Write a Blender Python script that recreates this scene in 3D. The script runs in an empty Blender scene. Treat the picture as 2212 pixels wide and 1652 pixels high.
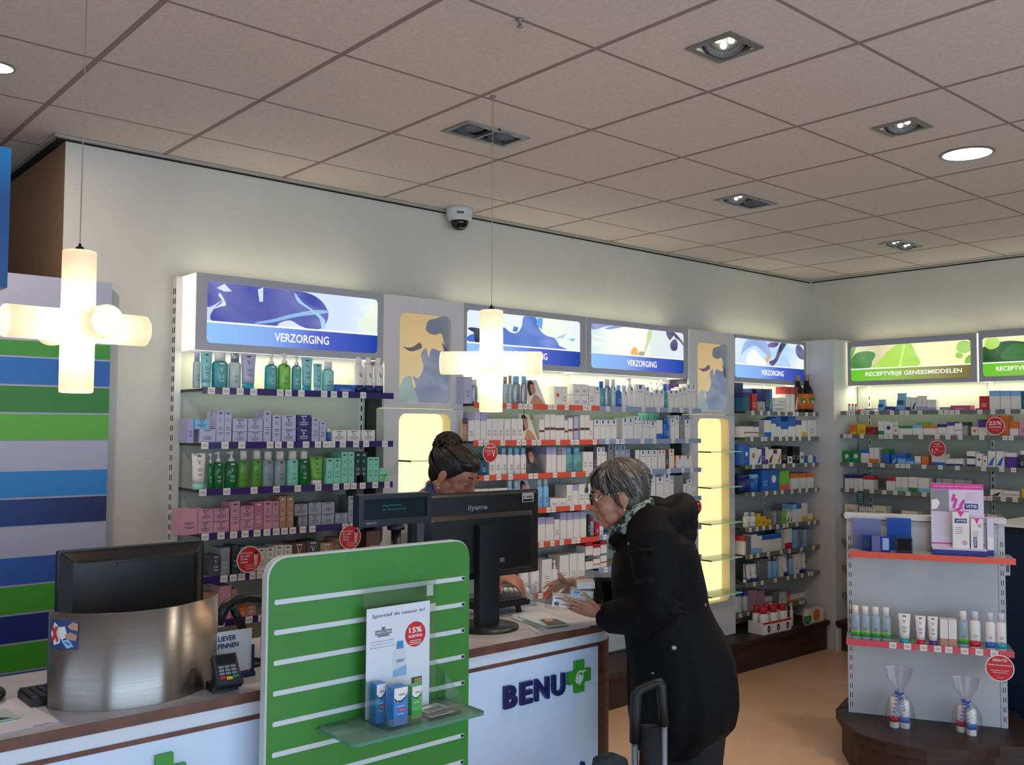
import bpy, bmesh, math, random
from mathutils import Vector, Matrix
random.seed(7)
D = bpy.data
C = bpy.context.scene.collection
SC = bpy.context.scene
PI = math.pi
# ------------------------------------------------------------------ camera
FPX, YAW, PITCH, ROLL, EYE = 2033.76, 0.718746, 0.047454, 0.0050916, 1.70
def _basis():
    cy, sy, cp, sp, cr, sr = math.cos(YAW), math.sin(YAW), math.cos(PITCH), math.sin(PITCH), math.cos(ROLL), math.sin(ROLL)
    f = Vector((sy*cp, cy*cp, sp)); r = Vector((cy, -sy, 0)); u = r.cross(f)
    return cr*r+sr*u, -sr*r+cr*u, f
CR, CU, CF = _basis()
cam = D.cameras.new('camera'); co = D.objects.new('camera', cam); C.objects.link(co)
cam.sensor_width = 36; cam.lens = FPX*36/2212; cam.clip_start = .05; cam.clip_end = 60
M = Matrix.Identity(4)
for i, v in enumerate((CR, CU, -CF)):
    for k in range(3): M[k][i] = v[k]
M[2][3] = EYE; co.matrix_world = M; SC.camera = co
# ------------------------------------------------------------------ light of the place
SC.view_settings.view_transform = 'Standard'; SC.view_settings.look = 'None'
SC.view_settings.gamma = 1; SC.view_settings.use_curve_mapping = False
SC.view_settings.exposure = 0.35
w = D.worlds.new('overcast sky'); SC.world = w; w.use_nodes = True
w.node_tree.nodes['Background'].inputs[0].default_value = (.62, .78, 1, 1)
w.node_tree.nodes['Background'].inputs[1].default_value = .55
def area(name, loc, size, energy, color, direction, spread=PI):
    l = D.lights.new(name, 'AREA'); l.shape = 'RECTANGLE'; l.size, l.size_y = size; l.energy = energy; l.color = color; l.spread = spread
    o = D.objects.new(name, l); C.objects.link(o); o.location = loc
    o.rotation_euler = Vector(direction).to_track_quat('-Z', 'Y').to_euler(); return o
# daylight through the shop windows behind and to the left of the camera
area('daylight_shop_window', (1.4, -2.9, 1.25), (6.5, 2.1), 112, (.58, .79, 1), (0.08, 1, .0))
area('daylight_side_window', (-3.3, .4, 1.5), (4.5, 2.3), 20, (.70, .83, 1), (1, .1, .0))

# ------------------------------------------------------------------ pixel rays on real planes
def ray(x, y): return CR*((x-1106)/FPX) + CU*(-(y-826)/FPX) + CF
EV = Vector((0, 0, EYE))
def hz(x, y, z): d = ray(x, y); return EV + d*((z-EYE)/d.z)
def hy(x, y, Y): d = ray(x, y); return EV + d*(Y/d.y)
def hx(x, y, X): d = ray(x, y); return EV + d*(X/d.x)
def PP(x, y, dep): return EV + ray(x, y)*dep
class Wall:
    """vertical plane: origin, angle of its left-to-right axis; u runs right, v into it"""
    def __init__(s, ox, oy, ang): s.o = Vector((ox, oy)); s.a = ang; s.u = Vector((math.cos(ang), math.sin(ang))); s.v = Vector((-math.sin(ang), math.cos(ang)))
    def hit(s, x, y, off=0.0):
        d = ray(x, y); d2 = Vector((d.x, d.y)); t = (s.o.dot(s.v)+off)/d2.dot(s.v)
        p = EV + d*t; return (Vector((p.x, p.y))-s.o).dot(s.u), p.z
    def pt(s, u, off, z): p = s.o+s.u*u+s.v*off; return Vector((p.x, p.y, z))

# ------------------------------------------------------------------ materials
def lin(h):
    if isinstance(h, str):
        h = h.lstrip('#'); h = tuple(int(h[i:i+2], 16)/255 for i in (0, 2, 4))
    return tuple(c/12.92 if c <= .04045 else ((c+.055)/1.055)**2.4 for c in h)
_mats = {}
def mat(name, hexc, rough=.5, metal=0, spec=.5, emis=0, ecol=None, coat=0, alpha=1):
    if name in _mats: return _mats[name]
    m = D.materials.new(name); m.use_nodes = True; b = m.node_tree.nodes['Principled BSDF']
    c = lin(hexc); b.inputs['Base Color'].default_value = (*c, 1); b.inputs['Roughness'].default_value = rough
    b.inputs['Metallic'].default_value = metal; b.inputs['Specular IOR Level'].default_value = spec
    if emis: b.inputs['Emission Color'].default_value = (*(lin(ecol) if ecol else c), 1); b.inputs['Emission Strength'].default_value = emis
    b.inputs['Coat Weight'].default_value = coat; b.inputs['Alpha'].default_value = alpha
    _mats[name] = m; return m
def nodes(m): return m.node_tree.nodes, m.node_tree.links, m.node_tree.nodes['Principled BSDF']
def noisy(name, h1, h2, scale=(8, 8, 8), rough=.5, bump=0, detail=3, metal=0, lo=.35, hi=.65, bscale=None, spec=.5):
    m = mat(name, h1, rough, metal, spec); n, l, b = nodes(m)
    tc = n.new('ShaderNodeTexCoord'); mp = n.new('ShaderNodeMapping'); mp.inputs['Scale'].default_value = scale
    nz = n.new('ShaderNodeTexNoise'); nz.inputs['Scale'].default_value = 1; nz.inputs['Detail'].default_value = detail
    rp = n.new('ShaderNodeValToRGB'); rp.color_ramp.elements[0].position = lo; rp.color_ramp.elements[1].position = hi
    rp.color_ramp.elements[0].color = (*lin(h1), 1); rp.color_ramp.elements[1].color = (*lin(h2), 1)
    l.new(tc.outputs['Object'], mp.inputs[0]); l.new(mp.outputs[0], nz.inputs[0]); l.new(nz.outputs[0], rp.inputs[0]); l.new(rp.outputs[0], b.inputs['Base Color'])
    if bump:
        bp = n.new('ShaderNodeBump'); bp.inputs['Strength'].default_value = bump; bp.inputs['Distance'].default_value = .01
        l.new(nz.outputs[0], bp.inputs['Height']); l.new(bp.outputs[0], b.inputs['Normal'])
    return m
def glassy(name, hexc, opac=.25, rough=.05, clear=False):
    if name in _mats: return _mats[name]
    m = D.materials.new(name); m.use_nodes = True; n, l = m.node_tree.nodes, m.node_tree.links; n.clear()
    out = n.new('ShaderNodeOutputMaterial'); tr = n.new('ShaderNodeBsdfTransparent'); pb = n.new('ShaderNodeBsdfPrincipled'); mx = n.new('ShaderNodeMixShader')
    c = lin(hexc); tr.inputs[0].default_value = (*[.5+.5*x for x in c], 1); pb.inputs['Base Color'].default_value = (*c, 1); pb.inputs['Roughness'].default_value = rough
    if clear: n.remove(pb); pb = n.new('ShaderNodeBsdfGlossy'); pb.inputs['Color'].default_value = (.9, .92, .95, 1); pb.inputs['Roughness'].default_value = rough
    fr = n.new('ShaderNodeFresnel'); fr.inputs[0].default_value = 1.45
    if clear: lw = n.new('ShaderNodeLayerWeight'); lw.inputs[0].default_value = .2; fr = n.new('ShaderNodeMath'); fr.operation = 'POWER'; fr.inputs[1].default_value = 4; l.new(lw.outputs['Facing'], fr.inputs[0])
    ad = n.new('ShaderNodeMath'); ad.operation = 'ADD'; ad.use_clamp = True; ad.inputs[1].default_value = opac
    l.new(fr.outputs[0], ad.inputs[0]); l.new(ad.outputs[0], mx.inputs[0]); l.new(tr.outputs[0], mx.inputs[1]); l.new(pb.outputs[0], mx.inputs[2]); l.new(mx.outputs[0], out.inputs[0])
    _mats[name] = m; return m
def emit(name, hexc, strength):
    if name in _mats: return _mats[name]
    m = D.materials.new(name); m.use_nodes = True; n, l = m.node_tree.nodes, m.node_tree.links; n.clear()
    out = n.new('ShaderNodeOutputMaterial'); e = n.new('ShaderNodeEmission'); e.inputs[0].default_value = (*lin(hexc), 1); e.inputs[1].default_value = strength
    l.new(e.outputs[0], out.inputs[0]); _mats[name] = m; return m
def emit_cloud(name, hexc, strength):
    if name in _mats: return _mats[name]
    c = lin(hexc); hi = tuple(x+(1-x)*.16 for x in c); lo = tuple(x*.90 for x in c)
    m = D.materials.new(name); m.use_nodes = True; n, l = m.node_tree.nodes, m.node_tree.links; n.clear()
    out = n.new('ShaderNodeOutputMaterial'); e = n.new('ShaderNodeEmission'); e.inputs[1].default_value = strength
    tc = n.new('ShaderNodeTexCoord'); mp = n.new('ShaderNodeMapping'); mp.inputs['Scale'].default_value = (4, 4, 6); nz = n.new('ShaderNodeTexNoise'); nz.inputs['Scale'].default_value = 1; nz.inputs['Detail'].default_value = 2; nz.inputs['Distortion'].default_value = .6
    rp = n.new('ShaderNodeValToRGB'); rp.color_ramp.elements[0].position = .32; rp.color_ramp.elements[0].color = (*lo, 1); rp.color_ramp.elements[1].position = .75; rp.color_ramp.elements[1].color = (*hi, 1)
    l.new(tc.outputs['Object'], mp.inputs[0]); l.new(mp.outputs[0], nz.inputs[0]); l.new(nz.outputs[0], rp.inputs[0]); l.new(rp.outputs[0], e.inputs[0]); l.new(e.outputs[0], out.inputs[0])
    _mats[name] = m; return m
def emit_grad(name, stops, strength, axis=0, noise=0.0, nscale=3):
    """back-lit print: colour ramp over the panel's own generated coordinate"""
    if name in _mats: return _mats[name]
    m = D.materials.new(name); m.use_nodes = True; n, l = m.node_tree.nodes, m.node_tree.links; n.clear()
    out = n.new('ShaderNodeOutputMaterial'); e = n.new('ShaderNodeEmission'); e.inputs[1].default_value = strength
    tc = n.new('ShaderNodeTexCoord'); sp = n.new('ShaderNodeSeparateXYZ'); rp = n.new('ShaderNodeValToRGB')
    el = rp.color_ramp.elements
    while len(el) < len(stops): el.new(.5)
    for k, (p, c) in enumerate(stops): el[k].position = p; el[k].color = (*lin(c), 1)
    l.new(tc.outputs['Generated'], sp.inputs[0])
    src = sp.outputs[axis]
    if noise:
        nz = n.new('ShaderNodeTexNoise'); nz.inputs['Scale'].default_value = nscale; nz.inputs['Detail'].default_value = 4
        l.new(tc.outputs['Generated'], nz.inputs[0])
        ma = n.new('ShaderNodeMath'); ma.operation = 'MULTIPLY_ADD'; ma.inputs[1].default_value = noise; l.new(nz.outputs[0], ma.inputs[0]); l.new(src, ma.inputs[2])
        mb_ = n.new('ShaderNodeMath'); mb_.operation = 'SUBTRACT'; mb_.inputs[1].default_value = noise/2; l.new(ma.outputs[0], mb_.inputs[0]); src = mb_.outputs[0]
    l.new(src, rp.inputs[0]); l.new(rp.outputs[0], e.inputs[0]); l.new(e.outputs[0], out.inputs[0])
    _mats[name] = m; return m
COL = dict(white='e9e4df', cream='e6dcc6', lilac='bdbbd8', lavender='a9a8cf', navy='1d2f6c', teal='2aa3b5', aqua='8fcfd2', mint='8fdcc0', green='1f8a45', lime='7cc44a',
    darkgreen='12403c', pink='d49aae', rose='c77f95', magenta='d8508a', silver='a9adb5', brown='6b4a3c', tan='b98d72', grey='9aa0a8', darkgrey='4c4f57', blue='2767c0',
    lightblue='86bbe6', red='c9252f', orange='e2762e', yellow='e8b92a', purple='55348f', black='16161a', coral='e9604f', maroon='7c1f2c', clear='b9cdd6', ink='3a3c48', petrol='136079')
def pm(c): return mat('pack_'+c, COL[c], .42, .75 if c == 'silver' else 0)
M_white = mat('white_lacquer', 'd6d4d2', .45); M_black = mat('black_plastic', '101114', .42); M_dark = mat('dark_grey_board', '3a3a3c', .6)
M_wall = noisy('white_wall_paint', 'c6c4bc', 'cbc9c1', (3, 3, 3), .85)
M_steel = mat('brushed_frame_steel', '8d8b88', .4, .6)
M_wood = noisy('walnut_laminate', '4a2a20', '6b4232', (1.2, 1.2, 40), .45, 0, 4)
M_woodh = noisy('walnut_edge_band', '5a372a', '74493a', (14, 40, 14), .45, 0, 3)
M_plinth = noisy('dark_brown_plinth', '2e1d19', '3d2822', (3, 3, 30), .5)
M_tag = mat('price_card', 'e9e6df', .6); M_ink = mat('print_ink', '5a5c66', .7)
M_slot = mat('slot_shadow_black', '121212', .9)
M_glass = glassy('clear_acrylic', 'e2ecea', .10, .12, True); M_gshelf = glassy('green_shelf_glass', 'a9cdbd', .22); M_gedge = mat('glass_edge_green', '4f8f7c', .15, emis=0)

# ------------------------------------------------------------------ mesh builder
_txt = {}
def text_mesh(s, bold=.0):
    k = (s, bold)
    if k not in _txt:
        cu = D.curves.new('t', 'FONT'); cu.body = s; cu.resolution_u = 3; cu.offset = bold; cu.fill_mode = 'FRONT'; cu.dimensions = '2D'
        ob = D.objects.new('t', cu); C.objects.link(ob); dg = bpy.context.evaluated_depsgraph_get()
        me = D.meshes.new_from_object(ob.evaluated_get(dg))
        v = [(p.co.x, p.co.y) for p in me.vertices]; f = [tuple(p.vertices) for p in me.polygons]
        D.objects.remove(ob); D.curves.remove(cu); D.meshes.remove(me)
        x0 = min(a for a, b in v); x1 = max(a for a, b in v); y0 = min(b for a, b in v); y1 = max(b for a, b in v)
        _txt[k] = ([(a-x0, b-y0) for a, b in v], f, x1-x0, y1-y0)
    return _txt[k]
class MB:
    def __init__(s): s.v = []; s.f = []; s.m = []; s.sm = []; s.mats = []
    def mi(s, m):
        if m not in s.mats: s.mats.append(m)
        return s.mats.index(m)
    def face(s, idx, m, smooth=False): s.f.append(tuple(idx)); s.m.append(s.mi(m)); s.sm.append(smooth)
    def box(s, x0, x1, y0, y1, z0, z1, m, skip=''):
        b = len(s.v); s.v += [(x, y, z) for z in (z0, z1) for y in (y0, y1) for x in (x0, x1)]
        for n, q in (('b', (0, 2, 3, 1)), ('t', (4, 5, 7, 6)), ('f', (0, 1, 5, 4)), ('k', (2, 6, 7, 3)), ('l', (0, 4, 6, 2)), ('r', (1, 3, 7, 5))):
            if n not in skip: s.face([b+i for i in q], m)
    def poly(s, pts, m, smooth=False): b = len(s.v); s.v += [tuple(p) for p in pts]; s.face(range(b, b+len(pts)), m, smooth)
    def prism(s, pts, y0, y1, m, m2=None):
        """polygon in xz (counter-clockwise seen from -y) between y0 (front) and y1"""
        n = len(pts); b = len(s.v); s.v += [(x, y0, z) for x, z in pts]+[(x, y1, z) for x, z in pts]
        s.face(range(b, b+n), m); s.face(range(b+2*n-1, b+n-1, -1), m)
        for i in range(n): j = (i+1) % n; s.face((b+j, b+i, b+n+i, b+n+j), m2 or m)
    def slab(s, pts, z0, z1, m, m2=None):
        n = len(pts); b = len(s.v); s.v += [(x, y, z0) for x, y in pts]+[(x, y, z1) for x, y in pts]
        s.face(range(b+n-1, b-1, -1), m2 or m); s.face(range(b+n, b+2*n), m)
        for i in range(n): j = (i+1) % n; s.face((b+i, b+j, b+n+j, b+n+i), m2 or m)
    def rings(s, rs, m, caps=True, smooth=True, ms=None):
        """rs: list of rings (lists of points, equal count)"""
        n = len(rs[0]); b = len(s.v)
        for r in rs: s.v += [tuple(p) for p in r]
        for k in range(len(rs)-1):
            for i in range(n):
                j = (i+1) % n; s.face((b+k*n+i, b+k*n+j, b+(k+1)*n+j, b+(k+1)*n+i), ms[k] if ms else m, smooth)
        if caps: s.face(range(b+n-1, b-1, -1), ms[0] if ms else m); s.face(range(b+(len(rs)-1)*n, b+len(rs)*n), ms[-1] if ms else m)
    def lathe(s, prof, m, cx=0, cy=0, seg=14, sx=1, sy=1, ms=None, smooth=True):
        s.rings([[(cx+sx*r*math.cos(2*PI*i/seg), cy+sy*r*math.sin(2*PI*i/seg), z) for i in range(seg)] for r, z in prof], m, True, smooth, ms)
    def tube(s, pts, r, m, seg=8, caps=True):
        pts = [Vector(p) for p in pts]; rs = r if isinstance(r, (list, tuple)) else [r]*len(pts); out = []; up = None
        for i, p in enumerate(pts):
            t = (pts[min(i+1, len(pts)-1)]-pts[max(i-1, 0)]).normalized()
            if up is None: up = t.orthogonal().normalized()
            a = (up-t*up.dot(t)).normalized(); up = a; bb = t.cross(a)
            out.append([p+(a*math.cos(2*PI*k/seg)+bb*math.sin(2*PI*k/seg))*rs[i] for k in range(seg)])
        s.rings(out, m, caps)
    def blob(s, c, rx, ry, rz, m, Mx=None, seg=16, lat=10):
        rs = []
        for i in range(1, lat):
            ph = -PI/2+PI*i/lat; ring = []
            for k in range(seg):
                th = 2*PI*k/seg; p = Vector((c[0]+rx*math.cos(ph)*math.cos(th), c[1]+ry*math.cos(ph)*math.sin(th), c[2]+rz*math.sin(ph)))
                ring.append(Mx @ p if Mx else p)
            rs.append(ring)
        s.rings(rs, m)
    def loft(s, secs, m, seg=20, mod=None):
        """secs: (centre, a-vector, b-vector); rounded ends added"""
        secs = [(Vector(c), Vector(a), Vector(b)) for c, a, b in secs]; out = []
        def ring(c, a, b, k, q=0): return [c+a*math.cos(2*PI*i/seg)*(1+(mod(i/seg, q) if mod else 0))+b*math.sin(2*PI*i/seg)*(1+(mod(i/seg, q) if mod else 0)) for i in range(seg)]
        c0, a0, b0 = secs[0]; t0 = (secs[0][0]-secs[1][0]).normalized(); r0 = min(a0.length, b0.length)*.6
        c1, a1, b1 = secs[-1]; t1 = (secs[-1][0]-secs[-2][0]).normalized(); r1 = min(a1.length, b1.length)*.6
        for e in (.95, .7, .35): out.append(ring(c0+t0*r0*e, a0*math.sqrt(1-e*e), b0*math.sqrt(1-e*e), 0))
        for q, (c, a, b) in enumerate(secs): out.append(ring(c, a, b, 0, q/(len(secs)-1)))
        for e in (.35, .7, .95): out.append(ring(c1+t1*r1*e, a1*math.sqrt(1-e*e), b1*math.sqrt(1-e*e), 0, 1))
        s.rings(out, m)
    def text(s, st, x, z, h, y, m, w=None, bold=.0, centre=True, fn=None, ext=0):
        """flat print in the xz plane facing -y, cap height h (or width w)"""
        v, f, tw, th = text_mesh(st, bold); k = h/th; kx = (w/tw) if w else k
        ox = x-(tw*kx/2 if centre else 0); b = len(s.v)
        P = [(ox+a*kx, y, z+c*k) for a, c in v]
        s.v += [tuple(fn(*p)) if fn else p for p in P]
        for q in f: s.face([b+i for i in q], m)
        if ext:
            b2 = len(s.v); P2 = [(p[0], p[1]+ext, p[2]) for p in P]; s.v += [tuple(fn(*p)) if fn else p for p in P2]
            from collections import Counter
            ec = Counter()
            for q in f:
                for i in range(len(q)): e = (q[i], q[(i+1) % len(q)]); ec[tuple(sorted(e))] += 1
            for q in f:
                for i in range(len(q)):
                    e = (q[i], q[(i+1) % len(q)])
                    if ec[tuple(sorted(e))] == 1: s.face((b+e[1], b+e[0], b2+e[0], b2+e[1]), m)
    def build(s, name, parent=None, loc=None, rotz=0, fix=False):
        me = D.meshes.new(name); me.from_pydata(s.v, [], s.f)
        for mt in s.mats: me.materials.append(mt)
        me.polygons.foreach_set('material_index', s.m); me.polygons.foreach_set('use_smooth', s.sm)
        if fix:
            bm = bmesh.new(); bm.from_mesh(me); bmesh.ops.recalc_face_normals(bm, faces=bm.faces); bm.to_mesh(me); bm.free()
        me.update(); o = D.objects.new(name, me); C.objects.link(o)
        if parent: o.parent = parent
        if loc is not None: o.location = loc
        o.rotation_euler.z = rotz
        return o
def tag(o, label, cat, group=None, kind=None):
    o['label'] = label; o['category'] = cat
    if group: o['group'] = group
    if kind: o['kind'] = kind
    return o
def struct(o): o['kind'] = 'structure'; return o
def thing(name, label, cat, loc=(0, 0, 0), rotz=0, group=None):
    o = D.objects.new(name, None); C.objects.link(o); o.location = loc; o.rotation_euler.z = rotz; o.empty_display_size = .05
    return tag(o, label, cat, group)
def rrect(x0, x1, z0, z1, r, n=5):
    pts = []
    for cx, cz, a0 in ((x1-r, z0+r, -90), (x1-r, z1-r, 0), (x0+r, z1-r, 90), (x0+r, z0+r, 180)):
        for k in range(n+1):
            a = math.radians(a0+90*k/n); pts.append((cx+r*math.cos(a), cz+r*math.sin(a)))
    return pts
def holed(mb, x0, x1, z0, z1, ho, y0, y1, m, mrev=None):
    """rectangular plate with a rounded hole (list of pts), front at y0, thickness to y1"""
    n = len(ho); q = n//4; cs = [(x1, z0), (x1, z1), (x0, z1), (x0, z0)]
    outer = []
    for k in range(n): outer.append(cs[k//q])
    b = len(mb.v)
    mb.v += [(x, y0, z) for x, z in outer]+[(x, y0, z) for x, z in ho]+[(x, y1, z) for x, z in ho]+[(x, y1, z) for x, z in outer]
    for i in range(n):
        j = (i+1) % n
        if outer[i] == outer[j]: mb.face((b+i, b+n+j, b+n+i), m)
        else: mb.face((b+i, b+j, b+n+j, b+n+i), m)
        mb.face((b+n+i, b+n+j, b+2*n+j, b+2*n+i), mrev or m)
        if outer[i] != outer[j]: mb.face((b+i, b+3*n+i, b+3*n+j, b+j), m); mb.face((b+3*n+i, b+2*n+i, b+2*n+j, b+3*n+j), m)
        else: mb.face((b+3*n+i, b+2*n+i, b+2*n+j), m)
ORD = ['', 'first', 'second', 'third', 'fourth', 'fifth', 'sixth', 'seventh', 'eighth', 'ninth', 'tenth', 'eleventh', 'twelfth', 'thirteenth', 'fourteenth', 'fifteenth', 'sixteenth', 'seventeenth', 'eighteenth', 'nineteenth', 'twentieth']

# ================================================================== THE SHELL
XR, YB, HC = 7.10, 4.30, EYE+1.248
GX, GY = 1.012, 4.517          # ceiling grid origin
def rect_on_ceiling(pts):
    ps = [hz(x, y, HC) for x, y in pts]
    L, T, R, B = ps                                    # left, far, right, near corners in the picture
    xs = sorted(p.x for p in ps); ys = sorted(p.y for p in ps)
    return (xs[0]+xs[1])/2, (xs[2]+xs[3])/2, (ys[0]+ys[1])/2, (ys[2]+ys[3])/2
SPOTS = [('single', rect_on_ceiling([(1480, 102.3), (1580, 66.2), (1650.6, 100.6), (1551.7, 134)])),
         ('single', rect_on_ceiling([(1881, 275), (1974.6, 252.3), (2017, 272), (1925, 294)])),
         ('twin', rect_on_ceiling([(953.2, 282), (1009.7, 259), (1144, 298), (1086.5, 317)])),
         ('twin', rect_on_ceiling([(1540.3, 431.3), (1600, 417.8), (1680, 438.7), (1621.8, 450.9)])),
         ('twin', rect_on_ceiling([(1891.4, 525.8), (1945.8, 518.2), (1997.4, 532), (1947.6, 537.5)]))]
def ceiling_mat():
    m = noisy('mineral_ceiling_tile', 'cfc4bf', 'd8cdc8', (60, 60, 60), .95, .15, 5, lo=.3, hi=.6); n, l, b = nodes(m)
    tc = n.new('ShaderNodeTexCoord'); sp = n.new('ShaderNodeSeparateXYZ'); l.new(tc.outputs['Object'], sp.inputs[0])
    fac = None
    for ax, org, half in ((0, GX, .011), (1, GY, .007)):
        a = n.new('ShaderNodeMath'); a.operation = 'SUBTRACT'; a.inputs[1].default_value = org-60.0*.6*2; l.new(sp.outputs[ax], a.inputs[0])
        d = n.new('ShaderNodeMath'); d.operation = 'DIVIDE'; d.inputs[1].default_value = .6; l.new(a.outputs[0], d.inputs[0])
        f = n.new('ShaderNodeMath'); f.operation = 'FRACT'; l.new(d.outputs[0], f.inputs[0])
        s = n.new('ShaderNodeMath'); s.operation = 'SUBTRACT'; s.inputs[1].default_value = .5; l.new(f.outputs[0], s.inputs[0])
        q = n.new('ShaderNodeMath'); q.operation = 'ABSOLUTE'; l.new(s.outputs[0], q.inputs[0])
        g = n.new('ShaderNodeMath'); g.operation = 'GREATER_THAN'; g.inputs[1].default_value = .5-half/.6; l.new(q.outputs[0], g.inputs[0])
        if fac is None: fac = g
        else:
            mx = n.new('ShaderNodeMath'); mx.operation = 'MAXIMUM'; l.new(fac.outputs[0], mx.inputs[0]); l.new(g.outputs[0], mx.inputs[1]); fac = mx
    mix = n.new('ShaderNodeMix'); mix.data_type = 'RGBA'; l.new(fac.outputs[0], mix.inputs[0])
    src = b.inputs['Base Color'].links[0].from_socket; l.new(src, mix.inputs[6]); mix.inputs[7].default_value = (*lin('94847f'), 1); l.new(mix.outputs[2], b.inputs['Base Color'])
    return m
XL, YF, YN = -3.5, -3.1, 6.6
mb = MB(); xs = sorted({XL, XR}|{v for k, r in SPOTS for v in (r[0]+.012, r[1]-.012)}); ys = sorted({YF, YN}|{v for k, r in SPOTS for v in (r[2]+.012, r[3]-.012)})
cm = ceiling_mat()
for i in range(len(xs)-1):
    for j in range(len(ys)-1):
        cx, cy = (xs[i]+xs[i+1])/2, (ys[j]+ys[j+1])/2
        if any(r[0] < cx < r[1] and r[2] < cy < r[3] for k, r in SPOTS): continue
        mb.poly([(xs[i], ys[j], HC), (xs[i], ys[j+1], HC), (xs[i+1], ys[j+1], HC), (xs[i+1], ys[j], HC)], cm)
struct(mb.build('ceiling'))
mb = MB(); mb.box(XL, XR+.1, YF, YN, -.05, 0, noisy('beige_cast_floor', 'd6aa88', 'deb698', (2.5, 2.5, 2.5), .38, 0, 6)); struct(mb.build('floor'))
mb = MB(); mb.box(1.19, XR+.1, YB, YB+.12, 0, HC+.05, M_wall); struct(mb.build('wall_back'))
mb = MB(); mb.box(XR, XR+.1, YF, YB, 0, HC+.05, M_wall); struct(mb.build('wall_right'))
mb = MB(); mb.box(1.19, 1.31, YB+.12, YN, 0, HC-.02, noisy('taupe_wall_paint', '8c6a50', '927056', (3, 3, 3), .85)); mb.box(1.188, 1.19, YB, YB+.12, 0, HC-.02, noisy('taupe_wall_paint', '8c6a50', '927056')); struct(mb.build('wall_side'))
mb = MB(); mb.box(XL, 1.3, YN, YN+.1, 0, HC, M_wall); struct(mb.build('wall_rear'))
mb = MB(); mb.box(XL-.1, XL, YF, YN, 2.7, HC, M_wall); mb.box(XL-.1, XL, YF, YN, 0, .35, M_wall); mb.box(XL-.1, XL, 2.8, YN, .35, 2.7, M_wall); struct(mb.build('wall_left'))
mb = MB(); mb.box(XL, XR, YF-.1, YF, 2.7, HC, M_wall); mb.box(XL, XR, YF-.1, YF, 0, .3, M_wall); mb.box(4.8, XR, YF-.1, YF, .3, 2.7, M_wall); struct(mb.build('wall_front'))
mb = MB()
for x in (-3.5, -1.4, .7, 2.7, 4.75): mb.box(x, x+.06, YF-.06, YF, .3, 2.7, M_steel)
struct(mb.build('window_1'))
mb = MB()
for y in (-3.1, -1.2, .8, 2.74): mb.box(XL-.06, XL, y, y+.06, .35, 2.7, M_steel)
struct(mb.build('window_2'))
mb = MB(); mb.box(6.72, XR, 3.87, YB, 0, EYE+.70, M_white); mb.box(6.70, 6.79, 3.84, 3.87, 0, .17, M_white); struct(mb.build('wall_corner'))
mt = mat('ceiling_edge_trim', 'aaa49c', .6)
mb = MB(); mb.box(1.15, XR, YB-.022, YB, HC-.014, HC-.002, mt); mb.box(1.15, XR, YB-.003, YB, HC-.022, HC-.014, M_slot); struct(mb.build('trim_1'))
mb = MB(); mb.box(XR-.022, XR, YF, YB-.022, HC-.014, HC-.002, mt); mb.box(XR-.003, XR, YF, YB-.022, HC-.022, HC-.014, M_slot); struct(mb.build('trim_2'))
mb = MB(); mb.box(1.16, 1.19, YB, YN, HC-.022, HC, M_slot); mb.box(1.14, 1.16, YB-.02, YN, HC-.012, HC-.002, mt); struct(mb.build('trim_3'))

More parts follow.
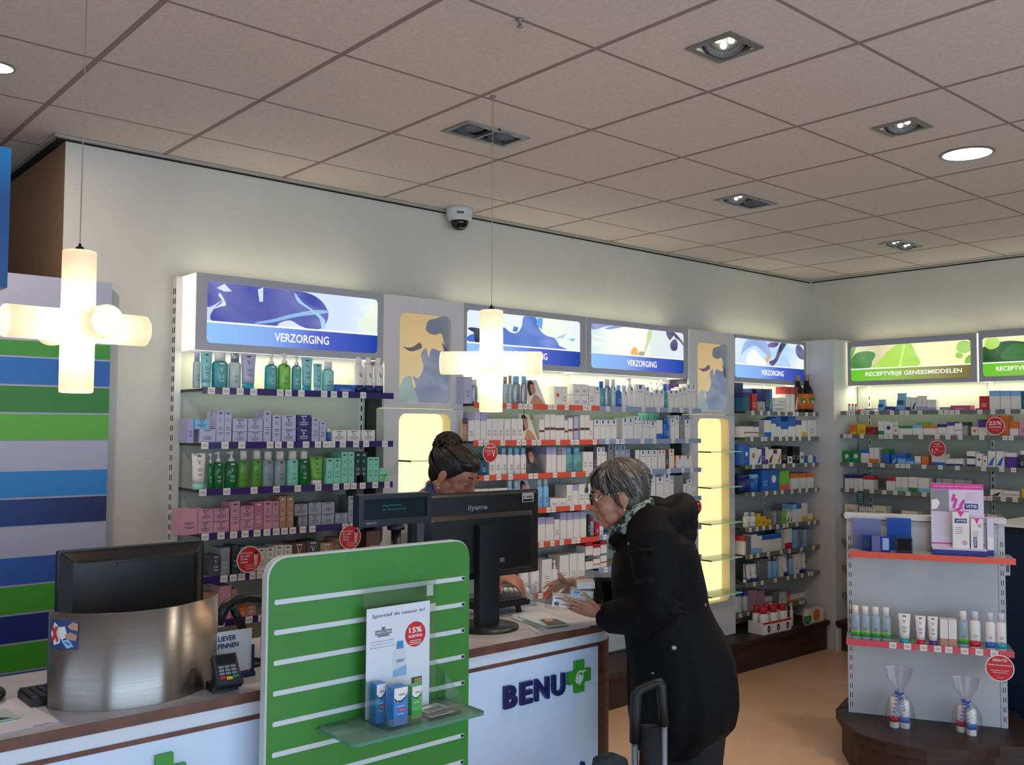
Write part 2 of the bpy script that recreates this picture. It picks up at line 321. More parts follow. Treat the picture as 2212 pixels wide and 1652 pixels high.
# ------------------------------------------------------------------ ceiling fittings
def warm(e): return emit('led_warm_%g' % e, 'fff0dc', e)
spot_where = ['nearest the camera, large square with one lit lamp', 'square with one lit lamp beside the round downlight', 'twin lamp over the counter beside the pendant cord', 'twin lamp on the far ceiling with two bright dots', 'smallest twin lamp near the far corner']
for si, (kind, (x0, x1, y0, y1)) in enumerate(SPOTS):
    t = thing('recessed_spotlight', 'recessed ceiling spotlight, '+spot_where[si], 'ceiling light', ((x0+x1)/2, (y0+y1)/2, HC), 0, 'recessed spotlights in the ceiling')
    a, b = (x1-x0)/2, (y1-y0)/2; mb = MB(); fr = .024
    for q in ((-a, a, -b, -b+fr), (-a, a, b-fr, b), (-a, -a+fr, -b+fr, b-fr), (a-fr, a, -b+fr, b-fr)): mb.box(*q, -.006, .01, M_steel)
    long_x = a > b
    if kind == 'twin':
        if long_x: mb.box(-.006, .006, -b, b, -.005, .01, M_steel)
        else: mb.box(-a, a, -.006, .006, -.005, .01, M_steel)
    mb.build('frame', t)
    mb = MB(); h = .09
    for q in ((-a+.015, a-.015, -b+.012, -b+.015), (-a+.015, a-.015, b-.015, b-.012), (-a+.012, -a+.015, -b+.012, b-.012), (a-.015, a-.012, -b+.012, b-.012)): mb.box(*q, 0, h, M_black)
    mb.box(-a, a, -b, b, h, h+.003, M_black); mb.build('housing', t)
    cs = [(0, 0)] if kind == 'single' else ([(-a/2, 0), (a/2, 0)] if long_x else [(0, -b/2), (0, b/2)])
    R = min(a, b)*.78 if kind == 'single' else min(min(a, b), max(a, b)/2)*.74
    for ci, (cx, cy) in enumerate(cs):
        lit = (kind == 'single') or (si == 3 and ci == 0) or si == 4
        tc_ = Vector((-(x0+x1)/2, -(y0+y1)/2, 0)).normalized(); ax = Vector((0, 0, -1)).cross(tc_); tilt = Matrix.Translation((cx, cy, .028 if kind == 'single' else .022)) @ Matrix.Rotation(math.radians(34 if lit else -38), 4, ax)
        mb = MB(); seg = 22; grey = mat('heat_sink_grey', '55585c' if kind == 'single' else 'a9b2bf', .5)
        mb.rings([[tilt @ Vector((R*k*math.cos(2*PI*i/seg), R*k*math.sin(2*PI*i/seg), z)) for i in range(seg)] for k, z in ((.72, .05), (.95, .03), (1, .0), (1, -.012), (.86, -.012), (.8, .006))], grey)
        for i in range(28):
            an = 2*PI*i/28; p0 = Vector((math.cos(an), math.sin(an), 0)); q = Vector((-math.sin(an), math.cos(an), 0))*R*.02
            mb.poly([tilt @ (p0*R*.45+q+Vector((0, 0, -.002))), tilt @ (p0*R*.85+q+Vector((0, 0, -.009))), tilt @ (p0*R*.85-q+Vector((0, 0, -.009))), tilt @ (p0*R*.45-q+Vector((0, 0, -.002)))], grey)
        lp = mb.build('lamp', t)
        mb = MB()
        for dx, dy in ((-.22, -.22), (.22, -.22), (-.22, .22), (.22, .22)):
            mb.lathe([(R*.15, -.001), (R*.15, .004)], warm(14) if lit else mat('unlit_led', '8a8780', .3), seg=12)
            for k in range(len(mb.v)-24, len(mb.v)): mb.v[k] = tuple(tilt @ (Vector(mb.v[k])+Vector((dx*R, dy*R, -.010))))
        mb.build('led', lp)
    if si in (0, 1, 3):
        l = D.lights.new('spot_beam', 'SPOT'); l.energy = 26; l.spot_size = 1.3; l.spot_blend = .8; l.color = (1, .86, .7); l.shadow_soft_size = .05
        o = D.objects.new('spot_beam', l); C.objects.link(o); o.parent = t; o.location = (0, 0, -.05); o.rotation_euler = (math.radians(12), math.radians(14), 0)
# round downlights
for (px, py, d, lab) in ((2089, 331, .205, 'round bright downlight on the ceiling at the far right'), (-9, 143, .11, 'small round downlight cut off by the left picture edge')):
    p = hz(px, py, HC); t = thing('round_downlight', lab, 'ceiling light', (p.x, p.y, HC))
    mb = MB(); mb.rings([[(r*d*math.cos(2*PI*i/28), r*d*math.sin(2*PI*i/28), z) for i in range(28)] for r, z in ((.5, -.001), (.5, -.006), (.55, -.005), (.57, 0))], M_steel, False); mb.build('trim_ring', t)
    mb = MB(); mb.lathe([(d*.5, -.004), (d*.5, -.001)], warm(7), seg=28); mb.build('diffuser', t)
    l = D.lights.new('downlight_beam', 'AREA'); l.shape = 'DISK'; l.size = d*.8; l.energy = 9; l.color = (1, .8, .6); o = D.objects.new('downlight_beam', l); C.objects.link(o); o.parent = t; o.location = (0, 0, -.012)
# dome camera
p = hz(993, 450, HC); t = thing('dome_camera', 'white ceiling dome security camera above the wall edge', 'security camera', (p.x, min(p.y, YB-.085), HC))
mb = MB(); mb.lathe([(.078, 0), (.078, -.018), (.07, -.06), (.055, -.075)], mat('camera_shell_white', 'c9cbcd', .4), seg=28); o = mb.build('housing', t, fix=True)
mb = MB(); mb.box(-.02, .02, -.0755, -.07, -.045, -.032, M_ink); mb.build('printed_mark', o, rotz=-.6)
mb = MB(); mb.lathe([(.052, -.072), (.052, -.085), (.045, -.105), (.03, -.12), (.01, -.127)], mat('smoked_dome', '08080a', .08), seg=24); mb.build('dome', t, fix=True)
p = hz(1123, 41, HC); mb = MB(); mb.lathe([(.012, 0), (.012, -.006), (.005, -.008), (.005, -.02), (.009, -.022), (.009, -.026)], M_steel, seg=10); tag(mb.build('ceiling_hook', loc=(p.x, p.y, HC), fix=True), 'tiny metal hook on a ceiling grid line near the top edge', 'hook')
# pendants
M_shade = D.materials.new('frosted_shade'); M_shade.use_nodes = True; n_, l_ = M_shade.node_tree.nodes, M_shade.node_tree.links; n_.clear()
o_ = n_.new('ShaderNodeOutputMaterial'); tr = n_.new('ShaderNodeBsdfTranslucent'); df = n_.new('ShaderNodeBsdfPrincipled'); mx = n_.new('ShaderNodeMixShader'); mx.inputs[0].default_value = .55
tr.inputs[0].default_value = (.95, .80, .66, 1); df.inputs['Base Color'].default_value = (.85, .78, .72, 1); df.inputs['Roughness'].default_value = .3
l_.new(df.outputs[0], mx.inputs[1]); l_.new(tr.outputs[0], mx.inputs[2]); l_.new(mx.outputs[0], o_.inputs[0])
def sdf_cross(R, L, mat_, dirs):
    """smooth union of tubes by marching a remesh of overlapping cylinders"""
    mb = MB()
    for d, ln in dirs:
        d = Vector(d).normalized(); a = d.orthogonal().normalized(); b = d.cross(a); seg = 40
        r0 = [[d*t+(a*math.cos(2*PI*i/seg)+b*math.sin(2*PI*i/seg))*R*k for i in range(seg)] for t, k in ((-.3*R, .9), (0, 1), (ln*.5, 1), (ln-.001, 1), (ln, .97))]
        mb.rings(r0, mat_)
    return mb
def remesh(mb, voxel, smooth_it=4, fac=.5, name='body', keep_mat=None, dec=None):
    me = D.meshes.new(name); me.from_pydata(mb.v, [], mb.f); bm = bmesh.new(); bm.from_mesh(me); bmesh.ops.recalc_face_normals(bm, faces=bm.faces); bm.to_mesh(me); bm.free()
    ob = D.objects.new(name, me); C.objects.link(ob)
    r = ob.modifiers.new('r', 'REMESH'); r.mode = 'VOXEL'; r.voxel_size = voxel
    if smooth_it: s = ob.modifiers.new('s', 'SMOOTH'); s.factor = fac; s.iterations = smooth_it
    if dec: d = ob.modifiers.new('d', 'DECIMATE'); d.ratio = dec
    dg = bpy.context.evaluated_depsgraph_get(); out = D.meshes.new_from_object(ob.evaluated_get(dg))
    D.objects.remove(ob); D.meshes.remove(me); out.name = name
    out.polygons.foreach_set('use_smooth', [True]*len(out.polygons)); out.materials.clear()
    out.materials.append(keep_mat or mb.mats[0]); return out
def pendant(px, ptop, pmid, pbot, Y, lab, ring):
    c = hy(px, pmid, Y); top = hy(px, ptop, Y).z; bot = hy(px, pbot, Y).z; X, Z = c.x, c.z; R = .0435
    t = thing('pendant_lamp', lab, 'pendant lamp', (X, Y, HC), 0, 'cross-shaped pendant lamps over the counter')
    zt, zb = top-HC, bot-HC; zc = Z-HC; L = .19; a = ring
    dirs = [((0, 0, 1), top-Z), ((0, 0, -1), Z-bot)]
    for k in range(4): an = a+k*PI/2; dirs.append(((math.cos(an), math.sin(an), 0), L))
    me = remesh(sdf_cross(R, L, M_shade, dirs), .0035, 10, .5, 'shade')
    s = D.objects.new('shade', me); C.objects.link(s); s.parent = t; s.location = (0, 0, zc)
    inner = MB();
    mb = MB(); mb.lathe([(.011, zt), (.011, zt+.01), (.004, zt+.014), (.004, zt+.02)], M_black, seg=12); mb.build('cap', t, fix=True)
    mb = MB(); mb.tube([(0, 0, zt+.01), (.001, 0, zt*.5), (0, 0, -.002)], .0016, mat('cord_grey', 'a39a90', .5), 6); mb.build('cord', t)
    mb = MB(); mb.lathe([(.012, -.006), (.012, 0)], M_steel, seg=12); mb.build('ceiling_rose', t)
    l = D.lights.new('bulb', 'POINT'); l.energy = 2.6; l.color = (1, .80, .58); l.shadow_soft_size = .018; o = D.objects.new('bulb', l); C.objects.link(o); o.parent = t; o.location = (0, 0, zc)
pendant(1061, 670, 784, 890, 2.687, 'white cross-shaped glowing pendant lamp hanging over the middle of the counter', math.radians(-134))
pendant(168, 542, 704, 849, 2.687, 'large white cross-shaped glowing pendant lamp at far left, nearest the camera', math.radians(-84))

# ================================================================== SHELVING ON THE WALLS
WB = Wall(0, 4.30, 0)              # back wall, u = X
WR = Wall(XR, 4.30, -PI/2)         # right wall, u = 4.30 - Y
def shaded(name, h): return mat(name, h, .55)
M_back = mat('shelf_back_panel', 'b9bab2', .5); M_shelf = glassy('shelf_frosted_glass', 'c2cec8', .22, .2)
RAILS = dict(purple=mat('rail_purple', '35256a', .25), coral=mat('rail_coral', 'e4583f', .3), pale=mat('rail_pale_blue', '8f9fc0', .3), clear=mat('rail_grey', '6f716c', .25))
_tag = MB(); _tag.box(-.0165, .0165, -.0015, 0, -.015, .015, M_tag)
for dz in (-.004, .003): _tag.box(-.011, .011, -.0018, -.0015, dz-.001, dz+.001, M_ink)
def price_tags(shelf, us, off, z, lean=0):
    global _tagme
    for u in us:
        o = D.objects.new('price_tag', _tagme); C.objects.link(o); o.parent = shelf; o.location = (u, off, z)
_to = _tag.build('price_tag'); _tagme = _to.data; D.objects.remove(_to)
def bay(wall, u0, u1, ztop, shelves, rail, label, depth0=.29, uprights=(), name='wall_shelving', side=None, bracket='dark'):
    """shelves: list of z (front top edge); local frame: x along wall, y into the wall, origin on the floor at u0"""
    p = wall.pt(u0, 0, 0); t = thing(name, label, 'shelving', p, wall.a, 'wall shelving bays')
    W = u1-u0; mb = MB(); mb.box(0, W, -.03, -.004, .24, ztop, M_back); mb.build('back_panel', t)
    for ux in uprights:
        mb = MB(); mb.box(ux-.014, ux+.014, -.036, -.03, .24, ztop, M_white); nslot = int((ztop-.3)/.05)
        for k in range(nslot):
            zz = .28+k*.05; mb.box(ux-.004, ux+.004, -.0365, -.036, zz, zz+.028, M_slot)
        mb.build('slotted_upright', t)
    for si, z in enumerate(shelves):
        zz, rc, tags = z[:3]; depth = z[3] if len(z) > 3 else depth0; sh = MB(); sh.box(.004, W-.004, -depth, -.03, zz-.012, zz-.002, M_shelf); so = sh.build('shelf', t)
        mb = MB(); m = RAILS[rc]; mb.prism([(0.0, zz-.026), (W, zz-.026), (W, zz+.004), (0.0, zz+.004)], -depth-.010, -depth, m); mb.build('price_rail', so)
        for ux in (.003, W-.008): mb = MB(); mb.box(ux, ux+.005, -depth, -.03, zz-.014, zz-.001, M_black); mb.build('bracket', so)
        price_tags(so, tags, -depth-.0105, zz-.011)
    return t
def rnd_tags(W, n):
    r = []; u = random.uniform(.03, .09)
    while u < W-.03: r.append(u); u += random.choice((.036, .07, .09, .11, .14, .08))*(12/n)
    return r
def ztags(wall, off, us, zy, sx, x0, u0): return [wall.hit(x0+sx*a, zy, off)[0]-u0 for a in us]
Zs = [EYE+v for v in (.166, -.076, -.281, -.475, -.665, -.86)]
bt = [[400, 535, 665, 790, 1035, 1110, 1230, 1440, 1530, 1635, 1800], [350, 535, 690, 950, 1025, 1135, 1280, 1390, 1462, 1520, 1618, 1740, 1832, 2005],
      [340, 560, 810, 1015, 1210, 1398, 1560, 1660, 1722, 1805, 1920, 2030], [370, 515, 630, 735, 845, 935, 1020, 1095, 1170, 1263, 1350, 1650, 1720], [550, 635, 710, 815, 870, 1000, 1200], [530, 785, 900]]
b1 = [(Zs[i], 'purple', [t_ for t_ in ztags(WB, -.30, bt[i], 960, .235, 360, 1.70) if 0 < t_ < .98]) for i in range(6)]
bay(WB, 1.70, 2.70, EYE+.34, b1, 'purple', 'white wall shelving bay with purple shelf edges, left of the walls', uprights=(.975,))
# side upright of the first bay, slotted on its left face
mb = MB(); mb.box(-.03, 0, -.045, 0, .24, EYE+.685, M_white)
for k in range(46):
    zz = .28+k*.045
    for yy in (-.015, -.034): mb.box(-.0306, -.03, yy-.004, yy+.004, zz, zz+.026, M_slot)
o = mb.build('shelf_side_post', loc=(1.70, YB-.001, 0)); tag(o, 'white slotted steel post at the left edge of the purple-edged shelving', 'post')
Zc = [EYE+v for v in (.130, -.077, -.268, -.468, -.664, -.955)]
bay(WB, 3.23, 4.21, EYE+.34, [(z, 'coral', rnd_tags(.98, 11)) for z in Zc], 'coral', 'white wall shelving bay with coral shelf edges behind the pharmacist', uprights=(.60,))
Zp = [EYE+v for v in (.129, -.075, -.272, -.464, -.659, -.86)]
bay(WB, 4.212, 5.22, EYE+.34, [(z, 'pale', rnd_tags(1.0, 9)) for z in Zp], 'pale', 'white wall shelving bay with pale blue shelf edges behind the customer', uprights=(.90,))
Z4 = [EYE+v*4.01/3.85 for v in (.119, -.063, -.257, -.446, -.689, -.874, -1.065, -1.298)]
bay(WB, 5.745, 6.715, EYE+.34, [(z, 'clear', rnd_tags(.97, 10), .29 if i < 7 else .17) for i, z in enumerate(Z4)], 'clear', 'grey-edged wall shelving bay beside the corner of the room', uprights=(.62,))
Z5 = [EYE+v for v in (.135, -.045, -.262, -.464, -.658, -.86, -1.06, -1.27)]
bay(WR, .44, 1.44, EYE+.34, [(z, 'clear', rnd_tags(1.0, 11)) for z in Z5], 'clear', 'right wall shelving bay below the complete green header sign', uprights=(.10,), bracket='l')
bay(WR, 1.442, 2.45, EYE+.34, [(z, 'clear', rnd_tags(1.0, 11)) for z in Z5], 'clear', 'right wall shelving bay cut off by the right picture edge', uprights=(.03,))
# plinths
for (wl, u0, u1, lab) in ((WB, 1.70, 6.70, 'long dark brown plinth under the back wall shelving'), (WR, .43, 4.2, 'dark brown plinth under the right wall shelving')):
    mb = MB(); W = u1-u0; mb.box(0, W, -.36, -.005, 0, .19, M_plinth); o = mb.build('plinth', loc=wl.pt(u0, 0, 0), rotz=wl.a); tag(o, lab, 'plinth')
    mb = MB(); mb.box(0, W, -.39, -.005, .19, .222, M_plinth); mb.build('plinth_top', o)
# ------------------------------------------------------------------ header light boxes
M_hframe = mat('header_frame_grey', 'a6a7b0', .45); M_lit = emit('lit_acrylic_cream', 'fdf6dc', 1.15)
BLUE = [(0, '86b6e4'), (.35, '7f9fdc'), (.62, '4f5eb8'), (1, '1f3f94')]; GREEN = [(0, '5fb52a'), (.35, '86b04a'), (.7, '8a8a52'), (1, '6f6238')]
def header(wall, u0, u1, z0, z1, words, blue, art, label, ui0, ui1, zi0, zi1, front=.20, side=True, ts=.040):
    t = thing('header_light_box', label, 'light box sign', wall.pt(u0, 0, 0), wall.a, 'header light boxes'); W = u1-u0; F = -front
    a0, a1 = ui0-u0, ui1-u0; mb = MB(); ho = rrect(a0, a1, zi0, zi1, .022); holed(mb, .004, W-.004, z0, z1, ho, F, F+.012, M_hframe)
    mb.build('frame', t)
    mb = MB(); mb.box(.003, W-.003, F+.013, -.002, z1-.006, z1-.001, M_hframe, ''); mb.box(.003, W-.003, -.01, -.004, z0, z1-.006, M_white); mb.build('housing', t)
    mb = MB(); mb.box(.001, .006, F+.013, -.004, z0+.002, z1-.001, M_lit); mb.box(W-.006, W-.001, F+.013, -.004, z0+.002, z1-.001, M_lit); mb.box(.006, W-.006, F+.02, F+.06, z0+.002, z0+.006, M_lit); mb.build('side_diffuser', t)
    zb = zi0+(zi1-zi0)*.335; kind = 'blue' if blue else 'green'
    mb = MB(); pts = rrect(a0-.001, a1+.001, zi0-.001, zi1+.001, .022); b = len(mb.v)
    up = [(x, z) for x, z in pts if z > zb]; lo = [(x, z) for x, z in pts if z <= zb]
    Y0 = F+.006; q = len(lo)//2
    band = MB(); band.poly([(x, Y0, z) for x, z in lo[q:]+lo[:q]][0:0] or [(x, Y0, z) for x, z in sorted_band(lo, a0-.001, a1+.001, zb)], emit_grad('band_'+kind, BLUE if blue else GREEN, 1.0)); sp = band.build('sign_band', t)
    up = sorted_up(up, a0-.001, a1+.001, zb+.007); mb.poly([(x, Y0, z) for x, z in up], emit_grad('print_'+kind+art, *ART[art][0])); pic = mb.build('sign_picture', t)
    mb = MB(); mb.poly([(a0-.001, Y0, zb), (a1+.001, Y0, zb), (a1+.001, Y0, zb+.007), (a0-.001, Y0, zb+.007)], emit('print_white', 'ffffff', 1.1)); mb.build('sign_rule', t)
    mb = MB(); cw = words if not isinstance(words, tuple) else words[0]
    xc, hh = (a0+a1)/2+(a1-a0)*.03, ts
    if isinstance(words, tuple): mb.text(cw, words[1]-u0, zi0+(zb-zi0)*.30, hh, Y0-.0015, emit('print_white', 'ffffff', 1.1), None, .006, False)
    else: mb.text(cw, xc, zi0+(zb-zi0)*.30, hh, Y0-.0015, emit('print_white', 'ffffff', 1.1), (a1-a0)*(.32 if blue else .80), .006)
    mb.build('lettering', sp)
    mb = MB(); sh = ART[art][1]; k = 0
    for col, e, pl in sh:
        k += 1; P = [(a0+(a1-a0)*x, zb+.007+(zi1-zb-.007)*y) for x, y in (smooth_loop(pl) if len(pl) > 4 else pl)]
        P = [(min(max(x, a0+.0005), a1-.0005), min(max(z, zb+.0075), zi1-.0005)) for x, z in P]
        mb.poly([(x, Y0-.0006-.0002*k, z) for x, z in P], emit_cloud('print_'+col, col, e))
    if sh: mb.build('printed_shapes', pic)
    for nm, z, dr, en in (('header_lamp_up', z1+.004, (0, 0, 1), .6), ('header_lamp_down', z0-.002, (0, 0, -1), 2.0)):
        l = D.lights.new(nm, 'AREA'); l.shape = 'RECTANGLE'; l.size = W*.96; l.size_y = .05; l.energy = en*W; l.color = (1, .97, .63)
        o = D.objects.new(nm, l); C.objects.link(o); o.parent = t; o.location = (W/2, -.10 if dr[2] > 0 else F+.075, z)
        o.rotation_euler = (PI if dr[2] > 0 else 0, 0, 0)
        if dr[2] < 0: o.rotation_euler.x = math.radians(8)
    return t
def sorted_up(up, x0, x1, zb):
    r = sorted([p for p in up if p[0] > (x0+x1)/2], key=lambda p: (p[1], -p[0])); l = sorted([p for p in up if p[0] <= (x0+x1)/2], key=lambda p: (-p[1], -p[0]))
    return [(x0, zb), (x1, zb)]+r+l
def sorted_band(lo, x0, x1, zb):
    r = sorted([p for p in lo if p[0] > (x0+x1)/2], key=lambda p: (p[1], p[0])); l = sorted([p for p in lo if p[0] <= (x0+x1)/2], key=lambda p: (-p[1], p[0]))
    return l+r+[(x1, zb), (x0, zb)]
def smooth_loop(pl, n=5):
    out = []; N = len(pl)
    for i in range(N):
        p0, p1, p2, p3 = (Vector(pl[(i+k-1) % N]) for k in range(4))
        for k in range(n):
            t = k/n; out.append(tuple(.5*((2*p1)+(-p0+p2)*t+(2*p0-5*p1+4*p2-p3)*t*t+(-p0+3*p1-3*p2+p3)*t*t*t)))
    return out
ART = {
 'violet': (([(0, 'b9c2ea'), (.5, 'c9d6f2'), (.78, 'c2d0f2'), (.92, 'd5e0e2'), (1, 'd9e3d2')], 1.0, 0, .25, 3), [
    ('4a52a8', .9, [(.03, .0), (.035, .3), (.08, .55), (.0, .35), (.0, .98), (.2, 1.02), (.4, 1.0), (.55, .98), (.64, .8), (.685, .45), (.66, .1), (.6, -.02), (.52, .05), (.46, .18), (.4, .1), (.36, -.03), (.2, -.03)]),
    ('7fb0de', .95, [(.28, .02), (.38, .12), (.5, .3), (.68, .48), (.66, .55), (.58, .50), (.46, .35), (.36, .18), (.26, .05)]),
    ('8fc0e4', .95, [(.48, .95), (.53, .7), (.60, .5), (.66, .3), (.665, .05), (.645, .05), (.63, .3), (.57, .52), (.50, .7)]),
    ('c9d2ee', 1, [(.05, .85), (.09, .98), (.13, .8), (.09, .78)]), ('c9d2ee', 1, [(.07, .72), (.10, .45), (.07, .38), (.03, .3), (.08, .5), (.06, .66)]),
    ('c9d2ee', 1, [(.27, .92), (.30, 1.0), (.30, .62), (.28, .6)]), ('d9e4d0', 1, [(.87, .3), (.92, .5), (.97, .9), (1, .95), (1, .2), (.95, .05), (.9, .0), (.88, .15)])]),
 'splash': (([(0, 'cdd9e6'), (.3, 'd8e2e2'), (.7, 'dfe6d6'), (1, 'd3dfe4')], 1.0, 0, .3, 3), [
    ('4a72c4', .95, [(.02, .0), (.10, .35), (.18, .45), (.25, .2), (.3, .55), (.36, .42), (.42, .42), (.46, .65), (.48, .98), (.58, 1.0), (.62, .6), (.68, .42), (.76, .35), (.80, .12), (.82, -.02)]),
    ('2f3350', .8, [(.01, .42), (.05, .46), (.12, .4), (.12, .0), (.07, .02), (.06, .28), (.03, .36)]),
    ('6ea6dc', .95, [(.60, .98), (.59, .75), (.64, .6), (.65, .98)]), ('7fb0de', .9, [(.76, .35), (.84, .5), (.87, .55), (.84, .4)]), ('86b0da', .9, [(.88, .36), (.95, .42), (.94, .3)]),
    ('4a72c4', .95, [(.38, .45), (.39, .62), (.43, .6), (.42, .45)])]),
 'petal': (([(0, 'c3d6dc'), (.3, 'e8eee0'), (.5, 'f2f4e2'), (.6, 'cfd9d8'), (1, 'cdd6dc')], 1.0, 0, .25, 2.5), [
    ('7c8ccf', .9, [(.0, .82), (.05, .8), (.12, .9), (.2, 1.0), (.0, 1.0)]), ('8c9ad4', .9, [(.1, .8), (.2, .86), (.34, 1.0), (.22, 1.0)]),
    ('e8efe8', 1.05, [(.02, .55), (.45, .3), (.02, .62)]), ('eef2ea', 1.05, [(.02, .3), (.43, .22), (.02, .36)]), ('eef2ea', 1.05, [(.1, .8), (.46, .34), (.14, .86)]),
    ('e3a548', 1, [(.41, .0), (.42, .2), (.45, .3), (.48, .2), (.48, .0)]), ('c6cf9a', 1, [(.54, .0), (.57, .5), (.6, 1.0), (.64, 1.0), (.62, .6), (.57, .2)]), ('9aac80', .9, [(.48, .0), (.5, .16), (.56, .15), (.55, .0)]),
    ('3a2f68', .8, [(.80, 1.0), (.81, .8), (.84, .68), (.87, .8), (.9, .95), (.88, 1.0)]), ('3a2f68', .8, [(.84, .5), (.86, .65), (.9, .74), (.93, .6), (.92, .35), (.88, .28), (.85, .35)]),
    ('3a2f68', .8, [(.88, 1.0), (.94, .85), (1, .6), (1, .5), (.95, .68), (.9, .8)])]),
 'drop': (([(0, 'c9dbe6'), (.4, 'b4cbe8'), (.7, 'a9c8e2'), (1, 'dfe8da')], 1.0, 0, .35, 2.5), [
    ('8fa9dc', .95, [(.08, .1), (.1, .35), (.2, .65), (.3, .75), (.42, .5), (.5, .3), (.5, .6), (.42, 1.0), (.2, 1.0), (.12, .7)]), ('e6edf2', 1.05, [(.17, .02), (.2, .45), (.28, .6), (.38, .3), (.44, .02)]),
    ('4a4468', .8, [(.48, .15), (.56, .3), (.6, .6), (.66, 1.0), (.74, 1.0), (.66, .6), (.6, .22), (.53, .0)]), ('6a4a86', .85, [(.46, .8), (.5, .95), (.62, .98), (.58, .8), (.5, .75)]),
    ('e49a4a', .95, [(.43, .25), (.46, .45), (.5, .4), (.46, .1)]), ('4a5288', .8, [(.88, .9), (.93, 1.0), (1, .75), (1, .4), (.93, .42), (.88, .6)]), ('9fc2e6', .95, [(.6, .02), (.66, .45), (.76, .3), (.8, .02)])]),
 'leaf': (([(0, 'd9d6b4'), (.25, 'cbbf9a'), (.55, 'eef0b8'), (1, 'e6ecac')], 1.0, 0, .2, 2), [
    ('6fb24e', .85, [(.0, .3), (.02, .6), (.05, 1.0), (.0, 1.0)]), ('4f9448', .75, [(.0, .02), (.0, .35), (.04, .68), (.12, .78), (.2, .72), (.22, .55), (.19, .3), (.17, .02)]),
    ('a9d84a', .95, [(.21, .0), (.26, .35), (.33, .72), (.42, 1.0), (.52, 1.0), (.56, .6), (.58, .0)]), ('d3f06a', 1, [(.42, .0), (.44, .4), (.465, .95), (.475, .95), (.455, .4), (.435, .0)]),
    ('9ccc52', .9, [(.89, .72), (.91, .92), (.96, .97), (1, .85), (1, .55), (.95, .45), (.9, .55)]), ('9ccc52', .9, [(.88, .35), (.90, .5), (.94, .4), (.93, .25), (.9, .25)]), ('8cbc48', .85, [(.95, .1), (.97, .3), (1, .35), (1, .0), (.96, .0)])]),
 'hedge': (([(0, 'dde2b0'), (.5, 'e6e0b8'), (1, 'cdbf98')], 1.0, 0, .2, 2), [
    ('2f6a34', .6, [(.0, .0), (.0, .6), (.06, .62), (.12, .78), (.2, .82), (.3, .74), (.38, .55), (.44, .3), (.5, .0)]), ('3f8440', .65, [(.14, .1), (.18, .6), (.26, .7), (.34, .5), (.4, .1)]),
    ('a6d44a', .95, [(.015, .75), (.03, .95), (.08, 1.0), (.12, .9), (.12, .65), (.07, .52), (.03, .58)])]),
}
def hd(x0, x1, y0, y1, wall, off, ybase): return wall.hit(x0, ybase, off)[0], wall.hit(x1, ybase, off)[0]
zt, zbt = EYE+.69, EYE+.34
header(WB, 1.70, 2.705, zbt, zt, 'VERZORGING', True, 'violet', 'lit header sign with violet splash above the purple-edged shelves', 1.752, 2.665, EYE+.375, EYE+.655)
header(WB, 3.232, 4.198, zbt, zt, 'VERZORGING', True, 'splash', 'lit header sign with blue splash, partly behind the middle pendant lamp', 3.252, 4.15, EYE+.375, EYE+.655)
header(WB, 4.20, 5.215, zbt, zt, 'VERZORGING', True, 'petal', 'lit header sign with white petal and dark berries above the customer', 4.245, 5.165, EYE+.375, EYE+.655)
header(WB, 5.752, 6.715, zbt, zt, 'VERZORGING', True, 'drop', 'lit header sign with pale blue flower nearest the corner', 5.752, 6.68, EYE+.375, EYE+.665)
header(WR, .445, 1.445, zbt, zt, 'RECEPTVRIJE GENEESMIDDELEN', False, 'leaf', 'lit green header sign with large leaf, complete wording', .475, 1.40, EYE+.375, EYE+.645, ts=.040)
header(WR, 1.452, 2.452, zbt, zt+.012, ('RECEPTVRIJE GENEESMIDDELEN', 1.572), False, 'hedge', 'lit green header sign with hedge, cut off by the right edge', 1.482, 2.41, EYE+.375, EYE+.65, ts=.040)
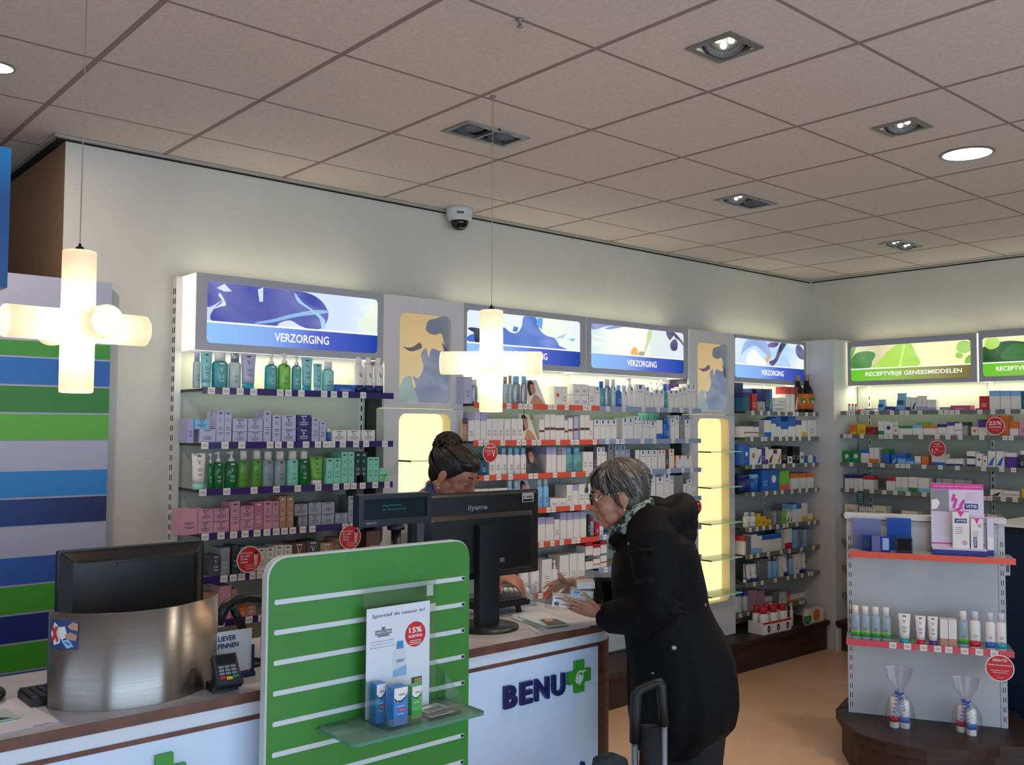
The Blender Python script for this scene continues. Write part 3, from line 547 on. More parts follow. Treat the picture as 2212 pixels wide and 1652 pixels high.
# ------------------------------------------------------------------ illuminated niche columns
M_niche = emit_grad('niche_back_glow', [(0, 'fff0a0'), (.45, 'ffefb8'), (1, 'fff2bc')], 1.0, 2); M_nside = mat('niche_side_cream', 'e6d6a8', .5)
def column(u0, u1, ui0, ui1, label, sc, warmth):
    t = thing('illuminated_display_column', label, 'display column', WB.pt(u0, 0, 0), 0, 'illuminated columns between the shelving bays'); W = u1-u0; a0, a1 = ui0-u0, ui1-u0; F = -.20
    z0, zj, z1 = .225, EYE+.098, EYE+.69
    mb = MB(); holed(mb, 0, W, zj, z1, rrect(a0, a1, EYE+.125, EYE+.605, .045), F, F+.02, M_white); mb.build('upper_panel', t)
    mb = MB(); holed(mb, 0, W, z0, zj-.003, rrect(a0, a1, .47, EYE+.07, .045), F, F+.07, M_white, M_nside); mb.build('lower_panel', t)
    mb = MB(); mb.box(0, .012, F+.07, -.002, z0, zj, M_dark); mb.box(0, .012, F+.02, -.002, zj, z1, M_dark); mb.box(W-.012, W, F+.07, -.002, z0, zj, M_dark); mb.box(W-.012, W, F+.02, -.002, zj, z1, M_dark); mb.box(.012, W-.012, F+.021, -.002, z1-.012, z1, M_white); mb.build('side_board', t)
    mb = MB(); mb.poly([(.012, F+.071, z0), (W-.012, F+.071, z0), (W-.012, F+.071, zj), (.012, F+.071, zj)], emit_grad('niche_glow'+warmth, [(0, 'ffe9a8'), (.5, 'fff1c4' if warmth == 'a' else 'fbe0a4'), (1, 'fff6b4' if warmth == 'a' else 'f8dd98')], 1.05, 2)); mb.build('niche_back', t)
    mb = MB(); mb.poly([(.012, F+.022, zj), (W-.012, F+.022, zj), (W-.012, F+.022, z1-.02), (.012, F+.022, z1-.02)], emit_grad('lit_amber'+warmth, [(0, 'dcd2b4'), (.5, 'e4c994'), (1, 'd6b886')], .62, 2, .3, 3)); ug = mb.build('upper_picture', t)
    mb = MB(); zi0, zi1 = EYE+.125, EYE+.605
    for k, (c, e, pl) in enumerate([('7d86a0', .55, [(1, .0), (1, .55), (.82, .6), (.66, .62), (.6, .52), (.55, .62), (.45, .55), (.5, .4), (.4, .28), (.3, .3), (.35, .18), (.2, .12), (.0, .0)]), ('6c7484', .5, [(.55, .82), (.58, .93), (.75, .97), (.88, 1.0), (1, .95), (1, .6), (.9, .7), (.85, .8), (.7, .78)]),
            ('5a5060', .42, [(.1, .62), (.2, .615), (.3, .63), (.42, .68), (.47, .63), (.4, .6), (.25, .575)]), ('5e5876', .45, [(.86, .7), (.97, .62), (1, .5), (.93, .52), (.9, .62)]), ('8ba0a0', .55, [(.02, .02), (.1, .25), (.25, .3), (.3, .2), (.4, .0)])]):
        P = [(a0+(a1-a0)*min(1, max(0, x)), zi0+(zi1-zi0)*min(.995, max(.005, y))) for x, y in smooth_loop(pl)]; mb.poly([(x, F+.0205-.0002*k, z) for x, z in P], emit_cloud('colpic_'+c, c, e*1.3))
    mb.build('printed_shapes', ug)
    for k in range(5):
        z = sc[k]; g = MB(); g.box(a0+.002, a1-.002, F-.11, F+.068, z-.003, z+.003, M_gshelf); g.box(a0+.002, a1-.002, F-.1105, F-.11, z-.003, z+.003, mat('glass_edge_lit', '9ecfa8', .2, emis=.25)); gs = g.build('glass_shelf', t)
        m = MB(); m.box(a0, a0+.004, F-.11, F+.02, z-.0045, z+.004, M_black); m.build('shelf_clip', gs)
    l = D.lights.new('niche_lamp', 'AREA'); l.shape = 'RECTANGLE'; l.size = a1-a0-.04; l.size_y = 1.2; l.energy = 1.6; l.color = (1, .86, .55); o = D.objects.new('niche_lamp', l); C.objects.link(o); o.parent = t; o.location = ((a0+a1)/2, F+.065, 1.1); o.rotation_euler = (PI/2, 0, 0)
column(2.708, 3.228, 2.802, 3.140, 'illuminated column with bright yellow niche, between purple-edged and coral-edged shelving', [hy(930, y, 4.0).z for y in (995, 1075, 1150, 1225, 1300)], 'a')
column(5.222, 5.742, 5.315, 5.675, 'illuminated column with amber niche and glass shelves, right of the customer', [hy(1560, y, 3.99).z for y in (976, 1053, 1131, 1209, 1287)], 'b')

# ================================================================== GOODS ON THE SHELVES
LIGHTS = {'white', 'offwhite', 'cream', 'mint', 'aqua', 'lilac', 'lavender', 'clear', 'lightblue', 'silver', 'yellow', 'lime', 'pink'}
M_inkd = mat('print_dark', '3c3d48', .6); M_inkw = mat('print_pale', 'e8e6ee', .5)
def vmark(mb, x, z, w, y, m):
    h = w*1.1; t = w*.2
    mb.poly([(x-w/2, y, z+h/2), (x-w/2+t, y, z+h/2), (x+t*.25, y, z-h/2), (x-t*.6, y, z-h/2)][::-1], m)
    mb.poly([(x-t*.1, y, z-h/2), (x+w/2-t*.4, y, z+h/2), (x+w/2, y, z+h/2), (x+t*.5, y, z-h/2)][::-1], m)
def marks(mb, w, z0, h, y, main, feat, acc, curved=0):
    ink = M_inkd if main in LIGHTS else M_inkw; a = pm(acc) if acc else ink; zt = z0+h
    if 'V' in feat:
        vmark(mb, 0, z0+h*.70, min(w*.36, h*.3), y, a if acc else ink); mb.box(-w*.22, w*.22, y-.0001, y, z0+h*.88, z0+h*.88+min(.006, h*.05), ink, 'k')
    if 'l' in feat or 'V' in feat:
        for f, g in ((.46, .30), (.40, .24), (.30, .32), (.25, .2)): mb.box(-w*g, w*g, y-.0001, y, z0+h*f, z0+h*f+min(.0022, h*.025), ink, 'k')
    if 't' in feat: mb.box(-w*.495, w*.495, y-.0002, y, zt-h*.28, zt-.001, a, 'k')
    if 'T' in feat: mb.box(-w*.495, w*.495, y-.0002, y, zt-h*.48, zt-.001, a, 'k')
    if 'm' in feat: mb.box(-w*.495, w*.495, y-.0002, y, z0+h*.40, z0+h*.50, a, 'k')
    if 'b' in feat: mb.box(-w*.495, w*.495, y-.0002, y, z0+.001, z0+h*.3, a, 'k')
    if 's' in feat: mb.box(-w*.14, w*.14, y-.0002, y, zt-h*.19, zt-h*.03, a, 'k'); mb.box(-w*.3, w*.3, y-.0001, y, z0+h*.68, z0+h*.70, ink, 'k')
    if 'o' in feat: mb.poly([(w*.24*math.cos(k*PI/8), y-.0003, z0+h*.55+w*.24*math.sin(k*PI/8)) for k in range(16)], a)
    if 'd' in feat: mb.poly([(-w*.45, y-.0003, z0+h*.12), (w*.1, y-.0003, z0+h*.12), (w*.45, y-.0003, z0+h*.7), (w*.0, y-.0003, z0+h*.5)], a)
KIND = dict(c='carton', b='capped bottle', p='pump bottle', t='cap-down tube', s='spray can', k='leaning photo card', f='flat stack of packs', y='cylinder jar', g='foil bag', w='dark glass bottle')
CAT = dict(c='carton', b='bottle', p='bottle', t='tube', s='spray can', k='display card', f='packs', y='jar', g='bag', w='bottle')
FEAT = dict(V='V mark', t='coloured top', T='coloured upper half', m='middle band', b='coloured base', s='small square mark', o='round mark', d='slanted mark', l='fine print')
def product(k, w, h, main, acc, feat, depth):
    """returns builder output as root object; local frame: x right, y into the shelf, z up, front face at y=0"""
    m = pm(main)
    if k in 'cf':
        mb = MB(); mb.box(-w/2, w/2, 0, depth, 0, h, m)
        marks(mb, w, 0, h, -.0003, main, feat or 'l', acc)
        if k == 'f' and h > .02: mb.box(-w/2-.0005, w/2, -.0006, .0, h*.48, h*.52, M_inkd)
        if acc and ('t' in feat or 'T' in feat): mb.box(-w/2-.0004, w/2+.0004, -.0004, depth, h*(.52 if 'T' in feat else .72), h+.0004, pm(acc), 'f')
        return mb.build(CAT[k] if k == 'c' else 'pack_stack')
    if k == 'k':
        mb = MB(); lean = .045
        mb.poly([(-w/2, 0, 0), (w/2, 0, 0), (w*.22, lean, h), (-w*.5, lean, h)], m); mb.poly([(-w*.5, lean+.002, h), (w*.22, lean+.002, h), (w/2, .002, 0), (-w/2, .002, 0)], m)
        def q(pts, c): mb.poly([(x*w, y_*lean-.0008-i_*.0002, y_*h) for i_, (x, y_) in enumerate(pts)][:0] or [(x*w, y_*lean-.0012, y_*h) for x, y_ in pts], c)
        sk = mat('printed_skin', 'c48d74', .5); hr = mat('printed_hair', '33221c', .5)
        q([(-.45, .0), (.40, .0), (.28, .22), (.08, .38), (-.08, .42), (-.2, .3)], sk if main != 'darkgrey' else mat('printed_shirt', '2c3a46', .5))
        q([(-.36, .35), (-.40, .7), (-.3, .93), (-.12, .98), (.02, .86), (.0, .6), (-.2, .4)], hr)
        mb.v = list(mb.v); q2 = [(-.24, .45), (-.27, .68), (-.2, .82), (-.06, .84), (.03, .7), (.02, .55), (-.06, .42)]
        mb.poly([(x*w, y_*lean-.0022, y_*h) for x, y_ in q2], sk); mb.poly([(x*w, y_*lean-.003, y_*h) for x, y_ in [(-.06, .5), (.0, .52), (-.04, .54)]], mat('printed_lips', '8c3a3c', .5))
        mb.poly([(x*w, y_*lean-.003, y_*h) for x, y_ in [(-.16, .68), (-.1, .675), (-.13, .70)]], hr)
        return mb.build('photo_card')
    r = D.objects.new({'b': 'bottle', 'p': 'bottle', 't': 'tube', 's': 'spray_can', 'y': 'jar', 'g': 'foil_bag', 'w': 'glass_bottle'}[k], None); C.objects.link(r); r.empty_display_size = .03
    sy = .62 if k in 'bp' else 1; R = w/2; cy = R*sy; capc = pm(acc) if acc and k in 'bptw' and not feat else (pm('white') if main != 'white' else mat('cap_pale_grey', 'cfd2d6', .35))
    if main in ('clear', 'aqua', 'teal', 'lime', 'green') and k in 'bp': m = glassy('liquid_'+main, COL[main], .55, .1)
    def part(mb, n, par=r): o = mb.build(n, par, fix=True); o.location.y = cy if par is r else 0; return o
    def wrapped(H, bo):
        lb = MB(); f_ = ''.join(c for c in (feat or 'l') if c in 'Vlsod')
        marks(lb, w*.62, 0, H, 0, main, f_ or 'l', acc if f_ else None)
        lb.v = [(x, -sy*math.sqrt(max(0, R*R-x*x))-.0012+y, z) for x, y, z in lb.v]; lb.build('label', bo)
        for c, a_, b_ in (('t', .62, .86), ('T', .45, .86), ('m', .36, .46), ('b', .06, .28)):
            if c in feat and acc: q = MB(); q.lathe([(R*1.012, H*a_), (R*1.012, H*b_)], pm(acc), sy=sy, seg=16); q.build('colour_band', bo, fix=True)
    if k == 'b':
        H = h*.76; mb = MB(); mb.lathe([(R*.9, 0), (R, h*.02), (R, H*.9), (R*.86, H*.97), (R*.6, H)], m, sy=sy, seg=16); bo = part(mb, 'body')
        wrapped(H, bo)
        mb = MB(); mb.lathe([(R*.66, H), (R*.68, h), (R*.6, h+.001)], capc, sy=sy*1.1 if sy < 1 else 1, seg=14); part(mb, 'cap')
    elif k == 'p':
        H = h*.72; mb = MB(); mb.lathe([(R*.9, 0), (R, h*.02), (R, H*.88), (R*.8, H*.96), (R*.42, H)], m, sy=sy, seg=16); bo = part(mb, 'body')
        wrapped(H, bo)
        mb = MB(); mb.lathe([(R*.44, H), (R*.44, H+h*.08), (R*.2, H+h*.10), (R*.2, H+h*.2), (R*.3, H+h*.21), (R*.3, h)], pm('white'), seg=12); mb.box(-R*.75, R*.1, -R*.14, R*.14, h-h*.06, h-h*.02, pm('white')); part(mb, 'pump')
    elif k == 't':
        c = h*.17; mb = MB(); seg = 16; rs = []
        for f in range(6):
            q = f/5; a = R*(.78+.22*q); b = R*.62*(1-q**1.3)+.0015; rs.append([(a*math.cos(2*PI*i/seg), b*math.sin(2*PI*i/seg), c+(h-c)*q) for i in range(seg)])
        mb.rings(rs, m); bo = mb.build('body', r, fix=True); bo.location.y = R*.62
        lb = MB(); marks(lb, w*.62, c, h-c, 0, main, 'V' if 'V' in feat else 'l', None)
        lb.v = [(x, -R*.62*(1-((z-c)/(h-c))**1.3)-.0022, z) for x, y, z in lb.v]; l_o = lb.build('label', bo)
        mb = MB(); mb.lathe([(R*.72, 0), (R*.76, c*.1), (R*.76, c)], pm(acc) if acc else pm('white'), sy=.82, seg=16); co_ = mb.build('cap', r, fix=True); co_.location.y = R*.62
    elif k == 's':
        H = h*.80; mb = MB(); mb.lathe([(R*.95, 0), (R, .004), (R, H*.9), (R*.7, H*.98), (R*.5, H)], m, seg=18, ms=[pm(acc) if acc else m, m, m, m, m]); bo = part(mb, 'body')
        lb = MB(); vmark(lb, 0, h*.5, w*.36, 0, M_inkd); lb.v = [(x, -math.sqrt(R*R-x*x)-.0012, z) for x, y, z in lb.v]; lb.build('label', bo)
        if acc: bm_ = MB(); bm_.lathe([(R*1.012, .004), (R*1.012, h*.22)], pm(acc), seg=18); part(bm_, 'base_band', bo)
        mb = MB(); mb.lathe([(R*.55, H), (R*.55, h*.96), (R*.4, h)], pm('white'), seg=14); part(mb, 'cap')
    elif k == 'y':
        mb = MB(); mb.lathe([(R, 0), (R, h*.75)], m, seg=16); part(mb, 'body'); mb = MB(); mb.lathe([(R*1.02, h*.75), (R*1.02, h)], pm(acc) if acc else pm('white'), seg=16); part(mb, 'lid')
    elif k == 'w':
        mb = MB(); mb.lathe([(R*.95, 0), (R, .006), (R, h*.52), (R*.85, h*.62), (R*.36, h*.76), (R*.32, h*.93)], mat('dark_bottle_glass', '15100e', .08), seg=20); bo = part(mb, 'body')
        mb = MB(); mb.lathe([(R*1.01, h*.10), (R*1.01, h*.50)], pm('orange'), seg=20); lb = part(mb, 'label', bo)
        mb = MB(); mb.box(-R*.55, R*.55, -cy-R*.05, -cy*.9, h*.28, h*.40, pm('green')); mb.box(-R*.3, R*.3, -cy-R*.055, -cy*.9, h*.27, h*.32, pm('white')); part(mb, 'label_picture', lb)
        mb = MB(); mb.lathe([(R*.37, h*.84), (R*.38, h), (R*.3, h+.001)], pm('tan'), seg=14); part(mb, 'cap')
    elif k == 'g':
        mb = MB(); seg = 16; rs = []
        for q, a, b in ((0, .9, .6), (.1, 1, .8), (.5, .92, .7), (.8, .8, .35), (1, .75, .03)): rs.append([(R*a*math.cos(2*PI*i/seg), R*b*math.sin(2*PI*i/seg), h*q) for i in range(seg)])
        mb.rings(rs, m); part(mb, 'body'); mb = MB(); mb.box(-R*.76, R*.76, -.002, .002, h*.93, h, pm(acc or 'blue')); mb.box(-R*.5, R*.5, -R*.75, -R*.6, h*.35, h*.6, pm(acc or 'blue')); part(mb, 'printed_band')
    return r
NPROD = 0
def row(wall, off, z, x0, sx, y0, sy, ybase, items, where, depth=.10, group=None, umin=None):
    if 'corner-bay' in where: umin = 5.752
    """items: 'kind x0 x1 ytop[/ybottom] main[,accent] [features]' in zoomed picture units"""
    global NPROD
    L = []
    for it in items.strip().split(';'):
        q = it.split()
        if not q: continue
        k, a, b, yt = q[0], float(q[1]), float(q[2]), q[3]; col = q[4].split(','); feat = q[5] if len(q) > 5 else ''
        yb = None
        if '/' in yt: yt, yb = yt.split('/'); yb = float(yb)
        yt = float(yt); main = col[0]; acc = col[1] if len(col) > 1 else None
        adj = {'silver': 'silvery', 'clear': 'clear', 'darkgrey': 'dark grey', 'darkgreen': 'dark green', 'lightblue': 'light blue', 'tan': 'tan', 'ink': 'dark'}
        nm = lambda c: adj.get(c, c)
        extra = ''
        if feat and feat[0] in FEAT and feat[0] != 'l': extra = ' with '+(nm(acc)+' ' if acc else '')+FEAT[feat[0]].replace('coloured ', '' if acc else 'coloured ')
        elif acc and k in 'bpty': extra = ' with '+nm(acc)+(' lid' if k == 'y' else ' cap')
        elif acc: extra = ' with '+nm(acc)+' detail'
        d = nm(main)+' '+('leaning photo card' if k == 'k' else KIND[k])+extra
        if k == 'k': d = {'darkgrey': 'leaning photo card of two people', 'white': 'leaning photo card of a woman', 'cream': 'leaning photo card of bare shoulder', 'lilac': 'leaning photo card of dark-haired person'}[main]
        if k == 'w': d = 'dark glass bottle with orange label'
        L.append((k, a, b, yt, yb, main, acc, feat, d))
    cnt = {}
    for l in L: cnt[l[8]] = cnt.get(l[8], 0)+1
    seen = {}
    for (k, a, b, yt, yb, main, acc, feat, d) in L:
        px0, px1, pyt = x0+sx*a, x0+sx*b, y0+sy*yt; yref = y0+sy*ybase
        up = 0
        u0 = wall.hit(px0, yref, off)[0]; u1 = wall.hit(px1, yref, off)[0]
        zt_ = wall.hit((px0+px1)/2, pyt, off)[1]; zb = z
        if yb is not None: zb = max(z, wall.hit((px0+px1)/2, y0+sy*yb, off)[1]); up = 1 if zb > z+.008 else 0
        if umin is not None: u0 = max(u0, umin)
        if u1-u0 < .012: continue
        w_ = (u1-u0)*.985; h_ = max(.012, zt_-zb-.001)
        if not up and k != 'k' and zb == z: zb = z
        seen[d] = seen.get(d, 0)+1; n = cnt[d]
        o = product(k, w_, h_, main, acc, feat, depth)
        p = wall.pt((u0+u1)/2, off, zb); o.location = p; o.rotation_euler.z = wall.a
        lab = d+((', '+ORD[seen[d]]+' such from left,') if n > 1 else '')+' on '+where
        tag(o, lab, CAT[k], group or ('goods on '+where)); NPROD += 1
R2 = (360, .2351, 560, .2351); R3 = (360, .2351, 860, .2351); R4 = (360, .2351, 1060, .2351)
OF = -.272
row(WB, OF, Zs[0], *R2, 1190, 't 320 428 845 aqua,aqua V;b 246 318 850 clear,lilac;b 430 580 850 teal,white V;b 580 695 860 clear,silver;t 695 838 862 lilac,teal V;p 915 1032 870 teal,white V;p 1036 1155 860 lime,white V;p 1160 1248 880 teal,white V;t 1250 1355 900 aqua,teal V;t 1357 1440 955 aqua,aqua V;b 1442 1552 940 aqua,white;f 1556 1730 1150 blue,teal;s 1742 1828 893 white,navy V;s 1835 1915 896 white,navy V;s 1925 2010 898 white,navy V', 'top purple-edged shelf')
row(WB, OF, Zs[1], *R3, 415, 'c 190 245 185 lavender;c 250 390 187/283 lightblue V;c 300 450 283 lilac,lavender V;c 455 525 105 lilac V;c 528 593 108 lilac V;c 605 738 187/303 lilac V;c 605 738 305 lilac V;c 745 880 187/305 lilac V;c 745 880 307 lilac V;c 888 957 112 lilac V;c 970 1047 150 lilac V;c 1055 1185 152/283 lilac V;c 1055 1185 285 lilac V;c 1192 1325 152/280 navy,white V;c 1192 1325 282 navy,white V;c 1332 1397 175 lilac V;c 1403 1462 213 lilac V;y 1476 1510 280 blue,white;c 1520 1652 293 white V;c 1660 1780 292 white V;c 1790 1914 291 white V', 'second purple-edged shelf')
row(WB, OF, Zs[2], *R3, 800, 't 240 376 503 white,mint V;p 380 430 505 green,white;p 436 528 490 green,white V;p 545 665 485 green,white V;b 668 760 482 lime,clear V;b 790 885 478 lime,clear V;b 890 990 487 clear,lavender V;b 1000 1105 487 clear,lavender V;b 1115 1222 482 mint,lavender V;b 1227 1315 482 green,lavender V;t 1330 1455 535 lime,white V;c 1465 1530 548 mint,white V;c 1533 1598 548 mint V;c 1603 1662 490 mint V;c 1666 1722 490 mint V;c 1728 1783 490 darkgreen V;c 1786 1838 490 darkgreen V;c 1842 1893 540 mint V;c 1895 1948 540 mint V;f 1954 2030 640 mint,lime d', 'third purple-edged shelf')
row(WB, OF, Zs[3], *R4, 330, 'c 130 282 168 pink;c 285 428 168/283 pink V;c 285 428 284 pink V;c 430 572 160/278 pink V;c 430 572 280 pink V;c 585 670 95 pink V;c 675 800 138/262 pink V;c 675 800 264 pink V;c 805 882 100 rose,magenta V;c 888 966 92 pink V;c 970 1028 95 pink V;c 1033 1095 47 tan V;c 1100 1165 47 tan V;c 1172 1293 120/228 silver V;c 1210 1293 230 silver V;c 1300 1418 105/215 silver V;c 1304 1418 217 silver V;c 1422 1540 103/210 silver,tan V;c 1422 1540 212 silver,rose V;c 1547 1662 202 silver V;c 1667 1725 45 silver,rose V;c 1740 1800 -150 darkgrey;c 1820 1990 90 brown', 'fourth purple-edged shelf')
row(WB, OF, Zs[4], *R4, 790, 'c 415 488 590 darkgrey,white V;c 495 578 522 grey;c 600 660 500 darkgrey;c 670 760 510 silver;c 765 828 525 silver V;c 832 903 527 white V;c 907 985 520 white V;c 990 1070 500 white V;c 1075 1148 497 white V;c 1152 1280 473 brown V;c 1285 1400 455 darkgrey V;c 1408 1530 473 tan,white V;c 1533 1600 430 tan V;c 1830 1960 365 brown', 'fifth purple-edged shelf')
row(WB, OF, Zs[5], *R4, 1220, 'c 400 478 940 tan;c 480 590 870 pink;c 595 640 900 tan;c 640 730 1070 orange;c 732 820 1060 tan V', 'lowest visible purple-edged shelf')
# coral bay
OC = -.272; K1 = (820, .20796, 620, .20796); K2 = (1230, .18164, 650, .18164); K3 = (980, .15136, 880, .15136); K4 = (1250, .15823, 880, .15823); K5 = (1150, .4189, 960, .4189)
row(WB, OC, Zc[0], *K1, 1230, 'c 880 958 930 lilac;b 962 1030 960 silver;b 1290 1340 930 clear,silver;b 1343 1386 920 clear,tan;b 1392 1478 925 silver,lightblue;b 1482 1545 925 silver,lightblue;k 1548 1735 960 white;c 1815 1885 1030 white,coral o;c 1887 1950 1030 white;c 2010 2090 1005/1118 white;c 2010 2090 1120 white;c 2092 2168 1008/1118 white;c 2092 2168 1120 white', 'top coral-edged shelf')
row(WB, OC, Zc[1], *K3, 465, 'y 150 205 148 tan,darkgrey;c 210 297 185 white;c 300 376 60 white,lilac t;c 382 462 80 white,lavender t;c 466 545 160 white;c 550 628 157 white;c 632 712 155 white;c 722 812 160 white;c 822 902 157 white;c 904 988 157 white;k 990 1205 85 cream;c 1222 1292 168 white,brown m;c 1300 1370 97 white,brown m;c 1378 1448 90 white,brown m;c 1450 1515 108 white,brown m;c 1517 1580 105 white,brown m;c 1584 1627 180 white,brown m;c 1636 1700 145 white,brown m;c 1714 1782 125 lilac,brown m;c 1802 1872 105 white,brown m;c 1874 1940 105 white,brown m;c 1942 1990 180 white', 'second coral-edged shelf')
row(WB, OC, Zc[2], *K3, 950, 'b 368 500 670 petrol,petrol;c 512 594 670 white;c 596 680 670 white;b 684 772 575 white,lightblue;b 778 868 575 white,lightblue;b 872 964 575 white,lightblue;b 968 1052 575 white,lightblue;k 1055 1300 565 darkgrey;c 1322 1392 565 white,lavender t;c 1394 1465 565 white,lavender t;c 1477 1537 575 white,silver t;c 1542 1602 575 white,lavender t;b 1608 1715 575 aqua,lightblue;b 1722 1840 570 aqua,lightblue;c 1846 1914 630 white;c 1916 1990 630 white', 'third coral-edged shelf')
row(WB, OC, Zc[3], *K3, 1410, 'c 305 390 1160 white;c 394 490 1158 white;c 494 770 1150 white;b 775 860 1040 lightblue,clear;b 866 958 1040 lightblue,clear;k 975 1180 1030 lilac;b 1198 1285 1020 lightblue,clear;b 1288 1372 1015 lightblue,clear;c 1380 1500 1295 white;c 1502 1608 1290 white;c 1612 1700 1100 white;c 1703 1780 1100 white,lavender t;c 1786 1868 1090 white;c 1872 1950 1085 white', 'fourth coral-edged shelf')
row(WB, OC, Zc[4], *K5, 500, 'c 25 66 375 white,lavender t;c 68 110 375 white,lavender t;c 113 140 385 white;c 143 176 350 white,lavender t;c 178 210 350 white,lavender t;c 212 244 347 white,lavender t;c 246 278 345 white,lavender t', 'fifth coral-edged shelf')
row(WB, OC, Zc[5], *K5, 765, 'p -60 -8 600 white,white;p -4 46 600 white,white;c 50 100 592 white;p 105 138 597 white,white;c 141 188 570 white;c 191 230 562 white;c 232 270 560 white', 'lowest coral-edged shelf')
# pale blue bay
row(WB, OF, Zp[0], *K2, 1265, 'c 370 372 1200 white;c 232 302 1008 white;c 306 362 1015 white,blue s;b 366 428 955 teal,blue;b 432 505 930 silver,blue s;b 508 566 932 clear,blue s;b 570 632 1000 blue,lightblue;b 636 700 1005 white,blue s;p 702 782 920 white,blue s;c 790 898 990 white,blue s;c 905 952 1020 white,blue s;c 957 1001 1085 white,blue s;c 1006 1067 1055 white,blue s;c 1070 1126 1060 white,blue s;b 1130 1176 988 teal,blue;c 1180 1240 1060 white,blue s;c 1243 1300 1060 white,blue s;c 1302 1336 1035 white,blue s;c 1342 1392 1020 white,teal s;c 1398 1449 985 white,teal s;c 1452 1500 985 white,teal s'.replace('c 370 372 1200 white;', ''), 'top pale-blue-edged shelf', .07)
row(WB, OF+.10, Zp[0], *K2, 1255, 'p 965 1022 960 lightblue,white;p 1030 1085 962 lightblue,white;p 1090 1160 960 lightblue,white;c 1185 1245 985 purple;c 1255 1318 985 purple;c 1326 1390 985 purple', 'rear, top pale-blue-edged shelf', .08)
row(WB, OF, Zp[1], *K4, 425, 'c 208 292 165 white,blue s;c 296 368 165 white,blue s;c 370 440 165 white,blue s;c 443 518 165 white,blue s;c 597 670 140 white,blue s;c 672 746 145 white,blue s;c 753 806 112 white,blue s;c 808 862 120 white,blue s;c 870 915 175 white,blue s;c 917 965 175 white,blue s;c 972 1058 195 white,blue s;c 1062 1145 170 white,blue b;b 1170 1252 135 blue,blue;c 1256 1310 148 white,blue s;c 1314 1372 105 white,blue s;c 1378 1446 112 silver,blue s;c 1450 1526 165 white,blue s', 'second pale-blue-edged shelf', .07)
row(WB, OF+.09, Zp[1], *K4, 420, 't 860 1005 70 mint,white;t 1010 1160 76 mint,white', 'rear of second pale-blue-edged shelf', .08)
row(WB, OF, Zp[2], *K4, 835, 'c 206 245 540 darkgrey;c 250 302 540 white,blue s;c 306 356 540 white,blue s;c 359 386 605 white,blue s;c 400 476 510 silver,darkgrey s;c 494 560 510 grey,blue s;c 563 640 510 grey,blue s;c 645 702 570 lavender,blue s;c 706 768 575 ink;c 772 830 580 white;c 842 915 580 white,blue s;c 920 990 580 white,blue s;c 996 1072 580 white,blue s;c 1082 1134 580 white,brown s;c 1138 1184 575 white,red s;c 1187 1232 570 brown;c 1235 1302 563 white,red s;c 1306 1329 650 orange;c 1332 1434 655 white,red s;c 1438 1545 655 white,red s', 'third pale-blue-edged shelf', .08)
row(WB, OF, Zp[3], *K4, 1240, 'c 860 950 905 white,blue s;c 953 1046 905 white,blue s;c 1060 1158 942 white,blue s;c 1162 1248 897 white,blue s;c 1252 1296 925 white,blue s;c 1299 1362 925 silver;c 1364 1430 922 silver;y 1434 1478 975 white,darkgrey;c 1483 1540 980 white,blue s;c 1546 1590 1082 white', 'fourth pale-blue-edged shelf', .08)
row(WB, OF, Zp[4], *K4, 1720, 'c 1405 1480 1330 white;c 1483 1560 1335 white;c 1250 1395 1310 mint', 'fifth pale-blue-edged shelf', .08)
row(WB, OF, Zp[4]-.001, *K5, 460, 'c 287 300 360 ink;b 302 322 370 clear,red;c 325 345 400 red;c 347 366 420 white;c 368 392 440 navy', 'left end, fifth pale-blue-edged shelf', .06)
row(WB, OF, Zp[5], *K5, 640, 'c 274 312 505/570 white,red t;c 314 350 515/572 white,red t;c 274 312 585 white,darkgrey t;c 314 350 590 white,red m;c 352 384 498/560 white,red t;c 352 384 572 white,red m', 'sixth pale-blue-edged shelf', .08)
# corner bay
Q1 = (1560, .18157, 700, .18157); Q6 = (1560, .1332, 960, .1332); Q7 = (1560, .1695, 1140, .1695)
row(WB, OF, Z4[0], *Q1, 1025, 'c 150 206 812 navy,teal b;c 210 272 812 petrol,navy t;c 274 332 812 petrol,navy t;c 352 418 825 red;c 420 512 920 silver;c 518 560 770 navy;c 560 597 770 blue,lime d;f 602 755 962 white,lilac;c 676 758 875/960 white,rose m;c 760 806 745 white,red t;c 810 864 747 white,red t;c 867 905 745 maroon,white d', 'top corner-bay shelf', .09)
row(WB, OF+.10, Z4[0], *Q1, 1020, 'c 150 250 695 navy;c 355 470 765 navy;c 476 516 768 navy', 'rear of top corner-bay shelf', .08)
row(WB, OF-.005, Z4[0], *Q1, 1030, 'w 930 1014 605 ink;w 1036 1118 600 ink', 'top corner-bay shelf')
row(WB, OF, Z4[1], *Q1, 1340, 'c 155 208 1165 cream;c 210 242 1178 cream;c 246 370 1215 white,red m;c 372 438 1220 white,red m;c 440 496 1155 silver;c 499 583 1140 white,blue b;c 586 640 1120 white,blue t;c 642 700 1100 white,blue T;c 704 785 1160 white,blue T;c 788 872 1095 white,blue T;c 878 945 1140 white,purple t;c 948 1005 1145 white,yellow b;c 1017 1115 1140 white', 'second corner-bay shelf', .09)
row(WB, OF, Z4[2], *Q6, 320, 'c 190 290 0 blue;c 292 440 0 blue,white o;c 450 566 50 white,tan o;c 568 640 70 white,blue d;c 645 700 50 purple;c 702 745 40 white,purple b;c 748 832 75 white,maroon d;c 835 890 80 white,maroon t;c 892 960 70 white,orange d;c 962 1060 20 black;c 1062 1140 190 white,petrol o;c 1143 1200 25 black;c 1202 1258 30 black;c 1262 1325 120 white,black o;c 1340 1520 195 blue,white o', 'third corner-bay shelf', .09)
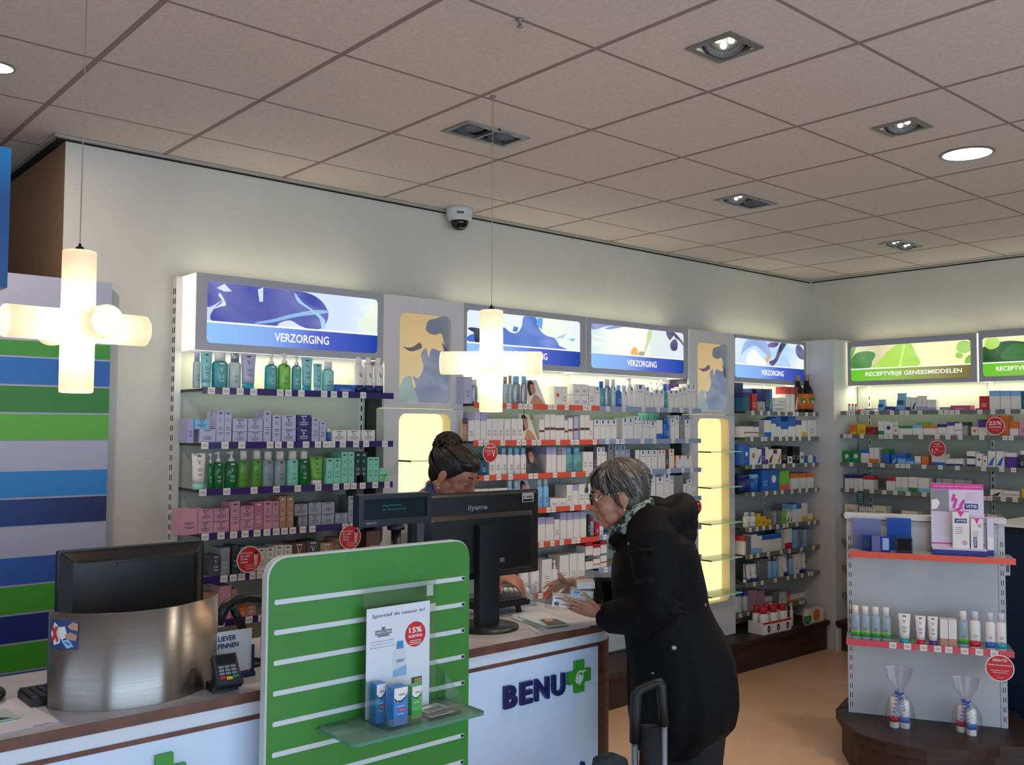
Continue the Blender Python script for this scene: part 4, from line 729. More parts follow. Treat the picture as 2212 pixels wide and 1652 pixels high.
row(WB, OF, Z4[3], *Q6, 760, 'c 150 340 640 lightblue;y 345 490 480 navy,navy;y 492 630 480 blue,lightblue;c 640 760 405 blue;c 763 915 400 blue,white o;c 938 1088 425 lime,coral b;c 1118 1235 470 white,orange t;c 1245 1358 465 white,orange t;c 1372 1485 458 white,orange t', 'fourth corner-bay shelf', .09)
row(WB, OF, Z4[4], *Q6, 1290, 'b 150 228 1030 red,black;b 255 358 1035 red,black;b 385 478 1098 white,white b;b 482 570 1100 white,white b;c 574 622 1120 yellow;c 625 712 1165 yellow;c 716 800 1212 yellow;c 832 882 1080 grey;c 888 964 1072 silver;c 968 1038 1078 lime;c 1045 1100 1095 white,green d;c 1103 1140 1095 white,green d;c 1142 1210 970 white,lightblue t;c 1212 1288 955 white,blue t;c 1292 1336 945 white,yellow b;c 1339 1384 945 white,yellow b;c 1390 1466 1115 white,yellow b;c 1482 1520 1178 yellow', 'fifth corner-bay shelf', .09)
row(WB, OF, Z4[5], *Q7, 320, 'c 180 240 95 white,red t;c 243 275 98 white,red t;c 278 302 102 white,red t;c 305 335 112 silver;c 338 368 110 silver;c 372 448 82 white,lightblue b;c 452 510 98 white,lightblue b;c 513 606 90 white,blue t;c 609 660 84 white,blue t;c 663 755 72 white,blue t;c 797 893 5 white,red b;c 905 965 20 lightblue;c 968 1028 15 silver;c 1031 1082 18 lightblue;c 1085 1143 10 silver', 'sixth corner-bay shelf', .08)
row(WB, OF, Z4[6], *Q7, 650, 't 205 270 515 white,white;t 275 322 455 silver,white;t 326 388 465 white,navy;t 392 468 458 white,navy;c 472 528 395 silver;c 530 580 390 silver;b 600 664 352 lightblue,silver;b 667 728 352 lightblue,silver;c 732 784 356 white;t 790 862 335 white,navy T;b 868 916 320 lightblue,silver;c 920 984 330 white;t 987 1033 308 white,navy;t 1036 1083 305 white,navy', 'seventh corner-bay shelf', .08)
row(WB, OF+.12, Z4[7], *Q7, 1160, 'b 185 286 800 white,blue;b 290 350 800 white,blue;c 352 398 790 pink;c 400 448 792 pink;c 452 540 798 pink;c 543 640 870 white,red m;c 645 728 812 silver;c 730 822 812 white;c 825 868 808 orange;c 872 972 842 white,orange b;c 976 1078 816 white,rose b;c 1082 1148 800 white,maroon m;c 1152 1200 790 white,maroon o', 'lowest corner-bay shelf', .12)
# right wall
A1 = (1800, .18626, 680, .18626); A2 = (1800, .18626, 880, .18626)
OR_ = -.272
row(WR, OR_, Z5[0], *A1, 1118, 'b 165 200 1030 white,red;b 205 237 1030 white,red;b 241 274 1034 white,red;f 280 318 1095 red;c 355 456 1085 white,ink t;g 490 600 980 lightblue,petrol;c 604 692 1060 purple,lilac b;g 700 838 905 lightblue,petrol;c 842 900 950 white,darkgrey b;c 904 966 955 white,petrol d;c 972 1028 937 white,lavender b;c 1031 1088 937 white,lavender b;c 1092 1150 980 white,lavender b;c 1152 1196 980 white,lavender b;c 1235 1355 1068 grey;f 1358 1590 1048 magenta,purple;f 1650 1690 1082 petrol;c 1695 1806 940 red,white l;c 1812 1935 877 white,lightblue t;c 1940 2060 877 white,lightblue t;c 2064 2180 877 white,lightblue t;c 2186 2290 880 petrol', 'top right-wall shelf', .08)
row(WR, OR_, Z5[1], *A2, 360, 'c 200 272 195 orange,yellow b;c 276 375 190 yellow;c 378 517 225 maroon,red d;c 522 590 152 white,green b;c 593 690 165 white,navy o;c 695 758 222 white,orange o;c 762 918 210 white,green t;c 922 1040 205 white,lightblue t;c 1045 1205 208 white,orange t;c 1210 1264 190 white,navy t;c 1266 1320 190 white,navy t;c 1323 1408 165 white,purple t;c 1412 1498 182 white,lavender m;c 1501 1560 165 silver,ink t;c 1602 1680 222 cream,orange o;c 1684 1790 135 white,purple T;c 1796 1928 90 white,orange T;c 1936 2040 90 orange;c 2046 2150 158 white,orange T;c 2156 2280 142 pink', 'second right-wall shelf', .08)
row(WR, OR_+.085, Z5[1], *A2, 350, 'c 975 1098 168 lime;c 205 260 182 cream', 'rear of second right-wall shelf', .06)
row(WR, OR_, Z5[2], *A2, 680, 'c 112 205 502 green,white o;c 212 314 500 green,white o;c 320 414 482 white,blue t;c 420 476 463 white,orange b;c 479 528 463 white,orange b;c 576 650 482 blue,green t;c 672 742 545 blue,lightblue d;c 746 840 530 lightblue,blue T;c 846 940 582 lightblue,blue T;c 945 1012 562 white,lightblue b;c 1028 1100 562 orange,coral b;c 1140 1300 535 white,blue b;c 1306 1404 592 white,navy b;c 1407 1507 592 white,navy b;c 1550 1650 505/590 white,navy b;c 1550 1650 592 white,navy b;c 1660 1727 530 white,darkgrey o;c 1735 1786 560 white,darkgrey o;c 1795 1882 503 white,blue d;c 1892 1985 505 white,blue d;c 1990 2126 520 purple,white t;b 2140 2240 500 ink,white', 'third right-wall shelf', .08)
row(WR, OR_, Z5[3], *A2, 975, 'c 136 184 772 white,navy t;c 187 236 772 white,navy t;c 241 290 772 white,navy t;c 293 346 772 white,navy t;c 352 466 790 white,red t;c 616 720 805 white,red t;c 726 792 805 white,mint b;c 795 866 805 white,mint b;c 874 980 805 white,green b;c 986 1112 815 white,lightblue b;c 1126 1190 870 white;c 1196 1260 822 white,silver t;c 1266 1395 826 white,silver t;c 1400 1534 835 white,silver t;c 1538 1610 845 white,silver t;c 1820 1960 950 white,ink d;c 1964 2160 967 white,red m;c 2184 2280 940 yellow', 'fourth right-wall shelf', .08)
row(WR, OR_, Z5[4], *A2, 1235, 'c 128 282 1120 cream,orange l;c 300 372 1150 white;c 376 450 1152 cream;c 454 620 1138 cream,orange l;c 790 972 1198 cream;c 1640 1760 1230 white;c 1780 1900 1240 cream', 'fifth right-wall shelf', .08)
row(WR, OR_, Z5[5], 1800, .18626, 1020, .18626, 900, 'c 1995 2110 570 lightblue,white t;c 2114 2260 570 lightblue,white t', 'sixth right-wall shelf', .12)

# ================================================================== ROUND PROMOTION CARDS
M_red = mat('promo_red', 'cc2230', .4); M_pw = mat('promo_white', 'efe9e6', .5)
def disc_sign(name, wall, off, px, py, r, lines, label, colr=None, group='round red promotion signs'):
    u, z = wall.hit(px, py, off); mb = MB(); n = 32; c = colr or M_red
    mb.prism([(r*math.cos(2*PI*i/n), r*math.sin(2*PI*i/n)) for i in range(n)], -.0006, .0012, M_pw)
    mb.prism([(r*.93*math.cos(2*PI*i/n), r*.93*math.sin(2*PI*i/n)) for i in range(n)], -.0012, -.0007, c)
    for st, x, zz, h, w in lines: mb.text(st, x*r, zz*r, h*r, -.0016, M_pw, w*r if w else None, .02)
    o = mb.build(name, loc=wall.pt(u, off, z), rotz=wall.a); tag(o, label, 'sign', group); return o
L1 = [('VICHY DOUCHE', -.28, .42, .13, 1.0), ('GEL-CREME', -.34, .20, .13, .8), ('750 ML!', -.42, -.02, .13, .6), ('CADEAU', -.42, -.24, .13, .6), ('bij aankoop van', .12, -.45, .08, .8), ('twee Vichy producten', .12, -.58, .08, 1.0), ('uit Normaderm', .12, -.72, .08, .8)]
for (px, py, w_) in ((538.5, 1208, 'partly hiding white cartons on the fifth purple-edged shelf'), (756.5, 1160, 'just left of the customer display')):
    o = disc_sign('promotion_sign', WB, -.325, px, py, .060, L1, 'round red promotion sign with tube picture '+w_)
    mb = MB(); mb.poly([(.020, -.002, .024), (.024, -.002, -.028), (.036, -.002, -.028), (.042, -.002, .024)], mat('tube_picture', 'd9b59a', .5)); mb.poly([(.019, -.0024, .028), (.031, -.0024, .018), (.043, -.0024, .028), (.031, -.0024, .034)], M_black); mb.build('tube_picture', o)
disc_sign('promotion_sign', WB, -.325, 1059, 978.4, .052, [('NIEUW', 0, .48, .22, 1.1), ('De Vetaderma', -.25, .25, .1, 1.0), ('heerlijk fris', -.25, .08, .1, .9), ('vanaf nu', -.2, -.1, .1, .6), ('bij ons', -.2, -.28, .1, .5), ('V', .45, -.45, .8, .45)], 'round red NIEUW sign on a coral-edged shelf, right of the pharmacist')
disc_sign('promotion_sign', WB, -.325, 1505.5, 1095, .050, [('Nieuw!', 0, .35, .26, 1.1), ('Lichaamscreme', 0, -.18, .14, 1.2), ('Toleriane', 0, -.42, .14, .9)], 'round red sign between customer and amber niche column')
disc_sign('promotion_sign', WR, -.325, 2150, 920, .062, [('25%', 0, .12, .42, 1.4), ('KORTING', 0, -.22, .2, 1.3), ('op 2 stuks', 0, -.5, .1, .8)], 'round red 25% KORTING sign on second right-wall shelf')
disc_sign('promotion_sign', WR, -.325, 2025, 969.4, .060, [('VOGEL', 0, .5, .16, .7), ('vergiftdrops', 0, .2, .16, 1.3), ('1,', -.45, -.6, .62, .4), ('50', -.08, -.2, .26, .35), ('per pak', .42, -.35, .12, .6)], 'round red price sign 1,50 on third right-wall shelf')
u, z = WR.hit(1858.7, 1076, -.33); mb = MB(); hx_ = [(-.028, .045), (-.03, -.035), (0, -.056), (.03, -.035), (.028, .045), (.018, .055), (-.018, .055)]
mb.prism(hx_[::-1][::-1], -.001, .001, mat('talker_petrol', '0f4f55', .5))
for k in range(6): mb.box(-.018, .018, -.0014, -.001, .034-k*.014, .037-k*.014, M_pw)
tag(mb.build('shelf_talker', loc=WR.pt(u, -.33, z), rotz=WR.a), 'dark teal pointed hanging card on the right-wall shelving', 'sign')

# ================================================================== STRIPED PARTITION AND SCREEN AT THE LEFT
t = thing('striped_partition', 'tall partition board with green, blue and navy horizontal stripes', 'partition', (0, 4.25, 0))
xr = hy(235, 900, 4.25).x; ztop = hy(130, 600, 4.25).z
mb = MB(); mb.box(-1.6, xr, 0, .03, 0, ztop, mat('partition_white', 'a9abc0', .45)); mb.build('board', t)
def two(name, a, b, ax=0):
    m = noisy(name, a, b, (1, 1, 1), .45); n, l, b_ = nodes(m)
    tc = n.new('ShaderNodeTexCoord'); sp = n.new('ShaderNodeSeparateXYZ'); rp = n.new('ShaderNodeValToRGB'); rp.color_ramp.elements[0].position = .62; rp.color_ramp.elements[1].position = .98
    rp.color_ramp.elements[0].color = (*lin(a), 1); rp.color_ramp.elements[1].color = (*lin(b), 1)
    l.new(tc.outputs['Generated'], sp.inputs[0]); l.new(sp.outputs[ax], rp.inputs[0]); l.new(rp.outputs[0], b_.inputs['Base Color']); return m
yb = [730, 767.5, 830, 891, 953, 1017, 1078, 1140, 1205, 1268, 1331, 1394, 1456, 1520]
cols = ['3c8f2c', None, '2f7a2e', '58a82e', None, '1f7fc6', None, None, None, '3f9a2c', '1c2a78', '3f9a2c', '2d5fb4']
cm_ = {1: two('stripe_blue', '2a80d0', '1d5fae'), 6: two('stripe_blue_to_navy', '1f5fb0', '16205c'), 8: two('stripe_sky_to_blue', '3a7fd0', '22489c')}
for k in range(13):
    za, zb_ = hy(0, yb[k], 4.25).z, hy(0, yb[k+1], 4.25).z
    if cols[k] is None and k not in cm_: continue
    mb = MB(); mb.box(-1.6, xr-.001, -.0015, 0, zb_+.004, za-.004, cm_.get(k) or mat('stripe_'+cols[k], cols[k], .45)); mb.build('stripe', t)
p = hy(25, 320, 2.4); q = hy(21, 622, 2.4)
t = thing('hanging_screen', 'blue-framed screen cut off by the left picture edge', 'screen', (p.x-.52, 2.4, 0))
mb = MB(); ho = rrect(.045, .47, q.z+.045, p.z-.05, .004); holed(mb, 0, .52, q.z, p.z, ho, 0, .05, two('frame_blue', '0f4f8c', '1c7fc0', 2)); mb.box(.0, .52, .0501, .055, q.z, p.z, M_black); mb.build('frame', t)
mb = MB(); mb.box(.044, .471, .02, .03, q.z+.044, p.z-.049, mat('screen_black', '06080c', .1)); mb.build('display', t)
mb = MB(); mb.tube([(.26, .03, p.z-.01), (.26, .03, HC)], .014, M_steel, 10); mb.build('ceiling_rod', t)

# ================================================================== SERVICE COUNTER
ZT = 1.0; YF_, YK, XE = 2.345, 2.93, 2.60
def fp(x0, x1, y0, y1, r, n=8):
    pts = [(x0, y0)]
    for cx, cy, a0 in ((x1-r, y0+r, -90), (x1-r, y1-r, 0)):
        for k in range(n+1): a = math.radians(a0+90*k/n); pts.append((cx+r*math.cos(a), cy+r*math.sin(a)))
    return pts+[(x0, y1)]
t = thing('service_counter', 'long white service counter with walnut edges and BENU lettering', 'counter', (0, 0, 0))
M_top = noisy('counter_top_white', 'b7b3b4', 'bdb9ba', (4, 4, 4), .32); M_front = mat('counter_front_white', 'd3e6ff', .3, coat=.3)
mb = MB(); mb.slab(fp(-1.8, XE-.002, YF_+.002, YK-.002, .13), ZT-.018, ZT, M_top); mb.build('worktop', t)
def band(a, b, o, m, name):
    mb = MB(); mb.slab(fp(-1.8-o, XE+o, YF_-o, YK+o, .13), a, b, m); return mb.build(name, t)
band(ZT-.027, ZT-.0181, .001, M_woodh, 'edge_band'); mb = MB(); P = fp(-1.8, XE+.001, YF_-.001, YK+.001, .13)
mb.rings([[(x, y, z) for x, y in P] for z in (ZT-.018, ZT+.0005)], M_woodh, False, False); mb.build('edge_band', t)
band(ZT-.062, ZT-.0271, -.004, mat('counter_recess_white', 'd8e2ee', .3), 'lit_recess'); band(ZT-.074, ZT-.0621, .0, M_woodh, 'lower_edge_band')
mb = MB(); mb.slab(fp(2.4655, XE-.004, YF_+.004, YK-.004, .12), .06, ZT-.0741, M_wood); mb.build('end_panel', t)
mb = MB(); mb.box(-1.8, 2.465, YF_+.001, YF_+.02, .06, ZT-.0741, M_front); mb.build('front_panel', t)
mb = MB(); mb.box(-1.8, 2.5, YF_+.05, YK-.02, 0, .06, M_black); mb.build('kick_board', t)
mb = MB(); mb.box(-1.8, 2.465, YK-.02, YK-.004, .06, ZT-.0741, M_wood); mb.build('back_panel', t)
M_navy = mat('letter_navy', '1b1f5e', .35); M_green = mat('logo_green', '3f9a34', .35)
zb_, ztp = EYE-.911, EYE-.838
x = 2.016
for ch, xa, xb in (('B', 2.016, 2.076), ('E', 2.087, 2.143), ('N', 2.152, 2.220), ('U', 2.231, 2.295)):
    mb = MB(); mb.text(ch, 0, 0, ztp-zb_, 0, M_navy, (xb-xa)*.94, .035, False, ext=.012); mb.build('letter', t, loc=((xa+.002), YF_-.012, zb_))
mb = MB(); mb.text('A', 0, 0, .075, 0, M_navy, .062, .035, False, ext=.012); mb.build('letter', t, loc=(2.350, YF_-.012, hy(1267, 1640, 2.345).z-.075))
def cross(cx, cz, s, par):
    a, b = s/2, s*.2; r = s*.06
    pts = [(-b, -a), (b, -a), (b, -b), (a, -b), (a, b), (b, b), (b, a), (-b, a), (-b, b), (-a, b), (-a, -b), (-b, -b)]
    mb = MB(); mb.prism(pts, 0, .013, M_green); o = mb.build('logo_cross', par, loc=(cx, YF_-.013, cz))
    mb = MB(); sc = s/2
    bird = [(-.55, -.25), (-.5, .1), (-.3, .4), (0, .52), (.28, .42), (.5, .5), (.8, .3), (.5, .36), (.3, .22), (.38, -.02), (.3, -.3), (.1, -.5), (0, -.68), (-.12, -.5), (-.2, -.62), (-.28, -.45), (-.42, -.5)]
    mb.poly([(x*sc*.8, -.0008, z*sc*.8) for x, z in bird], mat('logo_pale', 'cfe0d2', .4))
    mb.poly([(x*sc*.8, -.0014, z*sc*.8) for x, z in [(-.38, .0), (-.2, .28), (.05, .38), (.22, .25), (.25, .0), (.05, -.18), (.18, -.05), (.12, .14), (-.1, .2), (-.28, .05)]], M_green); mb.build('bird_emblem', o)
cross(2.361, EYE-.862, .108, t); cross(.913, EYE-.862, .108, t)
# ------------------------------------------------------------------ green slat panel before the counter
PX0, PX1, PYF, PZT = 1.135, 1.800, 2.25, EYE-.339
M_pg = noisy('panel_green', '3a8430', '3e8933', (6, 6, 6), .45); M_edge = mat('panel_edge_white', 'c9cfcb', .4); M_slat = mat('slat_white', 'd2d8de', .35)
t = thing('slatwall_panel', 'green slatwall display panel with rounded top corners standing before the counter', 'display panel', (0, 0, 0))
out = [p for p in rrect(PX0, PX1, .02, PZT, .055, 8)]
mb = MB(); mb.prism(out, PYF, PYF+.026, M_edge); mb.build('core_board', t)
inn = rrect(PX0+.006, PX1-.001, .021, PZT-.004, .052, 8); mb = MB(); mb.prism(inn, PYF-.002, PYF-.0001, M_pg); mb.build('green_face', t)
for k in range(16):
    z = EYE-.455-k*.0776
    if z < .05: break
    mb = MB(); mb.prism(rrect(1.156, 1.782, z-.0065, z+.0065, .004, 2), PYF-.0035, PYF-.0021, M_slat); s_ = mb.build('slat_channel', t)
    mb = MB(); mb.box(1.770, 1.780, PYF-.0042, PYF-.0036, z-.004, z+.004, M_black); mb.build('channel_end', s_)
mb = MB(); mb.box(PX0+.02, PX1-.02, PYF-.06, PYF+.075, 0, .02, M_steel); mb.build('foot', t)
t = thing('glass_shelf', 'small clear glass shelf hooked onto the green slat panel', 'shelf', (0, 0, 0)); ZG = EYE-.80
mb = MB(); c_ = rrect(1.283, 1.714, 2.059, 2.246, .02, 4); mb.slab(c_, ZG-.004, ZG+.004, M_gshelf, M_gedge); g = mb.build('pane', t)
g.data.materials.clear(); g.data.materials.append(M_gshelf); g.data.materials.append(M_gedge)
for i, pl in enumerate(g.data.polygons): pl.material_index = 1 if abs(pl.normal.z) < .5 else 0
for xx in (1.31, 1.66): mb = MB(); mb.box(xx, xx+.05, 2.215, 2.246, ZG-.012, ZG+.006, M_glass); mb.build('shelf_clip', t)
# acrylic leaflet holder on the shelf
t = thing('acrylic_poster_holder', 'clear acrylic poster holder with side tray on the glass shelf', 'display holder', (0, 0, 0)); Z0 = ZG+.0045
mb = MB(); mb.box(1.404, 1.650, 2.214, 2.217, Z0, EYE-.440, M_glass); mb.build('back_plate', t)
mb = MB(); mb.box(1.404, 1.650, 2.09, 2.214, Z0, Z0+.002, M_glass); mb.build('tray_floor', t)
for xx in (1.404, 1.648):
    mb = MB(); b = [(xx, 2.213, Z0+.0025), (xx, 2.0905, Z0+.0025), (xx, 2.0905, Z0+.05), (xx, 2.213, Z0+.12)]; mb.rings([b, [(x+.002, y, z) for x, y, z in b]], M_glass, True, False); mb.build('tray_side', t, fix=True)
mb = MB(); mb.box(1.406, 1.648, 2.088, 2.09, Z0, Z0+.03, M_glass); mb.build('tray_lip', t)
for xx, zz, h in ((1.615, EYE-.485, .03), (1.625, EYE-.53, .022)): mb = MB(); mb.box(xx, xx+.022, 2.2120, 2.2135, zz, zz+h, mat('tape_pale', 'c8d2c0', .4, alpha=.6)); mb.build('tape_piece', t)
t = thing('poster', 'white poster reading Sportief de natuur in! with round red 15% sign', 'poster', (1.407, 2.203, Z0+.003)); W, H = .212, .300
mb = MB(); lean = .015
mb.box(0, W, 0, .001, 0, H-.004, mat('poster_paper', 'dfe3ee', .5)); pp = mb.build('sheet', t); T = mat('poster_text', '4a4f60', .5)
mb = MB(); mb.text('Sportief de natuur in!', W/2, H-.034, .013, -.0004, T, .176, .01)
mb.text('Laat je inspireren en trakteren', .052, H-.098, .0042, -.0004, T, .078); mb.text('met de gratis Dm-t. 6-1 km', .052, H-.106, .0042, -.0004, T, .068); mb.text('Hardlopen met dry ease en VSM', .052, H-.114, .0042, -.0004, T, .080); mb.build('printed_text', pp)
mb = MB(); g1 = mat('badge_grey', '6b6f7a', .5); mb.box(.028, .082, -.0004, 0, H-.078, H-.066, g1); mb.box(.036, .074, -.0004, 0, H-.084, H-.079, g1); mb.box(.049, .060, -.0004, 0, H-.0655, H-.058, g1); mb.text('HARDLOPEN', .055, H-.075, .006, -.0008, M_pw, .05, .01); mb.build('running_badge', pp)
mb = MB(); n = 32; R = .035; cx, cz = .162, H-.092
mb.poly([(cx+R*math.cos(2*PI*i/n), -.0006, cz+R*math.sin(2*PI*i/n)) for i in range(n)], M_red); mb.text('15%', cx, cz+.004, .016, -.001, M_pw, .044, .03); mb.text('KORTING', cx, cz-.009, .008, -.001, M_pw, .046, .03)
for k in range(3): mb.box(cx-.02, cx+.02, -.001, -.0006, cz-.018-k*.005, cz-.0165-k*.005, M_pw)
mb.build('discount_roundel', pp)
mb = MB(); c1 = mat('can_white_print', 'd3d9e2', .5); c2 = mat('can_blue_print', '2f8fcf', .5)
mb.poly([(x_, -.0006, z_) for x_, z_ in rrect(.088, .132, .10, .175, .012)], c1); mb.poly([(.098, -.001, .175), (.122, -.001, .175), (.120, -.001, .196), (.100, -.001, .196)], c2); mb.poly([(.088, -.0011, .10), (.132, -.0011, .10), (.132, -.0011, .128), (.088, -.0011, .118)], mat('can_sky', '8ab6e0', .5)); mb.text('vsm', .110, .138, .008, -.0014, mat('vsm_violet', '5a5a9a', .5), .026, .01); mb.build('can_picture', pp)
mb = MB(); mb.box(.150, .186, -.0006, 0, .035, .088, mat('photo_brown', '5a4a35', .5)); mb.box(.152, .176, -.001, -.0006, .04, .062, mat('photo_blue', '5a6f9e', .5)); mb.box(.160, .184, -.001, -.0006, .066, .084, mat('photo_green', '8f9a58', .5)); mb.build('printed_photo', pp)
def vsm_box(x, y, w, h, d, c, lab):
    body = mat('carton_'+c, {'blue': '3f86cf', 'green': '5cb05c'}[c], .4); mb = MB(); mb.box(0, w, 0, d, 0, h, body)
    mb.poly([(x_, -.0006, z_) for x_, z_ in [(.001, h*.66), (w*.25, h*.60), (w*.6, h*.64), (w-.001, h*.80), (w-.001, h-.001), (.001, h-.001)]], M_pw)
    mb.poly([(x_, -.001, z_) for x_, z_ in [(w*.02, h*.72), (w*.12, h*.63), (w*.5, h*.61), (w*.85, h*.70), (w*.97, h*.86), (w*.8, h*.73), (w*.5, h*.655), (w*.2, h*.67), (w*.08, h*.74)]], mat('oval_outline', '1f3a48', .5))
    mb.text('vsm', w*.55, h*.78, h*.05, -.0014, mat('vsm_violet', '5a5a9a', .5), w*.42, .01)
    if c == 'blue': mb.box(w*.3, w*.85, -.001, 0, h*.38, h*.45, M_red); mb.text('NIEUW', w*.57, h*.395, h*.03, -.0014, M_pw, w*.4)
    mb.box(w*.2, w*.75, -.0008, 0, h*.50, h*.512, M_pw); mb.box(w*.25, w*.7, -.0008, 0, h*.3, h*.31, M_pw)
    o = mb.build('carton', loc=(x, y, Z0+.003)); tag(o, lab, 'carton', 'homeopathy cartons on the glass shelf')
vsm_box(1.410, 2.155, .030, .104, .032, 'blue', 'tall blue and white carton at left rear of the glass shelf')
vsm_box(1.432, 2.105, .045, .100, .034, 'blue', 'tall blue and white carton with red mark, front of the glass shelf')
vsm_box(1.481, 2.150, .026, .084, .030, 'green', 'green and white carton right behind the tall blue carton')
vsm_box(1.504, 2.125, .034, .088, .028, 'green', 'green and white carton, rightmost on the glass shelf')
for k in range(3):
    mb = MB(); mb.box(0, .085, 0, .055, 0, .0018, mat('leaflet_%d' % k, ['c9c4c0', '7d8088', 'aab2b8'][k], .5)); mb.box(.01, .07, .006, .03, .0018, .0021, mat('leaflet_print_%d' % k, ['6d7080', '3c3f48', '8b7f70'][k], .5)); mb.box(.01, .05, .036, .046, .0018, .0021, M_pw)
    o = mb.build('leaflet', loc=(1.553+.003*k, 2.105+.012*k, Z0+.0025+k*.0025), rotz=.05*k); tag(o, ['lowest', 'middle', 'topmost'][k]+' leaflet of the pile on the small glass shelf', 'leaflet', 'leaflets on the glass shelf')
# ------------------------------------------------------------------ curved steel screen and left till
ARC = [(.693, 2.537), (.703, 2.508), (.722, 2.478), (.753, 2.444), (.79, 2.418), (.826, 2.403), (.87, 2.393), (.921, 2.391), (.97, 2.402), (1.017, 2.424), (1.06, 2.450), (1.097, 2.477), (1.120, 2.505)]
steel = mat('brushed_steel', 'a29e99', .34, 1.0); n, l, b = nodes(steel); b.inputs['Anisotropic'].default_value = .85; b.inputs['Anisotropic Rotation'].default_value = .25
tg_ = n.new('ShaderNodeTangent'); tg_.direction_type = 'RADIAL'; tg_.axis = 'Z'; l.new(tg_.outputs[0], b.inputs['Tangent'])
tc = n.new('ShaderNodeTexCoord'); mp = n.new('ShaderNodeMapping'); mp.inputs['Scale'].default_value = (3, 3, 260); nz = n.new('ShaderNodeTexNoise'); nz.inputs['Scale'].default_value = 1; nz.inputs['Detail'].default_value = 2
mr = n.new('ShaderNodeMapRange'); mr.inputs[3].default_value = .24; mr.inputs[4].default_value = .40
l.new(tc.outputs['Object'], mp.inputs[0]); l.new(mp.outputs[0], nz.inputs[0]); l.new(nz.outputs[0], mr.inputs[0]); l.new(mr.outputs[0], b.inputs['Roughness'])
def arc_pt(s):
    s = max(0, min(len(ARC)-1.001, s)); i = int(s); f = s-i; return Vector(ARC[i]).lerp(Vector(ARC[i+1]), f)
t = thing('curved_steel_screen', 'curved brushed steel privacy screen with a small blue sticker', 'privacy screen', (0, 0, 0))
N = 60; mb = MB(); b = len(mb.v); oo = []
sm_arc = [arc_pt(k*(len(ARC)-1)/N) for k in range(N+1)]
for _ in range(6): sm_arc = [sm_arc[0]]+[(sm_arc[i-1]+sm_arc[i]*2+sm_arc[i+1])/4 for i in range(1, N)]+[sm_arc[-1]]
for k in range(N+1):
    p = sm_arc[k]; d = (sm_arc[min(k+1, N)]-sm_arc[max(k-1, 0)]).normalized(); nn = Vector((-d.y, d.x)); oo.append((p, nn))
for zz in (ZT+.0005, ZT+.237):
    for p, nn in oo: mb.v.append((p.x, p.y, zz))
for zz in (ZT+.0005, ZT+.237):
    for p, nn in oo: mb.v.append((p.x+nn.x*.003, p.y+nn.y*.003, zz))
K = N+1
for k in range(N):
    mb.face((k, k+1, K+k+1, K+k), steel, True); mb.face((2*K+k+1, 2*K+k, 3*K+k, 3*K+k+1), steel, True)
    mb.face((K+k, K+k+1, 3*K+k+1, 3*K+k), steel)
mb.face((0, K, 3*K, 2*K), steel); mb.face((N, 2*K+N, 3*K+N, K+N), steel); so = mb.build('steel_sheet', t)
def on_arc(fx, z, off): k = fx*N; i = int(min(k, N-1)); f = k-i; p = oo[i][0].lerp(oo[i+1][0], f); nn = oo[i][1]; return (p.x-nn.x*off, p.y-nn.y*off, z)
def sticker_quad(mb, a0, a1, z0, z1, off, m, n_=8):
    for k in range(n_): x0, x1 = a0+(a1-a0)*k/n_, a0+(a1-a0)*(k+1)/n_; mb.poly([on_arc(x0, z0, off), on_arc(x1, z0, off), on_arc(x1, z1, off), on_arc(x0, z1, off)], m)
def arc_poly(mb, pts, off, m, A0, A1, Z0_, Z1_): mb.poly([on_arc(A0+(A1-A0)*x, Z0_+(Z1_-Z0_)*z, off) for x, z in pts], m)
A0, A1, SZ0, SZ1 = .03, .215, ZT+.150, ZT+.219
mb = MB(); sticker_quad(mb, A0, A1, SZ0, SZ1, .0008, mat('sticker_blue', '27427f', .4)); st = mb.build('sticker', so)
mb = MB()
for pl, c in (([(.02, .5), (.2, .92), (.5, .7), (.45, .2), (.2, .1)], 'white'), ([(.42, .75), (.62, .8), (.72, .45), (.5, .3)], 'white'), ([(.5, .3), (.75, .35), (.9, .1), (.7, .02)], 'lightblue'), ([(.7, .8), (.85, .96), (1, .9), (1, .65), (.8, .7)], 'tan'), ([(.62, .5), (.8, .6), (.99, .5), (.95, .3), (.7, .35)], 'tan')): arc_poly(mb, pl, .0012+.0003*len(mb.f)*.3, pm(c), A0, A1, SZ0, SZ1)
for pl in ([(.12, .25), (.2, .22), (.38, .75), (.3, .8)], [(.12, .7), (.18, .78), (.42, .3), (.36, .22)]): arc_poly(mb, pl, .004, M_red, A0, A1, SZ0, SZ1)
mb.build('printed_picture', st)
def slabz(mb, x0, x1, y0, y1, z0, z1, m, r=.008): mb.prism(rrect(x0, x1, z0, z1, r, 4), y0, y1, m)
t = thing('computer_monitor', 'black computer monitor seen from behind, above the curved steel screen', 'monitor', (.99, 2.79, ZT))
mb = MB(); slabz(mb, -.208, .208, 0, .022, .085, .352, M_black, .006); mb.build('bezel', t)
mb = MB(); mb.rings([[(x*s_, y, z) for x, z in rrect(-.205, .205, zz0, zz1, .01, 3)] for s_, y, zz0, zz1 in ((1, 0, .09, .348), (.86, -.03, .115, .325), (.80, -.034, .12, .318))], M_black, True, False); bk = mb.build('back_cover', t)
mb = MB(); mb.box(-.06, .06, -.039, -.034, .30, .312, M_black); mb.build('vent_cover', bk)
mb = MB(); mb.box(-.03, .03, -.02, .0, .02, .20, M_black); mb.build('stand', t); mb = MB(); mb.lathe([(.10, 0), (.10, .012), (.02, .02)], M_black, seg=28); mb.build('base', t)
